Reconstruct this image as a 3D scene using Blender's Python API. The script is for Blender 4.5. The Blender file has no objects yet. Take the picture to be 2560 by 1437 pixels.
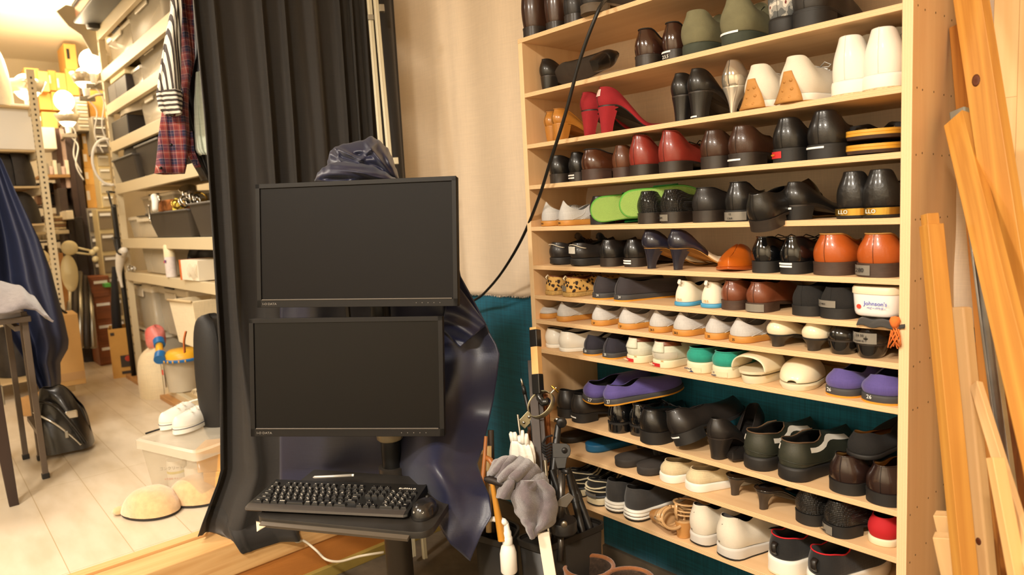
import bpy, math, random
from mathutils import Vector, Matrix, Euler, Quaternion, noise
random.seed(7)
SC = bpy.context.scene
COL = SC.collection
PI = math.pi
# ------------------------------------------------------------------ camera
CZ = 1.35
F = 1700.0; PX, PY = 1280.0, 718.5
v1 = Vector((-235-PX, 606-PY, F)).normalized()
v2 = Vector((3210-PX, 420-PY, F)); v2 = (v2 - v1*v1.dot(v2)).normalized()
AX, AY = -v1, v2
AZ = AX.cross(AY)
CAMPOS = Vector((0, 0, CZ))
def ray(px, py):
    d = Vector((px-PX, py-PY, F))
    return Vector((AX.dot(d), AY.dot(d), AZ.dot(d)))
def onX(px, py, x): d = ray(px, py); return CAMPOS + d*(x/d.x)
def onY(px, py, y): d = ray(px, py); return CAMPOS + d*(y/d.y)
def onZ(px, py, z): d = ray(px, py); return CAMPOS + d*((z-CZ)/d.z)
def onD(px, py, dep): return CAMPOS + ray(px, py)*(dep/F)
cam = bpy.data.cameras.new('camera'); camo = bpy.data.objects.new('camera', cam); COL.objects.link(camo)
cam.sensor_width = 36; cam.sensor_fit = 'HORIZONTAL'; cam.lens = F/2560*36
# rows: camera axes in world  (right, up, back)
right = Vector((AX.x, AY.x, AZ.x)); down = Vector((AX.y, AY.y, AZ.y)); fwd = Vector((AX.z, AY.z, AZ.z))
M = Matrix(((right.x, -down.x, -fwd.x, 0), (right.y, -down.y, -fwd.y, 0), (right.z, -down.z, -fwd.z, CZ), (0, 0, 0, 1)))
camo.matrix_world = M
cam.clip_start = 0.05; cam.clip_end = 50
cam.dof.use_dof = True; cam.dof.focus_distance = 1.85; cam.dof.aperture_fstop = 3.2
SC.camera = camo
SC.view_settings.view_transform = 'Standard'; SC.view_settings.look = 'None'
SC.view_settings.gamma = 1.0; SC.view_settings.use_curve_mapping = False
SC.view_settings.exposure = 0.0
# ------------------------------------------------------------------ world + lights
w = bpy.data.worlds.new('world'); SC.world = w; w.use_nodes = True
w.node_tree.nodes['Background'].inputs[0].default_value = (1.0, 0.83, 0.64, 1)
w.node_tree.nodes['Background'].inputs[1].default_value = 0.075
def area(name, loc, size, power, col=(1, .74, .46), rot=(0, 0, 0), sy=None, spread=PI):
    l = bpy.data.lights.new(name, 'AREA'); l.energy = power; l.color = col; l.size = size
    if sy: l.shape = 'RECTANGLE'; l.size_y = sy
    l.spread = spread
    o = bpy.data.objects.new(name, l); COL.objects.link(o); o.location = loc; o.rotation_euler = rot
    return o
LC = (1.0, .90, .76)
area('ceiling_light_entry', (0.15, -0.95, 2.85), 0.30, 128, LC)
area('ceiling_light_entry_rear', (-1.45, -1.2, 2.80), 0.35, 100, LC)
area('room_fill_light', (-3.6, -0.1, 2.8), 0.7, 42, (1, .90, .76))  # added area light that brightens the room's floor, no fitting of its own
area('room_fill_light_far', (-6.0, 0.3, 2.8), 0.5, 34, (1, .84, .62))  # second added fill, brightens the far end of the room
# ------------------------------------------------------------------ materials
def lin(c): return tuple(((x/255)/12.92 if x/255 <= .04045 else ((x/255+.055)/1.055)**2.4) for x in c)
MATS = {}
def mat(name, rgb, rough=.6, metal=0, var=0, vscale=30, bump=0, bscale=200, coat=0, trans=0, alpha=1, emis=0, spec=.5, sheen=0, rgb2=None, stretch=None):
    """procedural material; rgb in sRGB 0-255; var = tonal variation, bump = surface relief"""
    if name in MATS: return MATS[name]
    m = bpy.data.materials.new(name); m.use_nodes = True; MATS[name] = m
    nt = m.node_tree; N = nt.nodes; L = nt.links
    b = N['Principled BSDF']; c = lin(rgb)
    b.inputs['Base Color'].default_value = (*c, 1)
    b.inputs['Roughness'].default_value = rough; b.inputs['Metallic'].default_value = metal
    b.inputs['Specular IOR Level'].default_value = spec
    if coat: b.inputs['Coat Weight'].default_value = coat; b.inputs['Coat Roughness'].default_value = .12
    if trans: b.inputs['Transmission Weight'].default_value = trans
    if alpha < 1: b.inputs['Alpha'].default_value = alpha
    if sheen: b.inputs['Sheen Weight'].default_value = sheen
    if emis: b.inputs['Emission Color'].default_value = (*c, 1); b.inputs['Emission Strength'].default_value = emis
    if var or bump:
        tc = N.new('ShaderNodeTexCoord'); mp = N.new('ShaderNodeMapping'); L.new(tc.outputs['Object'], mp.inputs[0])
        if stretch: mp.inputs['Scale'].default_value = stretch
    if var:
        n = N.new('ShaderNodeTexNoise'); n.inputs['Scale'].default_value = vscale; n.inputs['Detail'].default_value = 5
        L.new(mp.outputs[0], n.inputs['Vector'])
        r = N.new('ShaderNodeValToRGB'); L.new(n.outputs[0], r.inputs[0])
        d = lin(rgb2) if rgb2 else tuple(x*(1-var) for x in c)
        u = c if rgb2 else tuple(min(1, x*(1+var*.7)) for x in c)
        r.color_ramp.elements[0].position = .32; r.color_ramp.elements[0].color = (*d, 1)
        r.color_ramp.elements[1].position = .68; r.color_ramp.elements[1].color = (*u, 1)
        L.new(r.outputs[0], b.inputs['Base Color'])
    if bump:
        n2 = N.new('ShaderNodeTexNoise'); n2.inputs['Scale'].default_value = bscale; n2.inputs['Detail'].default_value = 3
        L.new(mp.outputs[0], n2.inputs['Vector'])
        bp = N.new('ShaderNodeBump'); bp.inputs['Strength'].default_value = bump; bp.inputs['Distance'].default_value = .002
        L.new(n2.outputs[0], bp.inputs['Height']); L.new(bp.outputs[0], b.inputs['Normal'])
    return m
def wood(name, base, dark, axis='X', scale=14, rough=.55, ring=.35, knots=0, stretch=.06):
    """grain lines running along an axis of the object"""
    if name in MATS: return MATS[name]
    m = bpy.data.materials.new(name); m.use_nodes = True; MATS[name] = m
    nt = m.node_tree; N = nt.nodes; L = nt.links; b = N['Principled BSDF']; b.inputs['Roughness'].default_value = rough
    tc = N.new('ShaderNodeTexCoord'); mp = N.new('ShaderNodeMapping'); L.new(tc.outputs['Object'], mp.inputs[0])
    s = [1, 1, 1]; s['XYZ'.index(axis)] = stretch; mp.inputs['Scale'].default_value = s
    n = N.new('ShaderNodeTexNoise'); n.inputs['Scale'].default_value = scale; n.inputs['Detail'].default_value = 6
    n.inputs['Distortion'].default_value = .6; L.new(mp.outputs[0], n.inputs['Vector'])
    wv = N.new('ShaderNodeMath'); wv.operation = 'MULTIPLY'; wv.inputs[1].default_value = 9; L.new(n.outputs[0], wv.inputs[0])
    fr = N.new('ShaderNodeMath'); fr.operation = 'PINGPONG'; fr.inputs[1].default_value = 1; L.new(wv.outputs[0], fr.inputs[0])
    mx = N.new('ShaderNodeMix'); mx.data_type = 'RGBA'
    mx.inputs[6].default_value = (*lin(base), 1); mx.inputs[7].default_value = (*lin(dark), 1)
    ml = N.new('ShaderNodeMath'); ml.operation = 'MULTIPLY'; ml.inputs[1].default_value = ring; L.new(fr.outputs[0], ml.inputs[0])
    L.new(ml.outputs[0], mx.inputs[0]); out = mx.outputs[2]
    if knots:
        vo = N.new('ShaderNodeTexVoronoi'); vo.inputs['Scale'].default_value = knots
        mp2 = N.new('ShaderNodeMapping'); L.new(tc.outputs['Object'], mp2.inputs[0]); s2 = [1, 1, 1]; s2['XYZ'.index(axis)] = .55; mp2.inputs['Scale'].default_value = s2
        L.new(mp2.outputs[0], vo.inputs['Vector'])
        rr = N.new('ShaderNodeValToRGB'); rr.color_ramp.elements[0].position = .04; rr.color_ramp.elements[0].color = (1, 1, 1, 1)
        rr.color_ramp.elements[1].position = .12; rr.color_ramp.elements[1].color = (0, 0, 0, 1); L.new(vo.outputs[0], rr.inputs[0])
        m2 = N.new('ShaderNodeMix'); m2.data_type = 'RGBA'; L.new(rr.outputs[0], m2.inputs[0]); L.new(out, m2.inputs[6]); m2.inputs[7].default_value = (*lin((95, 45, 15)), 1); out = m2.outputs[2]
    L.new(out, b.inputs['Base Color'])
    return m
def bands(name, cols, axis, period, rough=.6, noise_amt=.12, bump=0):
    """repeating bands of colour across an axis (plywood layers, stripes of cloth)"""
    if name in MATS: return MATS[name]
    m = bpy.data.materials.new(name); m.use_nodes = True; MATS[name] = m
    nt = m.node_tree; N = nt.nodes; L = nt.links; b = N['Principled BSDF']; b.inputs['Roughness'].default_value = rough
    tc = N.new('ShaderNodeTexCoord'); sp = N.new('ShaderNodeSeparateXYZ'); L.new(tc.outputs['Object'], sp.inputs[0])
    dv = N.new('ShaderNodeMath'); dv.operation = 'DIVIDE'; dv.inputs[1].default_value = period; L.new(sp.outputs['XYZ'.index(axis)], dv.inputs[0])
    n = N.new('ShaderNodeTexNoise'); n.inputs['Scale'].default_value = 18; L.new(tc.outputs['Object'], n.inputs['Vector'])
    ad = N.new('ShaderNodeMath'); ad.operation = 'MULTIPLY_ADD'; ad.inputs[1].default_value = noise_amt; L.new(n.outputs[0], ad.inputs[0]); L.new(dv.outputs[0], ad.inputs[2])
    fr = N.new('ShaderNodeMath'); fr.operation = 'FRACT'; L.new(ad.outputs[0], fr.inputs[0])
    r = N.new('ShaderNodeValToRGB'); r.color_ramp.interpolation = 'CONSTANT'
    while len(r.color_ramp.elements) < len(cols): r.color_ramp.elements.new(.5)
    for i, (p, c) in enumerate(cols): r.color_ramp.elements[i].position = p; r.color_ramp.elements[i].color = (*lin(c), 1)
    L.new(fr.outputs[0], r.inputs[0]); L.new(r.outputs[0], b.inputs['Base Color'])
    return m
def cloth(name, rgb, rough=.85, weave=500, bump=.25, var=.08, sheen=.2):
    """woven cloth: fine crossed threads"""
    if name in MATS: return MATS[name]
    m = mat(name, rgb, rough=rough, sheen=sheen); nt = m.node_tree; N = nt.nodes; L = nt.links; b = N['Principled BSDF']
    tc = N.new('ShaderNodeTexCoord')
    a = []
    for s in ((.03, .03, 1), (1, 1, .03)):
        mp = N.new('ShaderNodeMapping'); mp.inputs['Scale'].default_value = s; L.new(tc.outputs['Object'], mp.inputs[0])
        n = N.new('ShaderNodeTexNoise'); n.inputs['Scale'].default_value = weave; n.inputs['Detail'].default_value = 2; L.new(mp.outputs[0], n.inputs['Vector']); a.append(n)
    ad = N.new('ShaderNodeMath'); ad.operation = 'ADD'; L.new(a[0].outputs[0], ad.inputs[0]); L.new(a[1].outputs[0], ad.inputs[1])
    bp = N.new('ShaderNodeBump'); bp.inputs['Strength'].default_value = bump; bp.inputs['Distance'].default_value = .001
    L.new(ad.outputs[0], bp.inputs['Height']); L.new(bp.outputs[0], b.inputs['Normal'])
    c = lin(rgb); mr = N.new('ShaderNodeValToRGB'); dvd = N.new('ShaderNodeMath'); dvd.operation = 'MULTIPLY'; dvd.inputs[1].default_value = .5
    L.new(ad.outputs[0], dvd.inputs[0]); L.new(dvd.outputs[0], mr.inputs[0])
    mr.color_ramp.elements[0].position = .35; mr.color_ramp.elements[0].color = (*[x*(1-var) for x in c], 1)
    mr.color_ramp.elements[1].position = .65; mr.color_ramp.elements[1].color = (*[min(1, x*(1+var)) for x in c], 1)
    L.new(mr.outputs[0], b.inputs['Base Color'])
    return m
# ------------------------------------------------------------------ mesh building
class MB:
    def __init__(s): s.v = []; s.f = []; s.mi = []
    def add(s, vs, fs, mi=0, T=None):
        o = len(s.v)
        for p in vs:
            p = Vector(p); s.v.append(T @ p if T else p)
        s.f += [tuple(i+o for i in f) for f in fs]; s.mi += [mi]*len(fs); return s
    def box(s, c, d, mi=0, T=None, rz=0):
        x, y, z = d[0]/2, d[1]/2, d[2]/2
        R = Matrix.Translation(c) @ Matrix.Rotation(rz, 4, 'Z')
        if T: R = T @ R
        return s.add([(a*x, b*y, e*z) for a in (-1, 1) for b in (-1, 1) for e in (-1, 1)],
                     [(0, 1, 3, 2), (4, 6, 7, 5), (0, 4, 5, 1), (2, 3, 7, 6), (0, 2, 6, 4), (1, 5, 7, 3)], mi, R)
    def loft(s, loops, closed=True, caps=(True, True), mi=0, T=None):
        n = len(loops[0]); vs = [p for l in loops for p in l]; fs = []
        for i in range(len(loops)-1):
            for j in range(n if closed else n-1):
                k = (j+1) % n; fs.append((i*n+j, i*n+k, (i+1)*n+k, (i+1)*n+j))
        if caps[0]: fs.append(tuple(reversed(range(n))))
        if caps[1]: fs.append(tuple((len(loops)-1)*n+j for j in range(n)))
        return s.add(vs, fs, mi, T)
    def lathe(s, prof, n=20, mi=0, T=None, caps=(True, True)):
        return s.loft([[(r*math.cos(2*PI*j/n), r*math.sin(2*PI*j/n), z) for j in range(n)] for r, z in prof], True, caps, mi, T)
    def tube(s, pts, r, n=8, mi=0, caps=True, T=None, flat=1):
        pts = [Vector(p) for p in pts]; loops = []; up = Vector((0, 0, 1)); prev = None
        for i, p in enumerate(pts):
            t = (pts[min(i+1, len(pts)-1)] - pts[max(i-1, 0)]).normalized()
            if prev is None:
                a = t.cross(up); a = a.normalized() if a.length > .05 else t.cross(Vector((1, 0, 0))).normalized()
            else: a = (prev - t*prev.dot(t)).normalized()
            b = t.cross(a); prev = a; rr = r[i] if isinstance(r, (list, tuple)) else r
            loops.append([p + (a*math.cos(2*PI*j/n) + b*math.sin(2*PI*j/n)*flat)*rr for j in range(n)])
        return s.loft(loops, True, (caps, caps), mi, T)
    def grid(s, nu, nv, fn, mi=0, T=None):
        vs = [fn(i/(nu-1), j/(nv-1)) for i in range(nu) for j in range(nv)]
        return s.add(vs, [(i*nv+j, (i+1)*nv+j, (i+1)*nv+j+1, i*nv+j+1) for i in range(nu-1) for j in range(nv-1)], mi, T)
    def build(s, name, m, parent=None, smooth=False, bevel=0, solid=0, sub=0, T=None, auto=None, seg=2, offs=-1, solidmi=0):
        me = bpy.data.meshes.new(name); me.from_pydata([tuple(T @ v if T else v) for v in s.v], [], s.f)
        ms = m if isinstance(m, (list, tuple)) else [m]
        for x in ms: me.materials.append(x)
        if len(ms) > 1: me.polygons.foreach_set('material_index', s.mi)
        if smooth: me.polygons.foreach_set('use_smooth', [True]*len(me.polygons))
        me.update()
        o = bpy.data.objects.new(name, me); COL.objects.link(o)
        if parent is not None: o.parent = parent
        if solid:
            q = o.modifiers.new('s', 'SOLIDIFY'); q.thickness = solid; q.offset = offs; q.material_offset = solidmi; q.use_even_offset = False
        if bevel:
            q = o.modifiers.new('b', 'BEVEL'); q.width = bevel; q.segments = seg; q.limit_method = 'ANGLE'; q.angle_limit = math.radians(40)
            me.polygons.foreach_set('use_smooth', [True]*len(me.polygons)); q.harden_normals = True
        if sub:
            q = o.modifiers.new('d', 'SUBSURF'); q.levels = sub; q.render_levels = sub
        if auto and smooth:
            me.set_sharp_from_angle(angle=math.radians(auto))
        return o
def boxo(name, m, c, d, parent=None, bevel=0, rz=0):
    return MB().box((0, 0, 0), d).build(name, m, parent, bevel=bevel) if False else _boxo(name, m, c, d, parent, bevel, rz)
def _boxo(name, m, c, d, parent, bevel, rz):
    o = MB().box((0, 0, 0), d).build(name, m, parent, bevel=bevel); o.location = c; o.rotation_euler.z = rz; return o
def tag(o, label=None, cat=None, group=None, kind=None):
    if label: o['label'] = label
    if cat: o['category'] = cat
    if group: o['group'] = group
    if kind: o['kind'] = kind
    return o
def thing(name, label, cat, loc=(0, 0, 0), rz=0, group=None, rot=None, scale=None):
    o = bpy.data.objects.new(name, None); COL.objects.link(o); o.empty_display_size = .05
    o.location = loc; o.rotation_euler = rot if rot else (0, 0, rz)
    if scale: o.scale = (scale,)*3
    return tag(o, label, cat, group)
def struct(name, o): o.name = name; o['kind'] = 'structure'; return o
def copy_tree(o, parent=None):
    c = o.copy(); COL.objects.link(c)
    if parent is not None: c.parent = parent
    for ch in [x for x in bpy.data.objects if x.parent == o]: copy_tree(ch, c)
    return c
_FC = None
def text_mb(txt, size, depth=.0003, squash=1, wide=1):
    """letters as mesh, lying in XZ, centred, facing -Y"""
    cu = bpy.data.curves.new('t', 'FONT'); cu.body = txt; cu.size = size; cu.align_x = 'CENTER'; cu.align_y = 'CENTER'
    cu.resolution_u = 2; cu.extrude = depth
    o = bpy.data.objects.new('t', cu); COL.objects.link(o)
    dg = bpy.context.evaluated_depsgraph_get(); me = o.evaluated_get(dg).to_mesh()
    vs = [Vector((v.co.x*wide, -v.co.z, v.co.y*squash)) for v in me.vertices]; fs = [tuple(p.vertices) for p in me.polygons]
    o.evaluated_get(dg).to_mesh_clear(); bpy.data.objects.remove(o); bpy.data.curves.remove(cu)
    mb = MB(); mb.add(vs, fs); return mb
def text_on(name, txt, size, m, parent, loc, rot=(0, 0, 0), squash=1, wide=1, depth=.0003):
    T = Matrix.Translation(loc) @ Euler(rot).to_matrix().to_4x4()
    return text_mb(txt, size, depth, squash, wide).build(name, m, parent, T=T)
def smooth01(t): t = max(0, min(1, t)); return t*t*(3-2*t)
def lerp(a, b, t): return a+(b-a)*t
def interp(pts, t):
    if t <= pts[0][0]: return pts[0][1]
    for (a, x), (b, y) in zip(pts, pts[1:]):
        if t <= b: return lerp(x, y, (t-a)/(b-a))
    return pts[-1][1]
def sinterp(pts, t):
    if t <= pts[0][0]: return pts[0][1]
    for (a, x), (b, y) in zip(pts, pts[1:]):
        if t <= b: return lerp(x, y, smooth01((t-a)/(b-a)))
    return pts[-1][1]
# common materials
PLY = wood('birch_plywood', (232, 194, 148), (214, 170, 120), 'X', 9, .6, .4)
PLYZ = wood('birch_plywood_upright', (232, 194, 148), (214, 170, 120), 'Z', 9, .6, .4)
EDGE = bands('plywood_edge', [(0, (236, 202, 154)), (.32, (196, 148, 98)), (.5, (240, 208, 162)), (.82, (186, 138, 90))], 'Z', .0052)
EDGEX = bands('plywood_edge_upright', [(0, (240, 210, 165)), (.32, (215, 172, 122)), (.5, (244, 216, 172)), (.82, (212, 168, 118))], 'X', .0052)
WHITE = mat('white_plastic', (235, 232, 225), .4)
BLACKP = mat('black_plastic', (22, 21, 21), .42)
CHROME = mat('chrome', (200, 198, 192), .18, 1)
STEEL = mat('brushed_steel', (168, 165, 155), .35, 1)
TAPEW = mat('white_tape', (240, 240, 238), .5)
INKW = mat('white_ink', (235, 235, 230), .6)
INKB = mat('black_ink', (30, 28, 30), .6)
# ------------------------------------------------------------------ the setting
YF, YB = 1.55, 1.86            # front of the shoe shelves, back wall
XL, XR = -1.648, -.526         # inner faces of the shoe shelf's uprights
FZ = .27                       # raised floor of the room
CEIL = 2.95
def tiles():
    m = bpy.data.materials.new('vinyl_floor_tiles'); m.use_nodes = True; nt = m.node_tree; N = nt.nodes; L = nt.links; b = N['Principled BSDF']
    b.inputs['Roughness'].default_value = .38
    tc = N.new('ShaderNodeTexCoord')
    br = N.new('ShaderNodeTexBrick'); br.offset = 0; br.inputs['Scale'].default_value = 1; br.inputs['Brick Width'].default_value = .94
    br.inputs['Row Height'].default_value = .185; br.inputs['Mortar Size'].default_value = .0016; br.inputs['Mortar Smooth'].default_value = .3
    br.inputs[1].default_value = (*lin((218, 203, 180)), 1); br.inputs[2].default_value = (*lin((214, 198, 175)), 1); br.inputs[3].default_value = (*lin((186, 164, 128)), 1)
    L.new(tc.outputs['Object'], br.inputs[0])
    n = N.new('ShaderNodeTexNoise'); n.inputs['Scale'].default_value = 8; n.inputs['Detail'].default_value = 7
    mp = N.new('ShaderNodeMapping'); mp.inputs['Scale'].default_value = (.5, 1.6, 1); L.new(tc.outputs['Object'], mp.inputs[0]); L.new(mp.outputs[0], n.inputs['Vector'])
    r = N.new('ShaderNodeValToRGB'); r.color_ramp.elements[0].position = .3; r.color_ramp.elements[0].color = (.86, .83, .77, 1); r.color_ramp.elements[1].position = .6; r.color_ramp.elements[1].color = (1, 1, 1, 1)
    L.new(n.outputs[0], r.inputs[0]); mx = N.new('ShaderNodeMix'); mx.data_type = 'RGBA'; mx.blend_type = 'MULTIPLY'; mx.inputs[0].default_value = 1
    L.new(br.outputs[0], mx.inputs[6]); L.new(r.outputs[0], mx.inputs[7]); L.new(mx.outputs[2], b.inputs['Base Color'])
    return m
CONC = mat('entry_concrete', (96, 84, 68), .9, var=.35, vscale=9, bump=.6, bscale=60)
CREAMW = mat('cream_wallpaper', (226, 214, 190), .9, var=.05, vscale=4)
PINE = wood('pine_boards', (222, 178, 120), (188, 128, 66), 'Y', 11, .5, .55, knots=3.2)
struct('floor', _boxo('floor', CONC, (-.6, .3, -.05), (4.4, 6, .1), None, 0, 0))
rf = _boxo('trim_1', tiles(), (-5.35, -.1, FZ-.05), (5.66, 4.4, .1), None, 0, 0); struct('trim_1', rf)
rf.name = 'floor_room'; rf['kind'] = 'structure'
# riser under the room: floor edge strip, sill beam, lower boards, painted base
struct('trim_2', _boxo('t', PINE, (-2.497, -.1, FZ-.03), (.045, 4.4, .062), None, .002, 0))
struct('trim_3', _boxo('t', PINE, (-2.405, -.1, FZ-.065), (.125, 4.4, .12), None, .006, 0))
struct('trim_4', _boxo('t', mat('varnished_brown_pine', (176, 112, 52), .45, var=.25, vscale=7, stretch=(1, .15, 1), bump=.2), (-2.40, -.1, .09), (.10, 4.4, .13), None, .003, 0))
struct('trim_5', _boxo('t', mat('yellowed_base_paint', (150, 128, 62), .6, var=.2, vscale=6), (-2.40, -.1, .022), (.14, 4.4, .044), None, .002, 0))
struct('wall_back', _boxo('w', CREAMW, (-3.3, YB+.055, 1.475), (10, .06, 2.95), None, 0, 0))
struct('wall_far', _boxo('w', CREAMW, (-7.75, -.1, 1.475), (.1, 4.4, 2.95), None, 0, 0))
struct('wall_left', _boxo('w', CREAMW, (-5.3, -1.35, 1.475), (5.2, .1, 2.95), None, 0, 0))
struct('ceiling', _boxo('c', mat('white_ceiling', (240, 228, 205), .8), (-3.2, -.1, CEIL+.05), (10, 4.6, .1), None, 0, 0))
struct('wall_front', _boxo('w', CREAMW, (-.6, -2.35, 1.475), (4.4, .1, 2.95), None, 0, 0))
struct('wall_right', _boxo('w', CREAMW, (1.6, -.1, 1.475), (.1, 4.6, 2.95), None, 0, 0))
struct('baseboard_back', _boxo('b', CONC, (-1.0, YB-.012, .035), (2.8, .02, .07), None, 0, 0))
# teal cloth stretched on the wall, cream cloth hanging over it
TEAL = cloth('teal_linen', (14, 100, 126), weave=260, bump=.35, var=.28)
def teal(u, v): return (lerp(-3.3, .75, u), YB-.004 + .004*math.sin(u*9+v*3), lerp(.03, 1.30, v))
tag(MB().grid(60, 16, teal).build('teal_wall_cloth', TEAL, smooth=True, solid=.002), 'teal woven cloth stretched over the lower wall behind the shoe shelf', 'cloth')
ZHEM = onY(1260, 737, YB-.02).z
LINEN = cloth('cream_linen', (234, 213, 186), weave=330, bump=.3, var=.05)
def cream(u, v):
    x = lerp(-3.3, .75, u); zt = 2.62; zb = ZHEM + .006*math.sin(x*9) + .002*math.sin(x*41) + .014*smooth01((x+2.0)/.4)
    if x < -1.2: zb += .0
    z = lerp(zb, zt, v)
    y = YB-.022 - .006*math.sin(x*21+z*1.3) - .010*math.exp(-((x+2.36)/.035)**2) - .007*math.exp(-((x+2.02+.03*z)/.05)**2)
    y -= .004*math.sin(z*26+x*5)*smooth01((x+2.1)/.4) + .006*math.sin(z*16 - x*7 + 2*math.sin(x*4))*.35
    k = math.exp(-((x+1.70)/.07)**2); y -= k*(.012 + .012*math.sin(z*38)*smooth01((1.75-z)/.4))
    return (x, y, z)
tag(MB().grid(260, 90, cream).build('cream_wall_cloth', LINEN, smooth=True, solid=.0015), 'cream linen cloth with a frayed lower edge hanging on the wall beside the shoe shelf', 'cloth')
# frayed threads along the cloth's lower edge
fm = MB()
for i in range(500):
    x = random.uniform(-2.35, -1.66); p = Vector(cream((x+3.3)/4.05, 0)); a = random.uniform(-.6, .6)
    fm.tube([p, p+Vector((.003*a, -.001, -.003)), p+Vector((.006*a, -.001, -.008*random.random()))], .0004, 3)
fr = fm.build('frayed_hem', LINEN, bpy.data.objects['cream_wall_cloth']); fr['kind'] = 'stuff'
# ------------------------------------------------------------------ the shoe shelf
SH = [.545, .371, .208, .076, -.060, -.188, -.287, -.370, -.469, -.700, -.808, -.965]
SH = [CZ+z for z in SH]
BT = .0135
rack = thing('shoe_shelf', 'tall open plywood shelf holding rows of shoes', 'shelf', ((XL+XR)/2, YF, 0))
def P(o): o.parent = rack; o.matrix_parent_inverse = Matrix.Translation(rack.location).inverted(); return o
def board(name, c, d, m, e, ax):
    mb = MB().box((0, 0, 0), d); mb.mi = [0]*6; mb.mi[2] = 1
    o = mb.build(name, [m, e], bevel=.0006, seg=1); o.location = c; return P(o)
for i, z in enumerate(SH):
    x0 = XL-.020 if i == 0 else XL
    board('shelf_board', ((x0+XR)/2, YF+.15, z-BT/2), (XR-x0, .30, BT), PLY, EDGE, 'Z')
board('side_panel', (XL-.010, YF+.15, (SH[0]-BT)/2), (.0195, .30, SH[0]-BT), PLYZ, EDGEX, 'X')
board('side_panel', (XR+.0105, YF+.15, 1.10), (.0205, .305, 2.20), PLYZ, EDGEX, 'X')
board('back_panel', ((XL+XR)/2, YF+.303, (SH[0]+SH[8])/2), (XR-XL+.03, .005, SH[0]-SH[8]), PLY, EDGE, 'Z')
# screw holes on the outer face of the near upright
sm = MB()
for z in SH+[2.05]:
    for dy in (.022, .058, .125, .185, .235):
        y = YF+dy+random.uniform(-.006, .006)
        sm.lathe([(.0022, 0), (.0022, .0006), (.0008, .0004)], 7, T=Matrix.Translation((XR+.0208, y, z-.007+random.uniform(-.003, .003))) @ Matrix.Rotation(PI/2, 4, 'Y'))
P(sm.build('screw', mat('screw_hole', (120, 92, 60), .5, .3)))
# ------------------------------------------------------------------ shoes
def leather(name, c, rough=.35, coat=.3, var=.12, rgb2=None, bump=.15, bs=350, vs=14): return mat(name, c, rough, var=var, vscale=vs, bump=bump, bscale=bs, coat=coat, rgb2=rgb2)
def woven(name, rgb, sc=230):
    if name in MATS: return MATS[name]
    m = mat(name, rgb, .38, coat=.25); nt = m.node_tree; N = nt.nodes; L = nt.links; b = N['Principled BSDF']
    tc = N.new('ShaderNodeTexCoord'); a = []
    for ax in ('Y', 'Z'):
        wv = N.new('ShaderNodeTexWave'); wv.inputs['Scale'].default_value = sc/3; wv.bands_direction = ax; L.new(tc.outputs['Object'], wv.inputs[0]); a.append(wv)
    w3 = N.new('ShaderNodeTexWave'); w3.inputs['Scale'].default_value = sc/3; w3.bands_direction = 'X'; L.new(tc.outputs['Object'], w3.inputs[0])
    s = N.new('ShaderNodeMath'); s.operation = 'MAXIMUM'; L.new(a[0].outputs[1], s.inputs[0]); L.new(w3.outputs[1], s.inputs[1])
    mu = N.new('ShaderNodeMath'); mu.operation = 'MULTIPLY'; L.new(s.outputs[0], mu.inputs[0]); L.new(a[1].outputs[1], mu.inputs[1])
    bp = N.new('ShaderNodeBump'); bp.inputs['Strength'].default_value = 1; bp.inputs['Distance'].default_value = .0025; L.new(mu.outputs[0], bp.inputs['Height']); L.new(bp.outputs[0], b.inputs['Normal'])
    return m
def leopard():
    m = mat('leopard_print', (214, 168, 92), .8); nt = m.node_tree; N = nt.nodes; L = nt.links; b = N['Principled BSDF']
    tc = N.new('ShaderNodeTexCoord'); v = N.new('ShaderNodeTexVoronoi'); v.inputs['Scale'].default_value = 68; v.inputs['Randomness'].default_value = 1
    n = N.new('ShaderNodeTexNoise'); n.inputs['Scale'].default_value = 70; mx = N.new('ShaderNodeMix'); mx.data_type = 'VECTOR'; mx.inputs[0].default_value = .012
    L.new(tc.outputs['Object'], n.inputs[0]); L.new(tc.outputs['Object'], mx.inputs[4]); L.new(n.outputs[1], mx.inputs[5]); L.new(mx.outputs[1], v.inputs[0])
    r = N.new('ShaderNodeValToRGB'); L.new(v.outputs[0], r.inputs[0]); e = r.color_ramp.elements
    e[0].position = 0; e[0].color = (*lin((60, 38, 24)), 1); e[1].position = .37; e[1].color = (*lin((36, 24, 18)), 1)
    x = e.new(.40); x.color = (*lin((214, 168, 92)), 1); x = e.new(1); x.color = (*lin((224, 182, 108)), 1)
    L.new(r.outputs[0], b.inputs['Base Color']); return m
def camo():
    m = mat('grey_camouflage', (130, 130, 128), .8); nt = m.node_tree; N = nt.nodes; L = nt.links; b = N['Principled BSDF']
    tc = N.new('ShaderNodeTexCoord'); n = N.new('ShaderNodeTexNoise'); n.inputs['Scale'].default_value = 34; L.new(tc.outputs['Object'], n.inputs[0])
    r = N.new('ShaderNodeValToRGB'); r.color_ramp.interpolation = 'CONSTANT'; L.new(n.outputs[0], r.inputs[0]); e = r.color_ramp.elements
    e[0].color = (*lin((90, 92, 92)), 1); e[1].position = .47; e[1].color = (*lin((150, 148, 142)), 1); x = e.new(.56); x.color = (*lin((205, 198, 186)), 1); x = e.new(.64); x.color = (*lin((110, 40, 36)), 1)
    L.new(r.outputs[0], b.inputs['Base Color']); return m
LBLK = leather('black_leather', (24, 22, 21)); LBLK2 = leather('worn_black_leather', (34, 30, 28), .45, .1, .25, bump=.10)
PATENT = leather('black_patent', (12, 13, 15), .08, 1, 0, bump=0); LDBR = leather('dark_brown_leather', (62, 38, 26), .33, .35, .25)
LMBR = leather('mid_brown_leather', (96, 56, 34), .4, .3, .2); LOX = leather('oxblood_leather', (134, 46, 36), .36, .35, .12)
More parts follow.
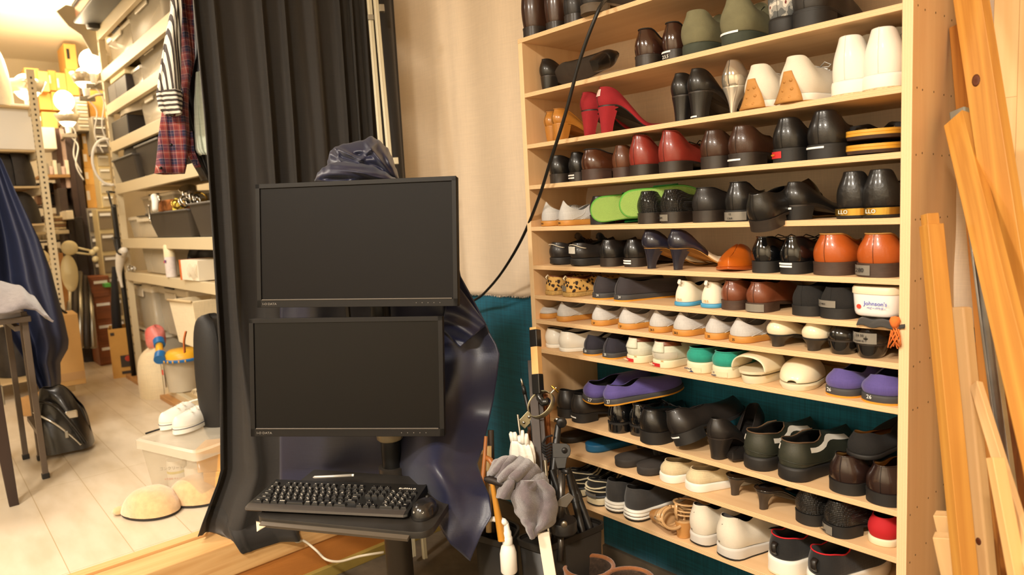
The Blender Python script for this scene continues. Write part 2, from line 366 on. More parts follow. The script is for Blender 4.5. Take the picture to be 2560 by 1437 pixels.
LTAN = leather('tan_leather', (176, 116, 46), .3, .4, .08); LORG = leather('orange_brown_leather', (176, 84, 30), .34, .35, .08)
LNAVY = leather('navy_leather', (30, 30, 44), .3, .5, .08); LCOG = leather('cognac_leather', (116, 62, 38), .4, .3, .25)
SUEOL = leather('olive_suede', (116, 112, 84), .95, 0, .16, bump=.4, bs=500, vs=22); SUEBK = leather('black_suede', (28, 26, 25), .95, 0, .1, bump=.4, bs=500)
SUERED = leather('red_suede', (150, 28, 36), .9, 0, .12, bump=.4, bs=500); CREAML = leather('cream_leather', (232, 218, 186), .4, .3, .03)
WHL = leather('white_leather', (236, 230, 218), .5, .1, .03); OFFW = leather('offwhite_mesh', (226, 216, 198), .85, 0, .05, bump=.5, bs=700)
CGREY = cloth('grey_canvas', (190, 187, 184), weave=500, bump=.3); CNAVY = cloth('charcoal_canvas', (46, 40, 44), weave=500); CPUR = cloth('purple_canvas', (84, 72, 138), weave=500, bump=.35)
CINK = cloth('dark_navy_canvas', (30, 27, 40), weave=500); CBEI = cloth('beige_canvas', (208, 190, 152), weave=420, bump=.4); CTEAL = cloth('turquoise_felt', (26, 142, 122), weave=420, bump=.4)
CMINT = cloth('pale_mint_canvas', (206, 206, 186), weave=420); CHAR = cloth('charcoal_knit', (50, 48, 47), weave=300, bump=.6); BLKKNIT = cloth('black_knit', (20, 19, 20), weave=300, bump=.5)
RUB = mat('black_rubber', (30, 28, 27), .6, var=.15, vscale=20); GUM = mat('gum_rubber', (196, 136, 62), .5, var=.06); DKSOLE = mat('dark_stacked_sole', (44, 36, 31), .45, var=.2, vscale=40, stretch=(1, 1, 6), coat=.15)
GREYS = mat('charcoal_rubber', (62, 60, 60), .65); MUST = mat('mustard_rubber', (206, 142, 38), .55); WHR = mat('white_rubber', (238, 233, 222), .55); CRR = mat('cream_rubber', (226, 214, 182), .55)
BLUER = mat('sky_blue_rubber', (72, 152, 196), .5); INS = mat('tan_lining', (176, 128, 62), .7, var=.1); INB = mat('black_lining', (26, 22, 20), .8); INC = mat('cream_lining', (226, 208, 170), .75)
BRSOLE = mat('brown_stacked_sole', (70, 50, 40), .5, var=.2, vscale=40, stretch=(1, 1, 6)); ROPE = mat('jute_rope', (196, 160, 96), .95, var=.25, vscale=160, stretch=(1, 1, 2), bump=1, bscale=400)
DULLT = mat('clear_grey_tape', (128, 122, 112), .3, coat=.3, var=.08); GOLD = mat('gold_plate', (196, 158, 72), .25, .9); REDL = mat('red_tab', (190, 38, 40), .5); OLIV = leather('dark_green_leather', (48, 50, 40), .5, .15, .2)
SILV = mat('silver_film', (210, 204, 192), .15, .7); SEAM = mat('dark_seam', (18, 15, 13), .7); WHSEAM = mat('cream_piping', (214, 204, 184), .7); RED = mat('red_collar', (196, 22, 34), .8)
class Last:
    """plan outline, footbed and topline of one shoe, heel at the origin, toe along +Y"""
    def __init__(s, L=.28, wh=.064, wb=.095, toe=1.0, hb=.062, hs=.050, hv=.055, ht=.040, hh=.026, ph=.010, yt=.50, ins=.84, spring=.006, peak=0, bulge=.004, heel_len=.24, hr=.55, skew=.004, ow=1, lean=0):
        s.__dict__.update(locals())
    def half(s, y):
        t = max(0, min(1, y/s.L)); w = sinterp([(0, s.wh/2), (.2, s.wh/2), (.42, (s.wh*.55+s.wb*.45)/2*.96), (.68, s.wb/2), (1, s.wb/2)], t)
        r = s.hr*s.wh
        if y < r: w *= max(0, 1-(1-y/r)**2.4)**.5
        if t > .66:
            q = (t-.66)/.34; w *= max(0, 1-q**(1.5+.9*s.toe))**(1.15-.55*min(1, s.toe))
        return max(w, .0005)
    def cx(s, y): return s.skew*math.sin(min(1, y/s.L)*PI)
    def zf(s, y):
        t = y/s.L; S = 1-smooth01((t-.16)/.46) if t > .16 else 1
        return s.ph+(s.hh-s.ph)*S + s.spring*max(0, (t-.7)/.3)**2
    def ys(s, n): # positions along one side from heel to toe
        return [s.L*(.5-.5*math.cos(PI*i/n)) for i in range(n+1)]
    def loop(s, n=20, e=0, y1=None):
        """closed loop of (x, y): heel back -> right side -> toe -> left side"""
        pts = []
        ys = s.ys(n) if y1 is None else [y1*(1-math.cos(PI/2*i/n)) for i in range(n+1)]
        R = []
        for y in ys:
            w = s.half(y); yy = y
            if y < s.L*.5: yy = y-e*max(0, 1-y/(s.wh*.5))
            else: yy = y+e*max(0, (y/s.L-.7)/.3) if y1 is None else y
            R.append((w+e*min(1, w/.012), yy, y))
        pts = [(s.cx(y)+w, yy, y) for w, yy, y in R] + [(s.cx(y)-w, yy, y) for w, yy, y in reversed(R[1:-1] if y1 is None else R[1:])]
        return pts
def upper_mb(S, n=22, ns=9):
    L = S.L; yt = S.yt*L; mb = MB(); loops = []
    base = S.loop(n)
    def ztop(y, xr):
        t = y/L
        if y < yt:
            a = sinterp([(0, S.hb), (.06, S.hb), (S.yt*.55, S.hs), (S.yt, S.hv)], t)
            if S.peak: a += S.peak*max(0, 1-abs(xr)/(S.wh*.50))**.9*max(0, 1-y/(L*.2))
            return a
        q = (t-S.yt)/(1-S.yt); return S.ht+(S.hv-S.ht)*(1-q)**1.25
    rim = []
    for (x, yy, y) in base:
        sg = 1 if x > S.cx(y) else -1
        if y <= yt:
            q = y/yt; yr = lerp(.004+S.lean, yt, q)
            o = S.half(max(y, .02*L))*S.ins*min(1, S.ow)
            o = min(o, S.wh*.62)*max(0, 1-q**3.2)**.5 if y > 0 else 0
            if y < S.wh*.6: o = S.half(y)*S.ins
            rim.append((S.cx(y)+sg*o if y > 0 else 0, yr, ztop(y, o)))
        else:
            q = (y-yt)/(L-yt); yr = yt+(L-yt)*q*.9; rim.append((S.cx(yr), yr, ztop(y, 0)))
    for k in range(ns+1):
        s_ = k/ns; lp = []
        for (x, yy, y), (xr, yr, h) in zip(base, rim):
            kk = smooth01((y-yt*.72)/(yt*.42)); f = lerp(s_**1.5, 1-math.cos(s_*PI/2), kk); zz = lerp(s_, math.sin(s_*PI/2), kk)
            b = S.bulge*math.sin(PI*min(1, s_*1.15))*(1-kk)
            cxx = S.cx(y); nx = (x-cxx)/max(.001, S.wh/2); ny = -max(0, 1-y/(S.wh*.5))
            z = S.zf(yy if yy > 0 else 0)+h*zz
            lp.append((lerp(x, xr, f)+b*max(-1, min(1, nx)), lerp(yy, yr, f)+b*ny, z))
        loops.append(lp)
    S.loops = loops; mb.loft(loops, True, (False, False)); S.rim = loops[-1]; return mb
def heelpt(S, u, z, off=.0012, ze=0, sole=False):
    """a point on the back of the heel: u in -1..1 around it"""
    y = .5*S.wh*abs(u)**1.8*.9; w = S.half(y)*(1 if y > 0 else 0); sg = 1 if u > 0 else -1
    e = ze+off
    return Vector((sg*(w+e*min(1, w/.012)), y-e*max(0, 1-y/(S.wh*.5)), z))
def patch(S, u0, u1, z0, z1, m, root, name='label_tape', e=.0012, surf=None, n=8):
    mb = MB()
    mb.grid(n+1, 3, lambda a, b: surf(lerp(u0, u1, a), lerp(z0, z1, b)) if surf else heelpt(S, lerp(u0, u1, a), lerp(z0, z1, b), e))
    return mb.build(name, m, root, smooth=True)
def upsurf(S, off=.001):
    """surface of the upper by (x/half, height) near the heel"""
    def f(u, h):
        lo = S.loops; ns = len(lo)-1
        k = max(0, min(ns-.001, h*ns)); i = int(k); fr = k-i; n = len(lo[0])
        j = (u*6) % n; a = int(j); g = j-a; b = (a+1) % n
        p = [Vector(lo[i][a]).lerp(Vector(lo[i][b]), g), Vector(lo[i+1][a]).lerp(Vector(lo[i+1][b]), g)]
        q = p[0].lerp(p[1], fr); c = Vector((0, S.wh*.7, q.z)); d = (q-c).normalized()
        return q+d*off*1.5
    return f
def make_shoe(root, S, kind='dress', um=None, sm=None, hm=None, lm=None, heel=(1, 1, 1), tape=None, num=None, lace=None, seam=True, collar=None, strip=None, sole_t=None, tongue=None):
    um = um or LBLK; sm = sm or DKSOLE; hm = hm or sm; lm = lm or INB
    L = S.L; base = S.loop(22)
    up = upper_mb(S).build('upper', [um, lm], root, smooth=True, solid=.0022, solidmi=1, sub=1, offs=-1)
    # footbed seen through the opening
    fb = MB(); lp = [(x*.93, yy*.98+.003, S.zf(max(0, yy))+.003) for x, yy, y in base if True]
    n = len(lp); fb.add(lp, [(i, n-1-i+0, n-2-i+0, i+1) for i in range(0, n//2-1)] if False else [tuple(range(n))]); fb.build('insole', lm, root)
    e = .0025 if kind in ('dress', 'loafer', 'boot') else (.0008 if kind == 'pump' else .003)
    if kind in ('dress', 'loafer', 'boot', 'pump'):
        st = .004 if kind != 'pump' else .0025
        o = S.loop(22, e)
        MB().loft([[(x, yy, S.zf(max(0, y))-st) for x, yy, y in o], [(x, yy, S.zf(max(0, y))+.0012) for x, yy, y in o]]).build('sole', sm, root, smooth=True, auto=35)
        if S.ph > st+.001 and kind != 'pump':
            pass
        tp, ex, fw = heel; hl = S.heel_len*L; hp = S.loop(12, e*.8, hl)
        cy = hl*fw*.5; loops = []
        for k in range(9):
            s_ = k/8; sc = tp+(1-tp)*(s_)**ex; zz = [(S.zf(max(0, y))-st)*s_ for _, _, y in hp]
            loops.append([(x*sc, cy+(yy-cy)*lerp(sc, 1, .15), z) for (x, yy, y), z in zip(hp, zz)])
        MB().loft(loops).build('heel', hm, root, smooth=True, auto=35)
        if kind != 'pump' and S.hh > .018:
            o2 = S.loop(22, e+.0003)
            MB().loft([[(x, yy, S.zf(max(0, y))-.0005+.0) for x, yy, y in o2], [(x, yy, S.zf(max(0, y))+.0022) for x, yy, y in o2]]).build('welt', sm, root, smooth=True, auto=35)
    else:
        t = sole_t or .0
        o = S.loop(22, e); o1 = S.loop(22, e*.3)
        zb = lambda y: max(0, S.spring*1.2*max(0, (y/L-.7)/.3)**2 + (.004*max(0, 1-y/(.1*L))**2 if kind == 'runner' else 0))
        lp = []
        prof = [(.0, .4), (.12, 1), (.5, .55 if kind == 'runner' else .9), (.8, 1), (1, .5)]
        for q, k in prof: lp.append([(lerp(a[0], b[0], k), lerp(a[1], b[1], k), lerp(zb(a[2]), S.zf(max(0, a[2]))+t, q)) for a, b in zip(o1, o)])
        MB().loft(lp).build('sole', sm, root, smooth=True)
        if hm is not sm:
            lp = [[(x, yy, zb(y)-.0005+dz) for x, yy, y in S.loop(22, e*.9+.0004)] for dz in (0, .0045 if kind != 'wedge' else .008)]
            MB().loft(lp).build('outsole', hm, root, smooth=True, auto=35)
    if seam:
        pts = [Vector(S.loops[k][0])+Vector((0, -.0006, 0)) for k in range(0, len(S.loops))]
        MB().tube(pts, .00045, 5).build('heel_seam', SEAM if seam is True else seam, root, smooth=True)
    if collar:
        yt = S.yt*L; r = [Vector(p) for p in S.rim if p[1] < yt*.999]; k = [i for i, p in enumerate(S.rim) if p[1] >= yt*.999]
        a = S.rim[max(k)+1:]+S.rim[:min(k)] if k else S.rim
        MB().tube(a, .0018 if collar is not True else .0014, 6).build('topline_binding', um if collar is True else collar, root, smooth=True)
    if lace:
        yt = S.yt*L
        for i in range(4):
            y = yt+.004+i*.011; w = .013; z = S.zf(y)+S.ht+(S.hv-S.ht)*(1-(y-yt)/(L-yt))**1.25+.0015
            MB().tube([(S.cx(y)-w, y, z-.004), (S.cx(y), y+.002, z+.001), (S.cx(y)+w, y, z-.004)], .0016, 5).build('lace', lace, root, smooth=True)
        y = yt; z = S.zf(y)+S.hv+.004
        for sg in (-1, 1):
            MB().tube([(0, y, z), (sg*.018, y-.01, z+.008), (sg*.030, y-.004, z+.001), (sg*.018, y+.006, z-.002), (0, y, z)], .0014, 5).build('lace_loop', lace, root, smooth=True)
    if tongue:
        yt = S.yt*L; z0 = S.zf(yt)
        MB().grid(7, 5, lambda u, v: (S.cx(yt)+(u-.5)*.046, yt+.004-v*.018, z0+S.hv-.008+v*.032-.010*(2*u-1)**2)).build('tongue', tongue, root, smooth=True, solid=.003, sub=1)
    def heelz(): return (0, S.zf(0)-.001)
    if strip:   # small white price strips: list of (z-fraction)
        for i, q in enumerate(strip):
            z = S.zf(0)*q; patch(S, -.62+.1*i, .15, z-.0022, z+.0022, TAPEW, root, 'size_strip', .0036)
    if tape:    # (u0, u1, z0, z1, text[, material])
        u0, u1, z0, z1, tx = tape[:5]; tm = tape[5] if len(tape) > 5 else DULLT
        p = patch(S, u0, u1, z0, z1, tm, root, 'label_tape', .0042)
        if tx:
            um_ = (u0+u1)/2*.7; c = heelpt(S, um_, (z0+z1)/2, .006)
            rows = tx.split('|')
            for i, r in enumerate(rows):
                hgt = (z1-z0)/len(rows)
                text_on('tape_writing', r, min(hgt*.7, .040/max(1, len(r))), INKB, p, c+Vector((0, -.0006, (len(rows)/2-.5-i)*hgt)), (0, 0, um_))
    if num:     # (text, z, size, material, u)
        tx, z, sz, m2, u = num
        c = heelpt(S, u, z, e+.0009); text_on('size_mark', tx, sz, m2, root, c, (0, 0, u*1.05))
    return root
def row_x(px, row, off=.012, z=None):
    """world x on a shelf whose picture column is px"""
    y = YF+off; z = (SH[row] if z is None else z)-CZ
    # (q.x)/(q.z) = (px-PX)/F   with q = x*AX + y*AY + z*AZ
    k = (px-PX)/F; b = AY*y+AZ*z
    return (k*b.z-b.x)/(AX.x-k*AX.z)
NSHOE = [0]
def place(row, px, label, cat, kind='dress', S=None, off=.012, rz=0, group=None, dz=0, name=None, rot=None, wpx=None, **kw):
    """px = picture column of the heel's left edge where it stands"""
    S = S or Last()
    if px > 2100 and rz < .05 and not rot: rz = .06
    x = row_x(px, row, off)+S.wh/2
    if rot is None and off >= 0: S.L = min(S.L, .290-off)
    if row >= 1:
        gap = SH[row-1]-BT-SH[row]-.003; tall = S.hh+S.hb+S.peak
        if tall > gap: S.hb -= tall-gap; S.hs = min(S.hs, S.hb)
    xb = x-math.sin(rz)*.68*S.L
    if xb+S.wb/2 > XR-.002: S.wb = 2*(XR-.002-xb)
    r = thing(name or 'shoe', label, cat, (x, YF+off, SH[row]+dz+.0006), rz, group, rot=rot)
    return make_shoe(r, S, kind, **kw)
def D(**k): return k
def men(**k): d = dict(L=.278, wh=.066, wb=.100, toe=.9, hb=.070, hs=.050, hv=.062, hh=.028, ht=.040, ins=.66, bulge=.006); d.update(k); return Last(**d)
def wom(**k): d = dict(L=.238, wh=.050, wb=.078, toe=.35, hb=.050, hs=.030, hv=.020, ht=.020, hh=.055, ph=.006, yt=.68, spring=.003, heel_len=.20, ins=.56, bulge=.006); d.update(k); return Last(**d)
def canv(**k): d = dict(L=.262, wh=.066, wb=.094, toe=.9, hb=.034, hs=.030, hv=.050, ht=.034, hh=.017, ph=.017, yt=.45, ins=.74, peak=.024, lean=.010, bulge=.003); d.update(k); return Last(**d)
def snk(**k): d = dict(L=.282, wh=.070, wb=.104, toe=1, hb=.066, hs=.052, hv=.068, ht=.046, hh=.028, ph=.024, yt=.44, ins=.80, bulge=.006, spring=.012); d.update(k); return Last(**d)
PALES = mat('pale_grey_piping', (205, 200, 194), .8)
def cross_seams(S, r):
    uf = upsurf(S, .0008)
    for a, b, c, d in ((.75, .02, 1.35, .98), (1.15, .02, 1.75, .98), (1.25, .02, 1.85, .98)):
        MB().tube([uf(lerp(a, c, t/8)+.18*math.sin(PI*t/8), lerp(b, d, t/8)) for t in range(9)], .0008, 5).build('flap_seam', PALES, r, smooth=True)
# --- top board
place(0, 1299, 'dark brown leather ankle boot at the left end of the top board', 'boot', 'boot', men(L=.27, wh=.064, hb=.15, hs=.14, hv=.13, yt=.42, hh=.030, ins=.95, bulge=.007), um=LDBR, lm=INB, name='ankle_boot', rz=-.1)
place(0, 1358, 'dark brown leather ankle boot second from the left on the top board', 'boot', 'boot', men(L=.27, wh=.060, hb=.15, hs=.14, hv=.13, yt=.42, hh=.028, ins=.95, bulge=.007), um=LDBR, name='ankle_boot', off=.03)
place(0, 1402, 'black leather shoe on the top board right of the brown ankle boots', 'shoe', 'dress', men(hb=.085), um=LBLK2, off=.02)
place(0, 1437, 'grey-brown soled dark shoe jutting over the top board edge beside the cable', 'shoe', 'dress', men(hh=.022, hb=.085), um=LBLK2, sm=mat('grey_brown_sole', (92, 78, 62), .7, var=.2), off=-.03, rz=-.3)
# --- second board
place(1, 1343, 'black pump standing upright at the left end of the second board', 'shoe', 'pump', wom(hb=.056, hh=.052, wh=.050), um=LBLK, hm=LBLK, heel=(.62, .6, .8), name='pump', rz=-.25, off=.05)
r = place(1, 1345, 'black pump lying on its side below the upright one with its inside showing', 'shoe', 'pump', wom(hb=.050, hh=.045, wh=.050, L=.23), um=LBLK, hm=LBLK, lm=INB, heel=(.62, .6, .8), name='pump')
r.location = onZ(1500, 180, SH[1]+.034); r.location.y = YF+.05; r.location.x = row_x(1500, 1, .05); r.rotation_euler = (math.radians(90), 0, math.radians(78)); r.rotation_euler = (Euler((0, math.radians(-82), 0)).to_matrix() @ Matrix.Identity(3)).to_euler(); 
Rm = Matrix.Rotation(math.radians(83), 3, 'Z') @ Matrix.Rotation(math.radians(66), 3, 'Y'); r.rotation_euler = Rm.to_euler(); r.location.z = SH[1]+.046
place(1, 1579, 'glossy dark brown loafer without a size mark beside the olive suede shoes', 'shoe', 'loafer', men(L=.26, wh=.064, hb=.072, hh=.028), um=leather('glossy_brown', (58, 34, 26), .16, .8, .15), collar=SEAM, name='loafer')
place(1, 1648, 'glossy dark brown loafer marked 23.5 on its heel', 'shoe', 'loafer', men(L=.26, wh=.058, hb=.074, hh=.028), um=MATS['glossy_brown'], name='loafer', off=.03, strip=[.92], num=('23.5', .013, .013, INKW, -.1), collar=SEAM)
for px, lb, o in ((1694, 'olive green suede shoe with a dark green sole, left one of the pair', .014), (1791, 'olive green suede shoe with a white strip on its sole, right one of the pair', .008)):
    S = men(wh=.080, wb=.112, hb=.084, hs=.060, hv=.075, hh=.028, ph=.016, bulge=.009, ins=.72, L=.285)
    r = place(1, px, lb, 'shoe', 'sneaker', S, um=SUEOL, sm=mat('dark_green_rubber', (58, 64, 52), .8, var=.2, vscale=25), lm=INB, off=o, lace=mat('olive_lace', (70, 68, 50), .9), seam=False, tongue=SUEOL)
    if 'strip' in lb: patch(S, -.95, .25, .026, .031, TAPEW, r, 'size_strip', .0042)
place(1, 1912, 'grey camouflage high-top sneaker with a thick black sole on the second board', 'shoe', 'sneaker', men(wh=.064, hb=.12, hs=.10, hv=.1, hh=.036, ph=.03, ins=.9), um=camo(), sm=RUB, off=.012, lace=INKW, name='high_top_sneaker')
place(1, 1968, 'black leather boot at the right of the camouflage sneaker', 'boot', 'boot', men(L=.29, wh=.078, wb=.108, hb=.13, hs=.11, hv=.1, hh=.036, ins=.9), um=LBLK2, sm=RUB, off=.004, name='work_boot')
# --- third board
for px, lb, o in ((1354, 'tan leather pump partly hidden at the left end of the third board', .035), (1372, 'tan leather pump in front beside the red suede pumps', .012)):
    place(2, px, lb, 'shoe', 'pump', wom(wh=.050, hb=.046, hh=.052, wb=.076), um=LTAN, hm=LTAN, sm=LTAN, heel=(.6, .7, .75), name='pump', off=o, rz=-.2, collar=True)
for px, lb, o, tp in ((1441, 'red suede high heel behind the one with a paper label', .03, None), (1482, 'red suede high heel with a paper price label on its back', .01, 1)):
    S = wom(wh=.056, wb=.080, hb=.056, hh=.078, hs=.034, L=.245)
    r = place(2, px, lb, 'shoe', 'pump', S, um=SUERED, hm=SUERED, sm=mat('black_underside', (34, 30, 28), .5), heel=(.50, 1.5, .55), name='high_heel', off=o, rz=-.42)
    if tp:
        uf = upsurf(S); t = patch(S, -.8, .25, .5, .86, mat('pink_paper_label', (226, 190, 180), .7, var=.15, vscale=120), r, 'price_label', surf=uf)
for px, lb, o, st in ((1668, 'black block-heel pump left of the one with a white heel strip', .02, None), (1708, 'black block-heel pump with a white strip low on its heel', .008, [.12])):
    S = wom(wh=.056, wb=.080, hb=.060, hh=.068, hs=.036)
    r = place(2, px, lb, 'shoe', 'pump', S, um=LBLK, hm=LBLK, heel=(.66, 1.8, .75), name='pump', off=o, rz=-.18)
    if st: patch(S, -.6, .3, .004, .008, TAPEW, r, 'size_strip', -.0035)
S = wom(wh=.058, hb=.066, hh=.068, hs=.03)
place(2, 1798, 'clear and silver stiletto pump between the black pumps and white sneakers', 'shoe', 'pump', S, um=mat('clear_vinyl', (205, 196, 180), .12, .75, coat=.6), hm=SILV, sm=SILV, lm=INC, heel=(.2, 1.9, .5), name='stiletto', off=.03, rz=.05)
# nubbed sneakers
NUB = mat('tan_rubber', (186, 132, 66), .7, var=.1)
for px, lb, o in ((1847, 'white sneaker with a nubbed tan heel, left one of the pair', .018), (1934, 'white sneaker with a nubbed tan heel, right one with loose laces', .008)):
    S = snk(wh=.078, wb=.104, hb=.088, hs=.062, hh=.020, ph=.018, ins=.62, bulge=.008)
    r = place(2, px, lb, 'shoe', 'sneaker', S, um=OFFW, sm=WHR, hm=NUB, lm=INC, off=o, rz=-.12, lace=TAPEW, seam=False, name='sneaker')
    mb = MB()
    def tri(u, v):
        z = .001+v*.072; w = lerp(.95, .22, v); y = -.004+.002*math.sin(v*3)-.012*(1-v)**3
        return (lerp(-1, 1, u)*w*.036, y+ .016*(lerp(-1, 1, u)*w)**2, z)
    mb.grid(9, 7, tri); hp = mb.build('heel_pad', NUB, r, smooth=True, solid=.006, offs=1)
    for (u, z) in [(-.7, .010), (-.25, .012), (.25, .012), (.7, .010), (-.3, .030), (.3, .031), (-.22, .05), (.22, .051)]:
        MB().lathe([(0, .0045), (.0025, .004), (.0042, .0015), (.0044, 0)], 10, T=Matrix.Translation((u*.036, -.007+.016*u*u-.012*(1-z/.072)**3, z)) @ Matrix.Rotation(PI/2, 4, 'X')).build('rubber_nub', NUB, hp, smooth=True)
S = snk(wh=.078, wb=.108, hb=.096, hs=.07, hv=.09, hh=.032, ph=.026, ins=.66, bulge=.004)
for px, lb, o in ((2066, 'plain white sneaker with a looped lace above it, left one of the pair', .014), (2146, 'plain white sneaker at the right end of the third board', .004)):
    place(2, px, lb, 'shoe', 'sneaker', Last(**{k: v for k, v in S.__dict__.items() if k in Last.__init__.__code__.co_varnames and k not in ('s', 'self')}), um=WHL, sm=WHR, hm=mat('honeycomb_outsole', (200, 180, 140), .8, var=.3, vscale=200), lm=INC, off=o, lace=TAPEW, tongue=WHL, name='sneaker', seam=mat('white_stitch', (225, 218, 205), .6))
# --- fourth board
place(3, 1368, 'black leather shoe partly behind the cable at the left end of the fourth board', 'shoe', 'dress', men(L=.26, wh=.058, hb=.062), um=LBLK, off=.03)
place(3, 1416, 'black leather shoe with two white strips beside a brown one', 'shoe', 'dress', men(L=.26, wh=.056, hb=.066), um=LBLK, off=.045, strip=[.75, .45])
BRS2 = mat('brown_leather_sole', (66, 46, 38), .5, var=.2, vscale=30)
place(3, 1440, 'glossy brown shoe with tan lining left of the oxblood pair', 'shoe', 'dress', men(wh=.078, wb=.104, hb=.062, hh=.030), um=leather('chestnut_brown', (74, 40, 24), .25, .6, .15), sm=BRS2, lm=INS, off=.008, rz=-.2, collar=SEAM)
place(3, 1524, 'brown shoe half hidden behind the left oxblood one', 'shoe', 'dress', men(wh=.060, hb=.068, hh=.028), um=LMBR, sm=BRS2, lm=INS, off=.04)
for px, lb, o in ((1562, 'oxblood red leather shoe, left one of the pair', .010), (1634, 'oxblood red leather shoe, right one of the pair', .006)):
    place(3, px, lb, 'shoe', 'dress', men(wh=.074, wb=.104, hb=.082, hh=.028, peak=.004), um=LOX, sm=DKSOLE, lm=INS, off=o, rz=-.08, collar=True, lace=SEAM)
for px, lb, o, st in ((1738, 'dark brown smooth shoe right of the oxblood pair', .016, None), (1807, 'dark brown smooth shoe with a white strip on its heel', .006, [.55])):
    place(3, px, lb, 'shoe', 'dress', men(wh=.076, wb=.104, hb=.070, hh=.030), um=LDBR, sm=DKSOLE, off=o, strip=st, rz=-.06)
S = men(wh=.072, wb=.102, hb=.074, hh=.030)
r = place(3, 1919, 'black leather shoe with a small red sticker on its heel', 'shoe', 'dress', S, um=LBLK, sm=RUB, off=.010, lm=INS, rz=-.05)
p = patch(S, -.62, .0, .010, .026, REDL, r, 'red_sticker', .0036); text_on('tape_writing', 'KIDS', .0055, MUST, p, heelpt(S, -.29, .018, .0062), (0, 0, -.35))
place(3, 2003, 'black leather shoe with a white strip left of the wooden sandals', 'shoe', 'dress', men(wh=.080, wb=.106, hb=.078, hh=.030), um=LBLK, sm=RUB, lm=INS, off=.006, strip=[.85], rz=-.05)
# --- fifth board
for px, lb, o, n_ in ((1343, 'light grey canvas shoe with gum sole at the left end of the fifth board', .012, '24.5'), (1385, 'light grey canvas shoe with gum sole beside the green sandals', .010, '24.5')):
    _S = canv(wh=.058, L=.25, hb=.034, peak=.032); cross_seams(_S, place(4, px, lb, 'shoe', 'sneaker', _S, um=CGREY, sm=GUM, lm=CGREY, off=o, num=(n_, .009, .008, INKB, .0), seam=False, rz=-.25, name='canvas_shoe'))
place(4, 1468, 'black shoe mostly hidden behind the green sandal', 'shoe', 'dress', men(wh=.060, hb=.06), um=LBLK2, sm=RUB, off=.05)
WVN = woven('woven_black_leather', (26, 24, 22))
for px, lb, o, tp in ((1584, 'woven black leather shoe right of the green sandals', .012, None), (1641, 'woven black leather shoe with a grey label on its heel', .008, (-.85, .1, .006, .024, '24 1000円'))):
    place(4, px, lb, 'shoe', 'dress', men(wh=.066, wb=.096, hb=.064, hh=.028), um=WVN, sm=DKSOLE, off=o, tape=tp, rz=-.05)
place(4, 1716, 'worn black leather shoe right of the woven pair', 'shoe', 'dress', men(wh=.074, hb=.062, hh=.028), um=LBLK2, sm=DKSOLE, off=.010, lm=INC, rz=-.15, collar=True)
place(4, 1803, 'black shoe with a wide grey label on its heel', 'shoe', 'dress', men(wh=.068, hb=.072, hh=.026), um=LBLK, sm=RUB, off=.008, tape=(-.8, .6, .003, .024, '12|1364'), collar=True)
r = place(4, 1868, 'black shoe tipped backwards over the edge of the fifth board', 'shoe', 'dress', men(L=.25, wh=.068, hb=.066, hh=.026), um=LBLK, sm=DKSOLE, off=-.035, rz=-.1)
r.rotation_euler = (math.radians(17), 0, -.1); r.location.z = SH[4]-.024; r.location.y = YF-.045
place(4, 1940, 'black square-heeled slip-on with a white strip', 'shoe', 'pump', wom(wh=.062, wb=.084, hb=.056, hh=.034, hs=.034, hv=.03, yt=.6), um=LBLK, hm=RUB, heel=(.85, 1, 1), off=.012, rz=-.25, strip=[.8], name='loafer')
for px, lb, o in ((2080, 'wrinkled black leather shoe with a gold heel band, left one of the pair', .010), (2147, 'wrinkled black shoe with a gold heel band rightmost on the fifth board', .004)):
    S = men(wh=.070, wb=.1, hb=.082, hh=.022, ph=.018, bulge=.006)
    r = place(4, px, lb, 'shoe', 'sneaker', S, um=leather('wrinkled_black', (24, 22, 21), .4, .3, .1, bump=1, bs=60), sm=RUB, off=o, seam=False, name='sneaker')
    b = patch(S, -.95, 1.1, .007, .022, GOLD, r, 'gold_band', .0042, n=14); text_on('tape_writing', 'LLO', .012, INKW, b, heelpt(S, -.1, .0145, .006), (0, 0, -.1))
# --- sixth board
for px, lb, o in ((1364, 'black sneaker with thin white piping, left one of the pair', .03), (1415, 'black sneaker with thin white piping and a paper label on its heel', .014)):
    S = snk(wh=.064, wb=.094, hb=.050, hs=.040, hv=.055, hh=.024, ph=.02, L=.26)
    r = place(5, px, lb, 'shoe', 'runner', S, um=LBLK2, sm=RUB, off=o, rz=-.25, lace=SEAM, tongue=LBLK, seam=False, name='sneaker')
    MB().tube([heelpt(S, u, .062+.006*math.cos(u*3), .003) for u in [i/8-1 for i in range(17)]], .0013, 5).build('piping', WHSEAM, r, smooth=True)
    if 'label' in lb: patch(S, -.9, .25, .040, .062, mat('paper_label', (205, 200, 188), .6, var=.1, vscale=150), r, 'price_label', .006)
for px, lb, o, st in ((1492, 'plain black loafer left of the one with white strips', .03, None), (1552, 'black loafer with two white strips behind the navy high heel', .045, [.75, .45])):
    place(5, px, lb, 'shoe', 'dress', men(L=.25, wh=.062, hb=.058, hh=.024), um=LBLK, off=o, strip=st, name='loafer')
for px, lb, o in ((1596, 'navy and cream high heel, left one of the pair', .014), (1660, 'navy and cream high heel beside the orange slipper', .008)):
    S = wom(wh=.052, wb=.078, hb=.050, hh=.060, hs=.02, hv=.022, L=.235, yt=.62)
    r = place(5, px, lb, 'shoe', 'pump', S, um=CREAML, hm=LNAVY, sm=INS, lm=INC, heel=(.34, 1.8, .5), name='high_heel', off=o, rz=-.45, seam=False)
    uf = upsurf(S)
    MB().grid(15, 8, lambda a, b: uf(lerp(-1.55, 1.55, a), lerp(0, 1.0, b))).build('heel_counter', LNAVY, r, smooth=True, solid=.0012, offs=1)
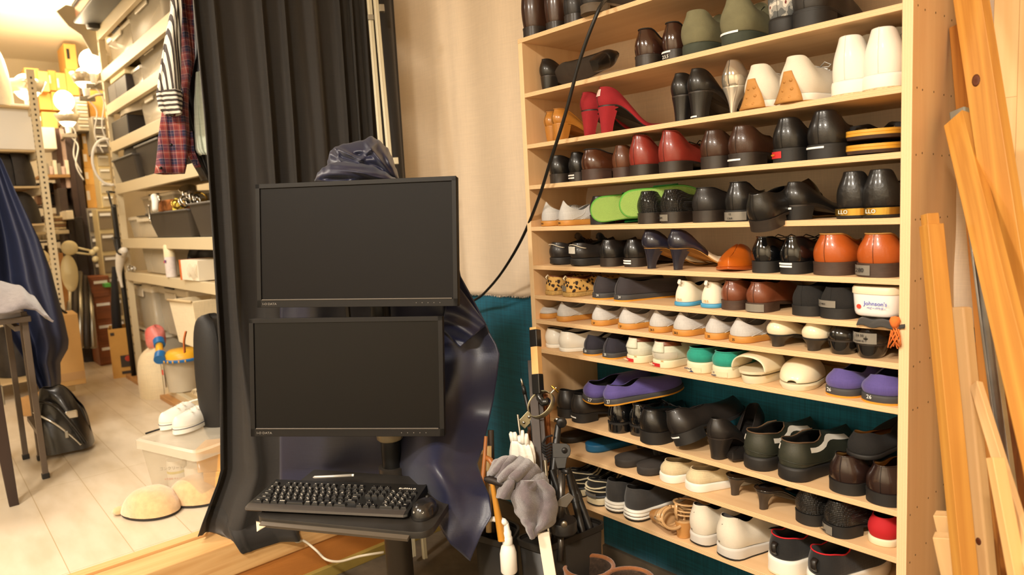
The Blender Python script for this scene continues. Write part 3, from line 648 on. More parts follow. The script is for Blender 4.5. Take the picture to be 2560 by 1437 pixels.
r = place(5, 1775, 'orange-brown leather slipper with its toe facing out', 'slipper', 'sneaker', Last(L=.25, wh=.058, wb=.092, toe=.5, hb=.012, hs=.02, hv=.058, ht=.024, hh=.012, ph=.008, yt=.5, ins=.9), um=leather('orange_slipper_leather', (198, 98, 24), .32, .3, .05), sm=LORG, lm=INB, name='slipper', seam=False)
r.location.y = YF+.245; r.location.x = row_x(1795, 5, .02)+.0; r.rotation_euler.z = PI+.28; r.location.x -= .03
for px, lb, o, st in ((1871, 'black patent shoe without strips beside the orange slipper', .012, None), (1941, 'black patent shoe with two white strips on its heel', .008, [.95, .7])):
    place(5, px, lb, 'shoe', 'dress', men(wh=.060, wb=.09, hb=.062, hh=.026), um=PATENT, sm=RUB, off=o, strip=st, collar=PATENT, lace=SEAM)
for px, lb, o, tp in ((2015, 'orange-brown leather shoe without a label on the sixth board', .010, None), (2130, 'orange-brown leather shoe with a grey label reading 280', .004, (-.9, -.05, .004, .026, '280'))):
    place(5, px, lb, 'shoe', 'dress', men(wh=.088, wb=.108, hb=.066, hh=.028, L=.28), um=LORG, sm=BRSOLE, lm=INS, off=o, tape=tp, rz=-.08, collar=INS)
# --- seventh board
LEO = leopard()
for px, lb, o in ((1354, 'leopard print slip-on with rope sole, left one of the pair', .014), (1397, 'leopard print slip-on with rope sole and clear label, right one of the pair', .008)):
    S = canv(wh=.062, wb=.09, hb=.046, hs=.040, peak=.004, hh=.014, ph=.012, L=.24, lean=.004, ins=.85)
    r = place(6, px, lb, 'shoe', 'sneaker', S, um=LEO, sm=ROPE, lm=LCOG, off=o, rz=-.15, collar=LCOG, seam=False, name='espadrille')
    MB().tube([(0, -.002, .052), (0, -.006, .060), (0, .002, .067), (0, .008, .058)], .004, 6, flat=.4).build('pull_tab', CREAML, r, smooth=True)
    if 'label' in lb: patch(S, -.7, .1, .018, .036, DULLT, r, 'label_tape', .0040)
for px, lb, o, n_ in ((1469, 'charcoal canvas shoe marked 24 with a mustard sole', .012, '24'), (1522, 'charcoal canvas shoe with a mustard sole, right one of the pair', .008, '24')):
    place(6, px, lb, 'shoe', 'sneaker', canv(wh=.062, wb=.09, L=.262, hb=.044, hs=.036, hv=.04, peak=.010, hh=.019, ph=.016), um=CNAVY, sm=GREYS, hm=MUST, off=o, rz=-.30, num=(n_, .013, .010, INKW, .25), seam=SEAM, name='canvas_shoe')
for px, lb, o in ((1679, 'white slip-on with a sky blue sole, left one of the pair', .012), (1744, 'white slip-on with a sky blue sole, right one partly in shade', .016)):
    S = canv(wh=.056, wb=.088, L=.24, hb=.056, hs=.040, peak=.004, hh=.010, ph=.010, lean=.010, ins=.62)
    r = place(6, px, lb, 'shoe', 'sneaker', S, um=leather('white_canvas', (232, 222, 200), .85, 0, .03), sm=BLUER, off=o, seam=False, name='slip_on_shoe', num=('23.5', .018, .009, MUST, .0))
    MB().tube([(0, .002, .058), (0, -.004, .064), (0, .000, .072), (0, .006, .064)], .005, 6, flat=.4).build('pull_tab', WHL, r, smooth=True)
for px, lb, o, tp in ((1794, 'scuffed reddish brown shoe without a label on the seventh board', .014, None), (1857, 'scuffed reddish brown shoe with a clear label on its heel', .008, (-.9, .45, .002, .021, ''))):
    place(6, px, lb, 'shoe', 'dress', men(wh=.062, wb=.088, L=.25, hb=.052, hs=.046, hh=.022, ins=.68, bulge=.006), um=LCOG, sm=BRSOLE, off=o, tape=tp, collar=True)
for px, lb, o, tp in ((1966, 'black suede shoe left of the labelled one', .012, None), (2036, 'black suede shoe with a handwritten grey label across its back', .006, (-1.0, .15, .026, .042, 'マルイ4012'))):
    place(6, px, lb, 'shoe', 'dress', men(wh=.074, wb=.094, L=.25, hb=.050, hs=.044, hh=.022, ins=.70, bulge=.004), um=SUEBK, sm=RUB, off=o, tape=tp, rz=-.06)
# --- eighth board
K = [(1338, '', 'flattened grey canvas shoe at the left end of the eighth board', .06, .02), (1383, '', 'grey canvas shoe with a pointed heel flap second from the left', .052, .008),
     (1469, '27', 'grey canvas shoe third from the left on the eighth board', .060, .010), (1533, '27', 'grey canvas shoe fourth from the left on the eighth board', .064, .008),
     (1612, '26.5', 'grey canvas shoe fifth from the left on the eighth board', .058, .012), (1668, '26.5', 'grey canvas shoe sixth from the left on the eighth board', .064, .008),
     (1752, '25', 'grey canvas shoe seventh from the left on the eighth board', .054, .012), (1808, '25', 'grey canvas shoe nearest the white kitten heels', .064, .008)]
for i, (px, n_, lb, wh, o) in enumerate(K):
    _S = canv(wh=wh, wb=.09, L=.262, hb=.026 if i else .018, hs=.028, hv=.042, peak=.026 if i else .004, hh=.0165, ph=.0165, ht=.028); _r = place(7, px, lb, 'shoe', 'sneaker', _S, um=CGREY, sm=GUM, lm=CGREY, off=o, rz=-.22 if i % 2 else -.12, num=(n_, .008, .009, INKB, .0) if n_ else None, seam=False, name='canvas_shoe')
    if i: cross_seams(_S, _r)
for px, lb, o in ((1903, 'cream white kitten heel with a dark heel, left one of the pair', .012), (1990, 'cream white kitten heel with a dark heel, right one of the pair', .012)):
    place(7, px, lb, 'shoe', 'pump', wom(wh=.058, wb=.076, hb=.044, hh=.030, hs=.028, L=.22, bulge=.005), um=CREAML, hm=mat('dark_grey_heel', (52, 46, 40), .3), sm=SEAM, heel=(.40, 2.4, .5), lm=INC, off=o, rz=-.2, seam=False, name='kitten_heel')
for px, lb, o, tp in ((2054, 'glossy black low-heeled pump without a label on the eighth board', .012, None), (2128, 'glossy black low-heeled pump with a handwritten label on its back', .006, (-.8, .35, .034, .058, '24 50|MARIE 4U'))):
    place(7, px, lb, 'shoe', 'pump', wom(wh=.064, wb=.08, hb=.048, hh=.032, hs=.030, L=.23), um=leather('scuffed_patent', (26, 24, 22), .16, .6, .2), hm=PATENT, heel=(.66, .7, .7), off=o, tape=tp, rz=-.1, name='pump')
# --- ninth board
for px, lb, o in ((1352, 'white leather sneaker partly behind the nunchaku handle', .03), (1385, 'white leather sneaker angled at the left end of the ninth board', .012)):
    place(8, px, lb, 'shoe', 'sneaker', snk(wh=.060, wb=.09, hb=.054, hs=.044, hv=.05, hh=.012, ph=.012, L=.24), um=WHL, sm=WHR, off=o, rz=-.55, seam=False, name='sneaker')
for px, lb, o, n_ in ((1450, 'dark navy canvas shoe marked 25, left one of the pair', .014, '25'), (1498, 'dark navy canvas shoe marked 25, right one of the pair', .010, '25')):
    place(8, px, lb, 'shoe', 'sneaker', canv(wh=.056, wb=.088, L=.25, hb=.040, peak=.006, hh=.018, ph=.015), um=CINK, sm=GREYS, hm=MUST, off=o, num=(n_, .013, .010, INKW, .0), rz=-.1, name='canvas_shoe')
for px, lb, o in ((1558, 'pale mint sneaker with a red heel tab, left one of the pair', .012), (1622, 'pale mint sneaker with a red heel tab and clear tape, right one of the pair', .006)):
    S = snk(wh=.068, wb=.094, L=.25, hb=.052, hs=.044, hv=.05, hh=.022, ph=.018, ins=.82, bulge=.006)
    r = place(8, px, lb, 'shoe', 'sneaker', S, um=CMINT, sm=CRR, off=o, seam=False, collar=LCOG, name='sneaker', num=('265', .021, .006, MUST, .2), rz=-.06)
    p = patch(S, -.75, .1, .003, .013, REDL, r, 'heel_tab', .0042); text_on('tape_writing', 'RedShoe', .0075, CREAML, p, heelpt(S, -.32, .008, .0062), (0, 0, -.33))
    uf = upsurf(S); MB().grid(9, 4, lambda a, b: uf(lerp(-1.2, 1.2, a), lerp(.80, 1.0, b))).build('collar_patch', LCOG, r, smooth=True, solid=.001, offs=1)
    MB().grid(5, 8, lambda a, b: uf(lerp(-.32, .32, a), lerp(.45, 1.0, b))).build('back_strip', CMINT, r, smooth=True, solid=.002, offs=1)
    if 'clear' in lb: MB().grid(9, 4, lambda a, b: uf(lerp(-1.0, .9, a), lerp(.1, .48, b))).build('label_tape', mat('clear_pale_tape', (196, 190, 174), .25, coat=.4), r, smooth=True)
for px, lb, o, w_ in ((1709, 'turquoise and cream sneaker with a small blue emblem', .010, 'JackPurcell'), (1772, 'turquoise and cream sneaker with handwriting on its sole', .006, '23|1900円')):
    S = snk(wh=.066, wb=.094, L=.25, hb=.038, hs=.034, hv=.04, hh=.030, ph=.024, ins=.86)
    r = place(8, px, lb, 'shoe', 'sneaker', S, um=CTEAL, sm=CRR, off=o, seam=False, collar=CTEAL, name='sneaker')
    p = patch(S, -.75, .35, .004, .017, mat('ivory_patch', (222, 206, 170), .6), r, 'heel_patch', .0042)
    for i, tx in enumerate(w_.split('|')): text_on('tape_writing', tx, .0058, mat('navy_ink', (30, 50, 96), .6), p, heelpt(S, -.2, (.012 if len(w_) < 12 and '|' not in w_ else .014-.008*i), .0062), (0, 0, -.2))
    if 'emblem' in lb: MB().add([(-.012, -.0062, .004), (.004, -.0062, .004), (-.004, -.0062, .009)], [(0, 1, 2)]).build('emblem', mat('navy_ink', (30, 50, 96)), p)
def clog(px, row, lb, off, rz, openh):
    S = Last(L=.235, wh=.064, wb=.094, toe=1, hb=.006, hs=.010, hv=.046, ht=.030, hh=.022, ph=.014, yt=.46, ins=.9, spring=.008)
    r = place(row, px, lb, 'clog', 'sneaker', S, um=CREAML, sm=CRR, lm=CRR, off=off, seam=False, name='clog')
    return r, S
# peep-toe clog with the toe facing out: sole, footbed, arched strap
x = row_x(1880, 8, .02); r = thing('clog', 'cream clog with an open front facing out beside the turquoise sneakers', 'clog', (x, YF-.006, SH[8]+.0006), -.06)
S = Last(L=.235, wh=.070, wb=.084, toe=1, hh=.020, ph=.024, spring=-.0, hr=.8)
lp = S.loop(22); MB().loft([[(a*.92, b+.004, 0) for a, b, y in lp], [(a, b, .012) for a, b, y in lp], [(a, b, .020) for a, b, y in lp]]).build('sole', CRR, r, smooth=True, auto=40)
MB().loft([[(a*1.12, b-.006, .026) for a, b, y in lp], [(a*1.16, b-.007, .033) for a, b, y in lp]]).build('footbed', CREAML, r, smooth=True, auto=40)
def arch(u, v):
    a = PI*u; y = v*.10+.006*math.sin(a); w = .044+.001*v; h = .036+.006*v
    return (-math.cos(a)*w, y+.012*abs(math.cos(a))-.010, .031+h*math.sin(a)**.7)
MB().grid(17, 6, arch).build('strap', CREAML, r, smooth=True, solid=.006, offs=1, sub=1)
MB().grid(9, 3, lambda u, v: ((u-.5)*.06, .02+.02*v, .022+.010*v)).build('bridge', CRR, r, smooth=True)
x = row_x(1985, 8, .02); r = thing('clog', 'cream closed-toe clog facing out beside the purple canvas shoes', 'clog', (x+.004, YF-.004, SH[8]+.0006), .12)
S2 = Last(L=.235, wh=.092, wb=.086, toe=1, hr=.75, hh=.02, ph=.02)
lp = S2.loop(22); MB().loft([[(a*.9, b+.004, .0) for a, b, y in lp], [(a, b-.001, .012) for a, b, y in lp], [(a*.98, b, .016) for a, b, y in lp]]).build('sole', CRR, r, smooth=True, auto=40)
def dome(u, v):
    a = PI*u; y = .004+v*.11; q = math.sin(min(1, v*1.7+.02)*PI/2)**.6
    return (-math.cos(a)*.047*q**.7, y-.010*(1-q)*0, .018+.050*math.sin(a)**.8*q)
MB().grid(17, 12, dome).build('upper', CREAML, r, smooth=True, solid=.004, sub=1)
for px, lb, o, n_, wd in ((2049, 'purple canvas shoe marked 26 on the ninth board', .012, '26', .076), (2142, 'purple canvas shoe at the right end of the ninth board', .006, '26', .090)):
    place(8, px, lb, 'shoe', 'sneaker', canv(wh=wd, wb=.094, L=.262, hb=.038, peak=.008, hh=.019, ph=.016, bulge=.007, ins=.7), um=CPUR, sm=GREYS, hm=MUST, off=o, num=(n_, .014, .012, INKW, -.2), seam=False, rz=-.1, name='canvas_shoe')
# --- tenth board
for px, lb, o, st in ((1383, 'dull black leather shoe under the purple shoes, left one', .02, None), (1418, 'dull black leather shoe with a white strip under the purple shoes', .012, [.6])):
    place(9, px, lb, 'shoe', 'dress', men(wh=.068, wb=.10, hb=.064, hh=.028), um=LBLK2, sm=RUB, off=o, strip=st, rz=-.15)
for i, (px, lb, o) in enumerate(((1447, 'purple canvas shoe marked 27 resting on black shoes, left one', .02), (1497, 'purple canvas shoe marked 27 resting on black shoes, right one', .012))):
    S = canv(wh=.070, wb=.096, L=.268, hb=.038, peak=.006, hh=.019, ph=.016, bulge=.006)
    r = place(9, px, lb, 'shoe', 'sneaker', S, um=CPUR, sm=GREYS, hm=MUST, off=o, num=('27', .013, .016, INKW, .30), seam=False, name='canvas_shoe')
    r.location.z = SH[9]+(.082 if i else .076); r.rotation_euler = (math.radians(4), math.radians(10 if not i else -8), -.45 if i else -.2)
for px, lb, o, in ((1512, 'black patent shoe beside the laced black shoe, left one', .010), (1566, 'black patent shoe half hidden behind the laced black shoe', .03)):
    place(9, px, lb, 'shoe', 'dress', men(wh=.064, wb=.09, hb=.066, hh=.030, L=.26), um=PATENT, sm=RUB, hm=PATENT, off=o, lace=SEAM)
place(9, 1585, 'large black leather lace-up standing at the front of the tenth board', 'shoe', 'dress', men(wh=.082, wb=.108, hb=.066, hh=.034), um=LBLK, sm=RUB, off=-.004, lace=SEAM, collar=True, rz=-.12)
r = place(9, 1672, 'black leather shoe tilted on its side with its sole showing', 'shoe', 'dress', men(wh=.078, wb=.106, hb=.068, hh=.032), um=LBLK2, sm=RUB, off=.0, strip=[.8], collar=True)
r.rotation_euler = (math.radians(9), math.radians(-20), -.18); r.location.z += .018
S = wom(wh=.062, wb=.08, hb=.054, hh=.060, hs=.03, bulge=.005)
place(9, 1755, 'black pump with a tapered block heel on the tenth board', 'shoe', 'pump', S, um=LBLK2, hm=LBLK2, heel=(.60, 1.6, .7), off=.008, name='pump', rz=-.15)
r = place(9, 1800, 'black pump with its rounded toe facing out beside the green sneakers', 'shoe', 'pump', wom(wh=.056, wb=.078, hb=.054, hh=.055, L=.22), um=LBLK2, hm=LBLK2, heel=(.6, .8, .7), off=.02, name='pump')
r.rotation_euler = (0, 0, PI+.22); r.location.z = SH[9]+.0006; r.location.y = YF+.232; r.location.x = row_x(1822, 9, .02)-.035
for px, lb, o in ((1845, 'dark green sneaker with a white side stripe, left one of the pair', .012), (1930, 'dark green sneaker with a white side stripe, right one of the pair', .004)):
    S = snk(wh=.076, wb=.106, hb=.064, hs=.056, hv=.074, hh=.034, ph=.026, bulge=.004, ins=.86)
    r = place(9, px, lb, 'shoe', 'sneaker', S, um=OLIV, sm=RUB, off=o, seam=False, collar=mat('brown_edge', (96, 72, 50), .8), name='sneaker', rz=-.12)
    uf = upsurf(S, .0008)
    MB().grid(14, 3, lambda a, b: uf(lerp(.9, 2.5, a), lerp(.60, .80, b)-.10*a)).build('side_stripe', WHL, r, smooth=True)
    MB().grid(5, 3, lambda a, b: uf(lerp(-.9, -.35, a), lerp(.62, .84, b))).build('heel_mark', WHL, r, smooth=True)
    MB().tube([uf(lerp(-1.2, 2.6, i/20), .18+.10*math.sin(i/3)) for i in range(21)], .0009, 5).build('stitching', OLIV, r, smooth=True)
for px, lb, o in ((2058, 'dark burgundy brown loafer, left one of the pair under a slipper', .010), (2154, 'dark burgundy brown loafer at the right end of the tenth board', .004)):
    place(9, px, lb, 'shoe', 'loafer', men(wh=.080, wb=.108, hb=.064, hs=.05, hh=.026, ph=.012), um=leather('burgundy_brown', (44, 28, 24), .24, .6, .1), sm=RUB, lm=INS, off=o, collar=True, name='loafer', rz=-.05)
S = Last(L=.24, wh=.072, wb=.092, toe=1, hb=.05, hs=.03, hv=.02, ht=.03, hh=.010, ph=.008, yt=.6, ins=.55, bulge=.004)
r = place(9, 2105, 'black suede slipper lying on top of the burgundy loafers', 'slipper', 'sneaker', S, um=SUEBK, sm=RUB, lm=INS, seam=False, name='slipper')
r.location = (row_x(2142, 9, .03), YF+.030, SH[9]+.088); r.rotation_euler = (math.radians(3), 0, -.1)
# --- eleventh board
def slide(px, row, lb, m, sm_, off=.01, L=.25, w_=.085, rz=0, name='slipper', h=.020):
    S = Last(L=L, wh=w_*.86, wb=w_, toe=1, hh=h, ph=h*.8, spring=.006, hr=.7)
    x = row_x(px, row, off)+S.wh/2; r = thing(name, lb, 'slipper', (x, YF+off, SH[row]+.0006), rz)
    lp = S.loop(22); lo = [[(lerp(a, a*q, 1), b+(1-q)*.02, z*S.zf(max(0, y))) for a, b, y in lp] for z, q in ((0, .94), (.3, 1), (.7, .99), (1, 1.02), (1.05, .97))]
    MB().loft(lo).build('sole', sm_, r, smooth=True)
    MB().grid(13, 7, lambda u, v: (-math.cos(PI*u)*w_*.5, L*(.45+.38*v), S.zf(L*.6)+.045*math.sin(PI*u)**.7*(1-.25*v))).build('strap', m, r, smooth=True, solid=.004, sub=1)
    return r
slide(1385, 10, 'black slide sandal in the dark left end of the eleventh board', LBLK2, RUB, .06, rz=-.2, name='slide_sandal')
slide(1448, 10, 'blue rubber slide sandal on the eleventh board', mat('blue_rubber', (14, 88, 130), .5), MATS['blue_rubber'], .05, rz=-.2, name='slide_sandal', h=.024)
slide(1520, 10, 'charcoal slide sandal, left one of the pair on the eleventh board', GREYS, mat('charcoal_foam', (52, 47, 44), .8, var=.15, vscale=30, bump=.5), .012, rz=-.2, name='slide_sandal', h=.024)
slide(1574, 10, 'charcoal slide sandal, right one of the pair on the eleventh board', GREYS, MATS['charcoal_foam'], .006, rz=-.2, name='slide_sandal', h=.024)
for px, lb, o in ((1634, 'beige canvas slip-on with a white sole, left one of the pair', .012), (1697, 'beige canvas slip-on with a white sole, right one of the pair', .008)):
    place(10, px, lb, 'shoe', 'sneaker', canv(wh=.066, wb=.09, L=.25, hb=.034, hs=.026, hv=.045, peak=0, hh=.024, ph=.020, ins=.72, bulge=.004, yt=.5), um=CBEI, sm=WHR, lm=CBEI, off=o, seam=False, collar=CBEI, rz=-.35, name='slip_on_shoe')
for px, lb, o in ((1803, 'black kitten heel sandal, left one of the pair', .05), (1872, 'black kitten heel sandal, right one of the pair', .02)):
    place(10, px, lb, 'shoe', 'pump', wom(wh=.052, wb=.076, hb=.010, hh=.052, hs=.010, hv=.016, L=.22, ht=.012), um=PATENT, hm=mat('grey_brown_heel', (62, 52, 44), .4), sm=LBLK2, heel=(.30, 3.2, .5), off=o, rz=-.35, seam=False, name='kitten_heel')
for px, lb, o, tp in ((1970, 'woven black slip-on without a label on the eleventh board', .02, None), (2040, 'woven black slip-on with a grey label on its heel', .006, (-.8, .1, .003, .024, '24|2,500円'))):
    place(10, px, lb, 'shoe', 'dress', men(wh=.068, wb=.092, L=.262, hb=.058, hs=.044, hv=.04, hh=.026, yt=.55), um=WVN, sm=RUB, off=o, tape=tp, rz=-.3, name='slip_on_shoe')
rs = place(10, 2231, 'red sneaker with a white sole at the right end of the eleventh board', 'shoe', 'sneaker', snk(wh=.06, hb=.05, hh=.016, ph=.014, L=.24), um=mat('red_canvas', (178, 18, 28), .8), sm=CRR, off=.03, seam=False, name='sneaker')
rs.location.x = XR-.045; rs.location.y = YF+.13; rs.rotation_euler.z = .12; rs.location.y = YF+.03
# --- twelfth board
for px, lb, o, tp in ((1412, 'cream and black open-weave sneaker at the left end of the lowest board', .02, None), (1458, 'cream and black open-weave sneaker with a clear label', .010, (-.9, .4, .026, .042, '|14.5'))):
    S = snk(wh=.066, wb=.094, hb=.064, hh=.024, ph=.02, L=.26, ins=.85)
    r = place(11, px, lb, 'shoe', 'runner', S, um=BLKKNIT, sm=CRR, hm=RUB, off=o, seam=False, name='sneaker', rz=-.1, tape=tp)
    uf = upsurf(S, .0012)
    for k, (h0, am) in enumerate(((.12, .03), (.38, .06), (.62, -.06), (.88, .05))):
        MB().tube([uf(lerp(-3.2, 3.4, i/30), h0+am*math.sin(i/30*PI*5)) for i in range(31)], .0042, 6, flat=.5).build('cage_strap', CRR if k else mat('grey_blue_rubber', (96, 100, 108), .6), r, smooth=True)
for px, lb, o, tp in ((1503, 'charcoal sneaker with a ridged white sole, left one of the pair', .012, None), (1549, 'charcoal sneaker with a ridged white sole and a label, right one', .006, (-.95, .2, .040, .070, '18|15.4 COP|¥90'))):
    S = snk(wh=.072, wb=.098, hb=.066, hs=.05, hh=.036, ph=.03, L=.272, ins=.8, bulge=.003)
    r = place(11, px, lb, 'shoe', 'wave', S, um=CHAR, sm=RUB, hm=RUB, off=o, seam=False, name='sneaker', rz=-.12, tongue=BLKKNIT, sole_t=-.012)
    o_ = S.loop(22); lp = []
    for q in range(10):
        e = .005 if q % 3 != 0 else .002; l2 = S.loop(22, e); lp.append([(x, yy, .006+q*.0033+S.spring*1.2*max(0, (y/S.L-.7)/.3)**2) for x, yy, y in l2])
    MB().loft(lp).build('midsole', WHR, r, smooth=True, auto=60)
    if tp:
        for z_, t_ in ((.063, '18'), (.053, 'COP'), (.045, '¥90')): pass
        uf = upsurf(S, .0014); text_on('logo', 'COBRA', .013, INKW, r, uf(2.0, .52), (0, 0, 1.35))
for px, lb, o in ((1712, 'pale beige running shoe beside the beige sandals', .012), (1776, 'white running shoe with a black curved side mark', .0)):
    S = snk(wh=.076 if px > 1750 else .066, wb=.106, hb=.084, hs=.06, hv=.08, hh=.032, ph=.022, L=.285, ins=.66, bulge=.006)
    r = place(11, px, lb, 'shoe', 'runner', S, um=OFFW, sm=mat('pale_grey_foam', (206, 200, 192), .7), hm=RUB, lm=GREYS, off=o, seam=False, name='running_shoe', rz=-.2, lace=WHR, tongue=OFFW, num=('26', .044, .006, INKB, -.1))
    uf = upsurf(S, .0012)
    if px > 1750:
        def sw(a, b):
            c = .30+.5*a**1.6; wd = .03+.30*math.sin(PI*min(1, a*1.0))**1.5*.5*(1 if a < .9 else 1)
            return uf(lerp(1.7, 3.6, a), lerp(.30-.12*math.sin(PI*a)+.02, .34+.48*a**2.2, b) if a > .02 else .34)
        MB().grid(18, 4, sw).build('side_mark', mat('black_mark', (22, 22, 22), .5), r, smooth=True)
    MB().add([uf(-.8, .98), uf(.8, .98), uf(0, .74)], [(0, 1, 2)]).build('heel_notch', GREYS, r)
for px, lb, o in ((1903, 'black knit sneaker with red collar and white sole, left one', .012), (1999, 'black knit sneaker with red collar and white sole, right one', .0)):
    S = snk(wh=.082, wb=.112, hb=.058, hs=.046, hv=.07, hh=.046, ph=.034, L=.285, ins=.82, bulge=.002)
    r = place(11, px, lb, 'shoe', 'runner', S, um=BLKKNIT, sm=WHR, hm=CRR, lm=BLKKNIT, off=o, seam=False, collar=RED, name='sneaker', rz=-.15, tongue=BLKKNIT, lace=mat('speckled_lace', (60, 58, 56), .8, var=.6, vscale=400))
    MB().tube([(0, -.004, .062), (.0, -.012, .070), (0, -.012, .085), (0, -.002, .090)], .008, 8, flat=.5).build('pull_tab', LBLK2, r, smooth=True)
# ------------------------------------------------------------------ other things on the shelf
def frame(x, y, z, loc): # matrix from column vectors
    m = Matrix((x, y, z)).transposed().to_4x4(); m.translation = loc; return m
GRN = mat('lime_foam', (92, 168, 62), .6, var=.05); GRNS = mat('lime_outsole', (150, 184, 92), .8, bump=.9, bscale=420, var=.08, vscale=15)
for k, (px, py, yy, lb) in enumerate(((1474, 508, YF+.030, 'lime green slide sandal on its edge with its whole outsole end showing'), (1546, 487, YF-.012, 'lime green slide sandal on its edge overlapping the first and the woven shoe'))):
    a = math.radians(36 if k == 0 else 38); d = Vector((math.cos(a), math.sin(a), .02)).normalized(); up = Vector((0, -.12, 1)).normalized(); nz = up.cross(d)
    P0 = onY(px, py, yy); hw = .040
    r = thing('slide_sandal', lb, 'sandal'); r.matrix_world = frame(up, d, nz, (P0.x, P0.y, SH[4]+hw+.002+.012*k))
    S = Last(L=.24, wh=.080, wb=.080, toe=1, hr=.55, hh=.02, ph=.02)
    lp = S.loop(22)
    MB().loft([[(x*.97, y+.002, .0025) for x, y, _ in lp], [(x, y, .006) for x, y, _ in lp], [(x, y, .024) for x, y, _ in lp]]).build('sole', GRN, r, smooth=True, auto=50)
    MB().loft([[(x*.9, y*.96+.005, .0) for x, y, _ in lp], [(x*.92, y*.97+.004, .003) for x, y, _ in lp]]).build('outsole', GRNS, r, smooth=True, auto=40)
    MB().grid(13, 5, lambda u, v: (-math.cos(PI*u)*.046, .10+.07*v, .022+.045*math.sin(PI*u)**.7)).build('strap', mat('green_strap', (28, 140, 74), .4), r, smooth=True, solid=.003)
# wooden-look zori, two stacked
for k in (0, 1):
    x = row_x(2104-2*k, 3, .0); r = thing('zori_sandal', ('flat yellow-edged zori sandal lying directly on the fourth board', 'flat yellow-edged zori sandal stacked on top of the other')[k], 'sandal', (x+.058, YF-.002+.004*k, SH[3]+.003+.031*k), .22, rot=(math.radians(1), 0, .22))
    S = Last(L=.27, wh=.108, wb=.104, toe=1.1, hr=.45, hh=.02, ph=.02); lp = S.loop(22)
    MB().loft([[(a*.96, b+.002, 0) for a, b, _ in lp], [(a*.99, b, .007) for a, b, _ in lp]]).build('outsole', BRSOLE, r, smooth=True, auto=40)
    MB().loft([[(a, b, .0072) for a, b, _ in lp], [(a, b, .0122) for a, b, _ in lp], [(a*.99, b+.001, .013) for a, b, _ in lp], [(a, b, .0138) for a, b, _ in lp], [(a*.995, b, .0195) for a, b, _ in lp]]).build('sole', mat('yellow_wood', (214, 158, 52), .35, coat=.3, var=.08), r, smooth=True, auto=40)
    if k:
        for sg in (-1, 1): MB().tube([(0, .19, .02), (sg*.025, .15, .036), (sg*.046, .09, .030), (sg*.05, .07, .018)], .009, 8, flat=.5).build('thong', SUEBK, r, smooth=True)
# powder jar
xj = row_x(2130, 6, .02); r = thing('powder_jar', 'white round-cornered powder jar lying at the right end of the seventh board', 'jar', (xj+.050, YF+.052, SH[6]+.012), -.08)
def rr(w, d, q=3.2, n=32): return [(math.copysign(abs(math.cos(t))**(2/q), math.cos(t))*w, math.copysign(abs(math.sin(t))**(2/q), math.sin(t))*d) for t in [2*PI*i/n for i in range(n)]]
MB().loft([[(x, y, z) for x, y in rr(w_, w_)] for z, w_ in ((0, .042), (.003, .046), (.010, .048), (.048, .0505), (.050, .0505))]).build('body', mat('jar_white', (240, 236, 232), .35, coat=.3), r, smooth=True, auto=50)
MB().loft([[(x, y, z) for x, y in rr(w_, w_)] for z, w_ in ((.0505, .0525), (.062, .0525), (.066, .050))]).build('lid', mat('jar_lid_cream', (226, 210, 180), .4), r, smooth=True, auto=50)
text_on('writing', "Johnson's", .013, mat('blue_print', (60, 80, 190), .5), r, (.010, -.0502, .030), wide=1.0)
text_on('writing', "ベビーパウダー", .006, MATS['blue_print'], r, (.012, -.0502, .020))
MB().lathe([(0, .0006), (.005, .0006), (.0052, 0)], 14, T=Matrix.Translation((-.026, -.0487, .022)) @ Matrix.Rotation(PI/2, 4, 'X')).build('red_dot', mat('red_print', (214, 60, 40), .5), r)
MB().grid(16, 10, lambda u, v: (row_x(2146, 6, 0)+u*.095, YF-.012+v*.12+.003*math.sin(u*9), SH[6]+.006+.0025*math.sin(u*14+v*6)-(.010*(1-v*9) if v < .11 else 0))).build('cleaning_cloth', cloth('dark_grey_cloth', (56, 54, 52)), smooth=True, solid=.004)
tag(bpy.data.objects['cleaning_cloth'], 'dark grey folded cloth lying under the white powder jar', 'cloth')
xo = row_x(2240, 6, 0); r = thing('tassel', 'orange tassel hanging over the board edge beside the powder jar', 'tassel', (xo, YF-.006, SH[6]+.004))
mo = mat('orange_yarn', (226, 120, 50), .9, bump=.6, bscale=600)
MB().lathe([(.0, .016), (.008, .014), (.011, .006), (.009, -.002), (.005, -.010)], 12).build('knot', mo, r, smooth=True)
for i in range(9): MB().tube([(.006*math.cos(i), .003*math.sin(i), -.006), (.010*math.cos(i*1.3), .004*math.sin(i)-.002, -.024), (.013*math.cos(i*1.7), -.003, -.045-.004*(i % 3))], .0016, 5).build('strand', mo, r, smooth=True)
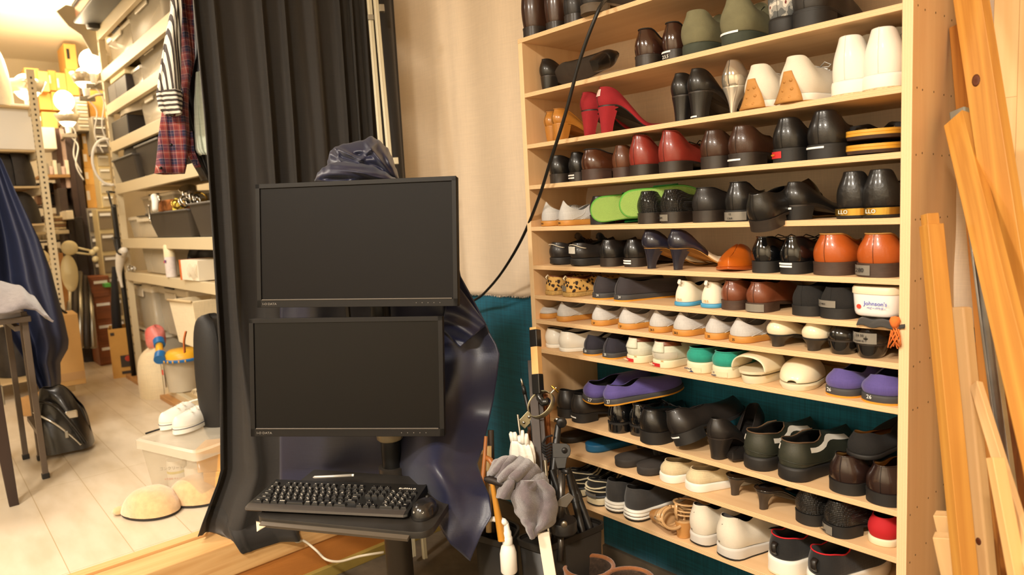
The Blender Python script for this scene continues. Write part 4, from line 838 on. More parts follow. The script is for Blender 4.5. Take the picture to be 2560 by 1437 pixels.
# beige strappy sandals on the lowest board
BEI = leather('beige_patent', (200, 160, 112), .22, .6, .05)
for k, px in enumerate((1612, 1680)):
    x = row_x(px, 11, .02); r = thing('heeled_sandal', ('beige strappy sandal tipped on its side beside the charcoal sneaker', 'beige sandal standing upright with stacked ankle straps')[k], 'sandal', (x+.026, YF+.010, SH[11]+.001), -.2)
    S = wom(wh=.048, wb=.076, hh=.052, L=.22); lp = S.loop(20)
    MB().loft([[(a, b, S.zf(max(0, y))-.004) for a, b, y in lp], [(a, b, S.zf(max(0, y))+.002) for a, b, y in lp]]).build('sole', BEI, r, smooth=True, auto=40)
    hp = S.loop(12, 0, .05); MB().loft([[(a*lerp(.75, 1, q), .02+(b-.02)*lerp(.8, 1, q), z) for a, b, y in hp] for z, q in ((0, 0), (.02, .3), (.048, 1))]).build('heel', mat('tan_heel_tip', (190, 136, 76), .5), r, smooth=True, auto=40)
    def ring(h, tl, w_, y1, rr_=.0042): return [(-math.cos(t)*w_, y1/2-math.sin(t)*y1/2, h+tl*math.sin(t)*.3) for t in [2*PI*i/24 for i in range(25)]]
    for h, w_ in ((.066, .026), (.078, .029), (.098, .030)): MB().tube(ring(h, .02, w_, .075), .0046, 8, flat=.5).build('ankle_strap', BEI, r, smooth=True)
    MB().tube([(0, -.001, .054), (0, -.004, .08), (0, -.002, .104)], .006, 8, flat=.5).build('back_strap', BEI, r, smooth=True)
    MB().grid(11, 5, lambda u, v: (-math.cos(PI*u)*.036, .15+.03*v, .012+.036*math.sin(PI*u)**.7)).build('toe_strap', BEI, r, smooth=True, solid=.002)
    if k == 0: r.rotation_euler = (math.radians(0), math.radians(72), -.5); r.location.z += .034; r.location.x += -.005
# ankle boots on the floor at the lower edge
SUEBR = mat('orange_brown_suede', (138, 84, 44), .95, var=.3, vscale=25, bump=.8, bscale=300, sheen=.3); FUR = mat('dark_fur_lining', (66, 50, 38), 1, var=.4, vscale=120, bump=1, bscale=500)
for k, (px, py) in enumerate(((1473, 1418), (1570, 1452))):
    c = onZ(px, py, .40); r = thing('suede_boot', ('brown suede boot standing in front of the right bin, rear one', 'brown suede boot at the lower frame edge, nearest one')[k], 'boot', (c.x, c.y, 0), -.5)
    def sec(z, a, b, y0, n=28): return [(a*math.cos(t), y0+b*math.sin(t), z) for t in [2*PI*i/n for i in range(n)]]
    MB().loft([sec(.03, .044, .06, .01), sec(.10, .046, .062, .008), sec(.2, .048, .058, 0), sec(.3, .054, .062, 0), sec(.39, .060, .068, 0), sec(.402, .060, .068, 0)], caps=(True, False)).build('shaft', [SUEBR, FUR], r, smooth=True, solid=.008, solidmi=1)
    MB().tube(sec(.402, .057, .065, 0)+sec(.402, .057, .065, 0)[:1], .006, 8).build('fur_rim', SUEBR, r, smooth=True)
    MB().loft([[(x*1.0, y-.055, .02+z) for x, y, _ in Last(L=.27, wh=.075, wb=.1).loop(14)] for z in (0, .01)]+[[(x*s_, (y-.055)*s_+.02*(1-s_), .03+z) for x, y, _ in Last(L=.27, wh=.075, wb=.1).loop(14)] for z, s_ in ((.02, 1), (.045, .9), (.065, .6))]).build('foot', SUEBR, r, smooth=True)
    MB().loft([[(x*1.03, y-.057, z) for x, y, _ in Last(L=.275, wh=.078, wb=.102).loop(14)] for z in (0, .022)]).build('sole', RUB, r, smooth=True, auto=40)
    MB().grid(10, 10, lambda u, v: ((u-.5)*.085, (v-.5)*.095, .30+.004*math.sin(u*7+v*9))).build('fur_lining', FUR, r, smooth=True)
r = thing('shoe', 'black leather shoe standing in the shade on the floor under the shelf', 'shoe', (-1.02, 1.60, 0), -.4)
make_shoe(r, men(hb=.07, hh=.026), 'dress', um=LBLK2, sm=RUB, lace=SEAM)
r = thing('shoe', 'dark brown leather shoe on the floor farther under the shelf', 'shoe', (-.80, 1.52, 0), -.3)
make_shoe(r, men(hb=.07, hh=.026), 'dress', um=LDBR, sm=RUB, lace=SEAM)
# black cord from the top board down to behind the monitors
pts = [onY(1530, -6, 1.60), onY(1508, 6, 1.50), onY(1486, 50, 1.47), onY(1450, 150, 1.47), onY(1412, 290, 1.48), onY(1377, 400, 1.50), onY(1345, 500, 1.53), onY(1303, 600, 1.58), onY(1255, 680, 1.66), onY(1215, 728, 1.72), onY(1190, 748, 1.76), onY(1150, 765, 1.77)]
def spline(pts, n=8):
    out = []
    for i in range(len(pts)-1):
        p0, p1, p2, p3 = pts[max(0, i-1)], pts[i], pts[i+1], pts[min(len(pts)-1, i+2)]
        for k in range(n):
            t = k/n; out.append(.5*((2*p1)+(p2-p0)*t+(2*p0-5*p1+4*p2-p3)*t*t+(3*p1-p0-3*p2+p3)*t**3))
    return out+[pts[-1]]
tag(MB().tube(spline(pts), .0052, 8).build('power_cord', mat('black_cord', (20, 19, 18), .45), smooth=True), 'black power cord running from the top board down behind the monitors', 'cord')
# ------------------------------------------------------------------ curtain
CURT = cloth('black_curtain_cloth', (38, 34, 31), rough=.8, weave=420, bump=.3, var=.12, sheen=.15)
YLEFT = [(.29, .634), (.34, .66), (.48, .732), (.88, .767), (1.30, .783), (1.71, .797), (2.1, .80), (2.7, .80)]
def curtain(u, v):
    zb = sinterp([(0, .288), (.05, .27), (.10, .215), (.30, .205), (.36, .275), (1, .282)], u)
    z = lerp(zb, 2.72, v); yl = interp(YLEFT, max(z, .29)) - 0
    if z < .29: yl = lerp(.634, .70, (.29-z)/.15)
    y = lerp(yl, 1.60, u)
    k = u*1.0+.012*math.sin(z*1.3)*(u > .2)
    ph = 2*PI*(8.5*k + .35*math.sin(7*k+1) + .25*math.sin(17*k))
    A = .030*(.55+.45*math.sin(11*k+.7)**2)*(1-.35*smooth01((z-1.5)/1.2))
    if u > .86: A *= max(.15, 1-(u-.86)/.05)
    x = -2.445+A*math.sin(ph)+.009*math.sin(2*ph+z*1.7)+.004*math.sin(z*9+u*20)*max(0, 1-z)
    k2 = smooth01((1.1-z)/.7); x += k2*(.125*smooth01((u-.05)/.08)*(1-smooth01((u-.30)/.06)) + .02*smooth01((u-.3)/.1)) ; x = max(x, -2.335) if z < .272 and u > .09 else x
    y += .012*math.cos(ph)*(1-.3*u)*(u < .9) * min(1, u*12)
    return (x, y, z)
cu = MB().grid(420, 60, curtain).build('black_curtain', CURT, smooth=True, solid=.0016)
tag(cu, 'long black pleated curtain hanging between the entry and the storage room', 'curtain')
hb = MB().grid(420, 3, lambda u, v: tuple(Vector(curtain(u, v*.035+.0))+Vector((.0022, 0, 0)))).build('hem', CURT, cu, smooth=True, solid=.001)
# curtain rail above
_r = _boxo('curtain_rail', WHITE, (-2.445, .9, 2.74), (.02, 2.0, .03), None, .002, 0); tag(_r, 'white curtain rail at the ceiling carrying the black curtain', 'rail')
# ------------------------------------------------------------------ aluminium poles
ALU = mat('cream_aluminium', (206, 198, 172), .35, .35)
def bar(a, b, w, t, name, m, parent=None, face=None, bevel=.001):
    """square bar from a to b; face = direction the wide side looks to"""
    a = Vector(a); b = Vector(b); ax = (b-a).normalized(); f = Vector(face if face else (-a.x, -a.y, 0)); f = (f-ax*f.dot(ax)).normalized(); s = ax.cross(f)
    o = MB().box((0, 0, 0), (w, t, (b-a).length)).build(name, m, parent, bevel=bevel)
    o.matrix_world = frame(s, f, ax, (a+b)/2) if parent is None else frame(s, f, ax, (a+b)/2)
    return o
def polex(top, bot, xt, xb, label):
    A = onX(*top, xt); B = onX(*bot, xb); d = (B-A).normalized(); bot_ = B+d*((.03-B.z)/d.z); A = A-d*.25
    r = thing('aluminium_pole', label, 'pole', bot_)
    ax = (A-bot_).normalized(); f = Vector((1, -.5, 0)); f = (f-ax*f.dot(ax)).normalized(); s = ax.cross(f); L = (A-bot_).length
    r.matrix_world = frame(s, f, ax, bot_)
    MB().box((0, 0, L/2), (.020, .014, L)).build('tube', ALU, r, bevel=.002)
    MB().box((-.004, .0075, L/2), (.0035, .003, L)).build('groove_rib', mat('pale_rib', (232, 226, 205), .4, .2), r)
    return r, L
r1, L1 = polex((939, 0), (972, 372), -2.36, -2.30, 'cream aluminium pole with a bracket leaning against the black curtain, right one')
zt = 1.90
MB().box((.020, .006, 2.13), (.020, .018, .028)).build('bracket', STEEL, r1, bevel=.002); MB().box((.022, .006, 1.54), (.020, .014, .026)).build('bracket', ALU, r1, bevel=.002)
r2, L2 = polex((930, 90), (951, 352), -2.38, -2.34, 'cream aluminium pole standing behind the bracketed one')
MB().box((.0, .006, 2.10), (.024, .018, .020)).build('clip', STEEL, r2, bevel=.002)
# ------------------------------------------------------------------ monitors on a rolling stand
MONB = mat('monitor_black', (22, 19, 17), .5, spec=.25); SCRN = mat('monitor_screen', (15, 12, 11), .5, spec=.16); SCRN2 = mat('monitor_screen_gloss', (9, 8, 9), .28, spec=.22); LIP = mat('bezel_lip', (86, 80, 74), .35, .3)
stand = thing('monitor_stand', 'black rolling stand with a pole and shelf behind the two monitors', 'stand', (-1.72, .97, 0))
def local(o, par): o.parent = par; o.matrix_parent_inverse = Matrix.Identity(4); o.location = o.location-par.location; return o
def monitor(tl, tr, bl, br, d0, d1, label, scr):
    A = onD(*tl, d0); B = onD(*tr, d1); C_ = onD(*bl, d0); D_ = onD(*br, d1)
    R_ = ((B-A)+(D_-C_)).normalized(); U = (A-C_)+(B-D_); U = (U-R_*U.dot(R_)).normalized(); Nn = R_.cross(U)  # Nn points away from viewer?
    w_ = ((B-A).length+(D_-C_).length)/2; h_ = ((A-C_).length+(B-D_).length)/2; c = (A+B+C_+D_)/4
    Nn = U.cross(R_)
    r = thing('monitor', label, 'monitor'); r.matrix_world = frame(R_, Nn, U, c)     # local: x right, y away, z up
    MB().box((0, .013, 0), (w_, .022, h_)).build('housing', MONB, r, bevel=.003)
    MB().box((0, .04, -.01), (w_*.6, .04, h_*.55)).build('rear_cover', MONB, r, bevel=.008)
    bz = .0125; bb = .021
    fr = MB(); t = .006
    fr.box((0, -.001, h_/2-bz/2), (w_, t, bz)).box((-w_/2+bz/2, -.001, 0), (bz, t, h_)).box((w_/2-bz/2, -.001, 0), (bz, t, h_)).box((0, -.001, -h_/2+bb/2), (w_, t, bb))
    fr.build('bezel', MONB, r, bevel=.0008)
    MB().box((0, .0012, (bb-bz)/2), (w_-2*bz, .002, h_-bz-bb)).build('screen', scr, r)
    MB().box((0, -.0035, -h_/2+bb+.0002), (w_-.03, .005, .0035)).build('bezel_lip', LIP, r, bevel=.0008)
    text_on('logo', 'I-O DATA', .0085, mat('grey_print', (130, 124, 116), .5), r, (-w_/2+.038, -.0045, -h_/2+.0095), wide=1.15)
    for i in range(5): MB().lathe([(0, .0006), (.001, .0006), (.0012, 0)], 8, T=Matrix.Translation((w_/2-.115+.0165*i, -.004, -h_/2+.010)) @ Matrix.Rotation(PI/2, 4, 'X')).build('button_mark', MATS['grey_print'], r)
    return r, c, Nn, w_, h_
m1, c1, N1, w1, h1 = monitor((630, 462), (1138, 440), (655, 768), (1148, 765), 1.915, 1.81, 'upper black monitor with a switched-off screen', SCRN)
m2, c2, N2, w2, h2 = monitor((616, 797), (1103, 790), (636, 1090), (1115, 1090), 1.84, 1.80, 'lower black monitor with a switched-off screen', SCRN2)
# stand pole, mounts, base
pc = onD(978, 1130, 2.0); pcx, pcy = pc.x, pc.y; stand.location = (pcx, pcy, 0)
MB().tube([(0, 0, .04), (0, 0, 1.40)], .029, 20).build('pole', mat('stand_black', (26, 25, 25), .4, .3), stand, smooth=True, auto=40)
MB().tube([(0, 0, .06), (0, 0, .62)], .040, 20).build('outer_pole', mat('stand_dark_grey', (70, 64, 58), .4, .4), stand, smooth=True, auto=40)
MB().lathe([(.033, .70), (.038, .705), (.041, .74), (.040, .79), (.034, .80)], 16).build('tape_wrap', mat('clear_yellow_tape', (150, 136, 108), .3, coat=.5, var=.2), stand, smooth=True)
for c in (c1, c2):
    v = Vector((c.x-pcx, c.y-pcy, 0)); q_ = max(.01, v.length-.06); MB().box((v.x/v.length*q_/2, v.y/v.length*q_/2, c.z-.02), (.06, q_, .05), rz=math.atan2(v.y, v.x)-PI/2).build('mount_arm', MONB, stand, bevel=.004)
mid = onD(870, 776, 1.93)-Vector((pcx, pcy, 0)); mr_ = onD(958, 776, 1.93)-Vector((pcx, pcy, 0))
for q in (mid, mr_): MB().box(q, (.018, .006, .09)).build('mount_hook', MONB, stand, bevel=.001)
for a in range(4):
    t = a*PI/2+.5; MB().tube([(0, 0, .07), (math.cos(t)*.2, math.sin(t)*.2, .06), (math.cos(t)*.30, math.sin(t)*.30, .055)], [.022, .018, .014], 8, flat=.7).build('leg', MONB, stand, smooth=True)
    MB().lathe([(.0, .012), (.018, .012), (.022, .006), (.022, -.006), (.018, -.012), (0, -.012)], 14, T=Matrix.Translation((math.cos(t)*.31, math.sin(t)*.31, .022)) @ Matrix.Rotation(PI/2, 4, 'X')).build('caster', RUB, stand, smooth=True)
# keyboard tray
TZ = .615
def roundpoly(pts, rs, n=6):
    out = []
    for i, p in enumerate(pts):
        a = pts[i-1]; b = pts[(i+1) % len(pts)]; p = Vector(p); u = (Vector(a)-p).normalized(); v = (Vector(b)-p).normalized(); r_ = rs[i]
        for k in range(n+1):
            t = k/n; q0 = p+u*r_; q1 = p+v*r_; out.append(q0*(1-t)**2+p*2*t*(1-t)+q1*t*t)
    return out
cor = [onZ(637, 1293, TZ), onZ(1072, 1334, TZ), onZ(1160, 1200, TZ), onZ(785, 1173, TZ)]
cor = [Vector((c.x-pcx, c.y-pcy, 0)) for c in cor]; lp = roundpoly(cor, [.03, .045, .006, .006])
TRAYM = mat('tray_black', (38, 34, 30), .45, var=.3, vscale=12, spec=.5)
MB().loft([[(p.x, p.y, TZ-.016) for p in lp], [(p.x, p.y, TZ-.002) for p in lp], [(p.x*.998, p.y*.998, TZ) for p in lp]]).build('keyboard_tray', TRAYM, stand, smooth=True, auto=40)
d = (cor[1]-cor[0]).normalized(); n_ = Vector((d.y, -d.x, 0)); MB().loft([[cor[0]+d*q+n_*e+Vector((0, 0, TZ+z)) for e, z in ((.0, -.016), (.010, -.019), (.012, -.012), (.0, -.008))] for q in (.02, (cor[1]-cor[0]).length-.05)]).build('tray_lip', mat('tray_edge', (84, 74, 62), .4, .2), stand)
MB().box(((cor[2].x+cor[3].x)*.25, (cor[2].y+cor[3].y)*.25, TZ-.03), (.06, .10, .03)).build('tray_bracket', MONB, stand, bevel=.003)
# keyboard
K0 = onZ(613, 1268, TZ+.012); K1 = onZ(1018, 1287, TZ+.012); kx = (K1-K0); kw = kx.length; kx.normalize(); kz = Vector((0, 0, 1)); ky = kz.cross(kx)
kb = thing('keyboard', 'black keyboard with white legends lying on the tray', 'keyboard'); kb.matrix_world = frame(kx, ky, kz, (K0.x, K0.y, TZ))
KD = .152
prof = [(0, .003), (-.006, .008), (-.004, .013), (.010, .0165), (.018, .017), (KD-.006, .027), (KD, .024), (KD, .006), (.01, .002)]
MB().loft([[(x, y+sh, z) for y, z in prof] for x, sh in ((0, .004), (.004, 0), (kw-.008, 0), (kw, .006))]).build('base', mat('keyboard_black', (26, 25, 24), .42, spec=.5), kb, smooth=True, auto=35, bevel=0)
MB().loft([[(x, y, z) for y, z in ((-.0065, .008), (-.0045, .0135), (.008, .0168), (.016, .0172), (.016, .0155), (-.002, .008))] for x in (.004, kw-.008)]).build('palm_edge', mat('keyboard_edge', (58, 52, 48), .35, spec=.6), kb, smooth=True, auto=35)
KEYM = mat('key_black', (24, 23, 23), .38, spec=.5); KPR = mat('key_print', (225, 218, 205), .6)
kme = {}
def key(x, y, w_=1, h_=1, txt=None):
    u = .0188*kw/.445; W_ = u*w_-.0022; H_ = .0170*h_-.0022 if h_ == 1 else .0170*h_-.0022
    tilt = .0105/(KD-.024); z0 = .0165+y*tilt
    k_ = (round(W_, 5), round(H_, 5))
    if k_ not in kme:
        b = MB(); t = .0026; b.add([(0, 0, 0), (W_, 0, 0), (W_, H_, 0), (0, H_, 0), (t, t*.6, .006), (W_-t, t*.6, .006), (W_-t, H_-t, .006), (t, H_-t, .006)], [(0, 1, 5, 4), (1, 2, 6, 5), (2, 3, 7, 6), (3, 0, 4, 7), (4, 5, 6, 7)])
        o = b.build('key', KEYM, kb, bevel=.0006); kme[k_] = o
    else: o = kme[k_].copy(); COL.objects.link(o)
    o.location = (x, .018+y, z0)
    if txt: LEG.append((txt, x+W_*.42, .018+y+H_*.5, z0+.0064))
LEG = []
u = .0188*kw/.445; gx = .012
rows = [(.0, [('Ctrl', 1.4), ('W', 1.2), ('Alt', 1.2), ('無変換', 1.2), (None, 2.7), ('変換', 1.1), ('かな', 1.1), ('Alt', 1.1), ('田', 1.1), ('Ctrl', 1.9)]),
        (.0178, [('Shift', 2.2)]+[(c, 1) for c in 'ZXCVBNM,./_']+[('Shift', 1.8)]),
        (.0356, [('Caps', 1.75)]+[(c, 1) for c in 'ASDFGHJKL;:]']+[('Enter', 1.25)]),
        (.0534, [('Tab', 1.5)]+[(c, 1) for c in 'QWERTYUIOP@[']+[('<-', 1.5)]),
        (.0712, [('半', 1)]+[(c, 1) for c in '1234567890-^']+[('|', 1), ('BS', 1)]),
        (.0935, [('Esc', 1)])]
JP = dict(zip('1234567890QWERTYUIOPASDFGHJKLZXCVBNM', 'ぬふあうえおやゆよわたていすかんなにらせちとしはきくまのりつさそひこみも'))
nk = 0
for y, ks in rows:
    x = gx
    for t, w_ in ks: key(x, y, w_, 1, t); x += u*w_; nk += 1
x = gx+u*2
for i in range(12):
    key(x, .0935, .96, 1, 'F%d' % (i+1)); x += u*.96+(u*.45 if i in (3, 7) else 0); nk += 1
xb = gx+u*15.35
for y in (.0534, .0712, .0935):
    for i in range(3): key(xb+u*i, y, 1, 1, '-'); nk += 1
for i in range(3): key(xb+u*i, 0, 1, 1, '+')
key(xb+u, .0178, 1, 1, '^')
xn = xb+u*3.35
for r_, y in enumerate((.0178, .0356, .0534, .0712)):
    for i in range(3): key(xn+u*i, y, 1, 1, '123456789N/*'[r_*3+i])
key(xn, 0, 2, 1, '0'); key(xn+2*u, 0, 1, 1, '.'); key(xn+3*u, 0, 1, 2.05, 'Ent'); key(xn+3*u, .0356, 1, 2.05, '+'); key(xn+3*u, .0712, 1, 1, '-')
lg = MB()
for t, x, y, z in LEG:
    T = Matrix.Translation((x, y, z)) @ Matrix.Rotation(-PI/2+.07, 4, 'X')
    if t in JP:
        a = text_mb(t, .0062, .0001); lg.add([v+Vector((-.002, 0, .0022)) for v in a.v], a.f, 0, T); b = text_mb(JP[t], .0052, .0001); lg.add([v+Vector((.0025, 0, -.0028)) for v in b.v], b.f, 0, T)
    elif t:
        a = text_mb(t, .0048 if len(t) > 1 else .006, .0001); lg.add(a.v, a.f, 0, T)
tag(lg.build('key_lettering', KPR, kb), kind='stuff')
text_on('logo', 'BUFFALO', .0095, KPR, kb, (xn+u*2.0, .018+.1005, .0265), (-PI/2+.07, 0, 0), wide=1.2)
# mouse
mc = onZ(1062, 1272, TZ+.01); ms = thing('mouse', 'black computer mouse beside the keyboard', 'mouse'); dv = (onZ(1085, 1225, TZ+.01)-onZ(1045, 1275, TZ+.01)); dv.z = 0; dv.normalize()
ms.matrix_world = frame(Vector((dv.y, -dv.x, 0)), dv, kz, (mc.x, mc.y, TZ+.001))
def mdome(u, v):
    a = 2*PI*u; q = math.sin(v*PI/2); c = math.cos(v*PI/2); return (.030*math.cos(a)*c**.6*(1-.10*math.sin(a)), .050*math.sin(a)*c**.6, .034*q*(1-.25*math.sin(a)*c))
MB().grid(33, 12, mdome).build('shell', mat('mouse_black', (30, 28, 27), .22, spec=.6, coat=.3), ms, smooth=True)
MB().lathe([(.0, .004), (.0045, .003), (.0055, 0), (.0045, -.003), (0, -.004)], 14, T=Matrix.Translation((0, .022, .030)) @ Matrix.Rotation(PI/2, 4, 'Y')).build('scroll_wheel', RUB, ms, smooth=True)
text_on('logo', 'BUFFALO', .0065, KPR, ms, (0, -.043, .0195), (-.75, 0, 0))
pa = onZ(782, 1193, TZ+.024); pb = onZ(880, 1188, TZ+.026); r = thing('stylus_pen', 'silver pen lying behind the keyboard on the tray', 'pen', pa); MB().tube([(0, 0, 0), (pb-pa)*.05, pb-pa], [.001, .0042, .0042], 8).build('barrel', mat('silver_plastic', (190, 186, 178), .3, .4), r, smooth=True); MB().tube([(pb-pa)*1.0, (pb-pa)*1.05], .0036, 8).build('cap', WHITE, r, smooth=True)
# paper corner under the tray and a white cable on the step
a, b, c_ = onZ(640, 1302, TZ-.018), onZ(680, 1306, TZ-.018), onD(642, 1328, 1.66)
MB().grid(6, 6, lambda u, v: a.lerp(b, u).lerp(c_.lerp(b, u*.9), v)+Vector((0, 0, -.001))).build('paper_tag', mat('cream_paper', (226, 208, 176), .7), smooth=True, solid=.0006)
tag(bpy.data.objects['paper_tag'], 'cream paper corner hanging under the left front of the tray', 'paper')
pts = [Vector((-2.395, onX(738, 1318, -2.39).y, .26)), onX(738, 1350, -2.335), onX(760, 1352, -2.33), onX(790, 1375, -2.30), onX(815, 1398, -2.28), onX(850, 1403, -2.2), onX(900, 1390, -2.1), onX(960, 1380, -2.05)]
tag(MB().tube(spline(pts), .0045, 8).build('white_cable', mat('white_cable', (225, 215, 195), .5), smooth=True), 'white cable hanging over the wooden step below the keyboard tray', 'cable')
# ------------------------------------------------------------------ navy cloth over the stand
NAVY = cloth('navy_satin', (24, 27, 52), rough=.40, weave=500, bump=.15, var=.1, sheen=.12)
XR_ = [(430, 1120), (600, 1135), (690, 1152), (750, 1185), (810, 1216), (835, 1226), (860, 1241), (885, 1249), (940, 1243), (1000, 1234), (1060, 1221), (1120, 1207), (1160, 1193), (1200, 1206), (1240, 1224), (1290, 1230), (1330, 1206), (1400, 1176), (1420, 1176)]
YB_ = [(0, 1215), (.35, 1235), (.6, 1262), (.72, 1300), (.85, 1360), (1, 1402)]
def navy(u, v):
    y = lerp(470, interp(YB_, u), v); xr = interp(XR_, y); xl = 700 if y < 1100 else 700
    x = lerp(xl, xr, u**.9)
    ph = 15*u+1.2*math.sin(v*2.2+u*3)+v*1.5
    d = 2.03+.022*math.sin(ph)*(.3+.7*v)+.004*math.sin(ph*2.3+v*5)-.10*smooth01((v-.55)/.4)*smooth01((u-.45)/.4) - .05*smooth01((u-.55)/.3) - .16*smooth01((v-.6)/.25)*smooth01((u-.5)/.3)
    d += .05*smooth01((.5-u)/.3)+.010*math.sin(y*.03+u*9)*u
    return onD(x, y, d)
nv = MB().grid(110, 120, navy).build('navy_cloth', NAVY, smooth=True, solid=.0015); tag(nv, 'navy satin cloth draped behind the monitors and hanging past the tray', 'cloth')
FP = [(1130, 690), (1152, 700), (1220, 813), (1165, 860), (1112, 885), (1105, 800)]
def flap(u, v):
    a = (lerp(1128, 1216, u), lerp(690, 812, u**1.0)); b = (lerp(1104, 1150, u)-0, lerp(800, 868, u)+22*(1-u)); x = lerp(a[0], b[0], v); y = lerp(a[1], b[1], v)
    return onD(x, y, 1.955-.02*math.sin(v*PI)+.008*math.sin(v*12+u*5))
MB().grid(24, 20, flap).build('folded_corner', NAVY, nv, smooth=True, solid=.0015)
# bundled part on top of the upper monitor
def bundle(top, bot, d, bulge, seed, name):
    """cloth hump between an upper and a lower outline"""
    def f(u, v):
        x = lerp(top[0][0], top[-1][0], u); yt = sinterp(top, x); yb = sinterp(bot, x); y = lerp(yb, yt, v)
        e = math.sin(PI*u)**.5*math.sin(PI*min(1, .12+v*.88))**.7
        k = 0
        for (cx_, cy_, sx, sy, am, an) in seed:
            dx, dy = x-cx_, y-cy_; ca, sa = math.cos(an), math.sin(an); p, q = dx*ca+dy*sa, -dx*sa+dy*ca
            k += am*math.exp(-(p/sx)**2-(q/sy)**2)
        return onD(x, y, d-bulge*e-k)
    return f
T1 = [(818, 420), (824, 385), (838, 368), (858, 360), (880, 357), (905, 350), (928, 341), (945, 347), (965, 363), (978, 385), (986, 410), (1000, 448)]
T1 = [(818, 402), (826, 376), (840, 366), (862, 359), (905, 351), (928, 340), (945, 349), (968, 368), (980, 390), (990, 420), (1000, 450)]
B1 = [(818, 450), (1000, 452)]
sd1 = [(870, 385, 60, 5, .022, .45), (845, 390, 30, 5, .018, 1.1), (920, 380, 40, 6, .020, -.8), (950, 400, 60, 6, .022, .9), (900, 388, 22, 8, -.03, 0), (975, 410, 40, 5, .015, 1.1), (880, 400, 70, 8, -.03, .25)]
bd = MB().grid(90, 60, bundle(T1, B1, 2.0, .10, sd1, '')).build('cloth_bundle', NAVY, smooth=True, solid=.002); tag(bd, 'navy satin cloth bunched up on top of the upper monitor', 'cloth')
T2 = [(786, 450), (795, 430), (808, 418), (828, 407), (850, 403), (900, 407), (930, 413), (960, 428), (985, 443), (997, 450)]
B2 = [(786, 453), (850, 456), (997, 453)]
sd2 = [(845, 446, 30, 6, -.03, 0), (900, 430, 50, 4, .012, .1), (845, 452, 30, 4, .02, 0), (930, 440, 50, 4, .010, .25), (870, 415, 50, 4, .008, .05)]
MB().grid(80, 30, bundle(T2, B2, 1.93, .07, sd2, '')).build('wrapped_fold', NAVY, bd, smooth=True, solid=.002)
# ------------------------------------------------------------------ bins with tools
BINM = mat('bin_black', (34, 31, 28), .5, spec=.4)
def bin_(rim, label, shrink=.86, H=.48):
    c = sum((Vector(p) for p in rim), Vector())/len(rim); c.z = 0
    r = thing('waste_bin', label, 'bin', c)
    R_ = [Vector((p[0]-c.x, p[1]-c.y, 0)) for p in rim]
    def lo(s_, z, off=0): q = [v*s_+v.normalized()*off for v in R_]; return [(p.x, p.y, z) for p in roundpoly(q, [.03]*4, 5)]
    MB().loft([lo(shrink, .0), lo(shrink, .004), lo(1, H-.01)], caps=(True, False)).build('body', BINM, r, smooth=True, solid=.003, auto=60)
    MB().loft([lo(1, H-.016), lo(1, H-.016, .006), lo(1, H, .007), lo(1, H, .0)], caps=(False, False)).build('rim', BINM, r, smooth=True, auto=60)
    return r
b1 = [onZ(1287, 1344, .48), onZ(1360, 1369, .48), onZ(1514, 1306, .48)]; b1.append(b1[0]+b1[2]-b1[1])
rb = bin_(b1, 'black waste bin holding a tripod and grey towel, right one of the two')
b2 = [onZ(1180, 1333, .48), onZ(1272, 1359, .48), onZ(1298, 1313, .48)]; b2.append(b2[0]+b2[2]-b2[1]+Vector((.0, .02, 0)))
lb_ = bin_(b2, 'black waste bin holding hammers and a spray bottle, left one of the two')
tp = mat('clear_brown_tape', (70, 62, 52), .25, coat=.5)
q = [onZ(1196, 1345, .46), onZ(1252, 1362, .465)]
f_ = (q[1]-q[0]).normalized(); nn = Vector((f_.y, -f_.x, 0)); 
if nn.dot(q[0]) > 0: nn = -nn
cc = (onZ(1185, 1340, .45)+onZ(1250, 1360, .45))/2; 
T = frame(f_, -nn, Vector((0, 0, 1)), cc+nn*.006-Vector((0, 0, .015)))
lt = MB().box((0, 0, 0), (.075, .0008, .045)).build('label_tape', tp, lb_, T=lb_.matrix_world.inverted() @ Matrix.Identity(4)); lt.matrix_parent_inverse = Matrix.Identity(4)
lt.matrix_local = Matrix.Translation(-lb_.location) @ T
lt.data.transform(Matrix.Translation(Vector((0, 0, 0)))); 
for v in lt.data.vertices: pass
lt.data.clear_geometry(); lt.data.from_pydata([(-.0375, -.0004, -.0225), (.0375, -.0004, -.0225), (.0375, -.0004, .0225), (-.0375, -.0004, .0225)], [], [(0, 1, 2, 3)]); lt.data.materials.append(tp)
text_on('tape_writing', '7ばん エんコ', .013, INKW, lt, (0, -.0012, .004)); text_on('tape_writing', 'タニエ', .010, INKW, lt, (.008, -.0012, -.010))
def at(px, py, d): return onD(px, py, d)
def rod(name, label, cat, pts, rad, m, parts=(), smooth=True, n=10, flat=1):
    pts = [Vector(p) for p in pts]; base = pts[0].copy(); r = thing(name, label, cat, base)
    MB().tube([p-base for p in pts], rad, n, flat=flat).build('shaft', m, r, smooth=smooth, auto=40); return r, base
HW = mat('hammer_handle_wood', (184, 126, 40), .4, var=.15, vscale=20, stretch=(1, 1, .2), coat=.2)
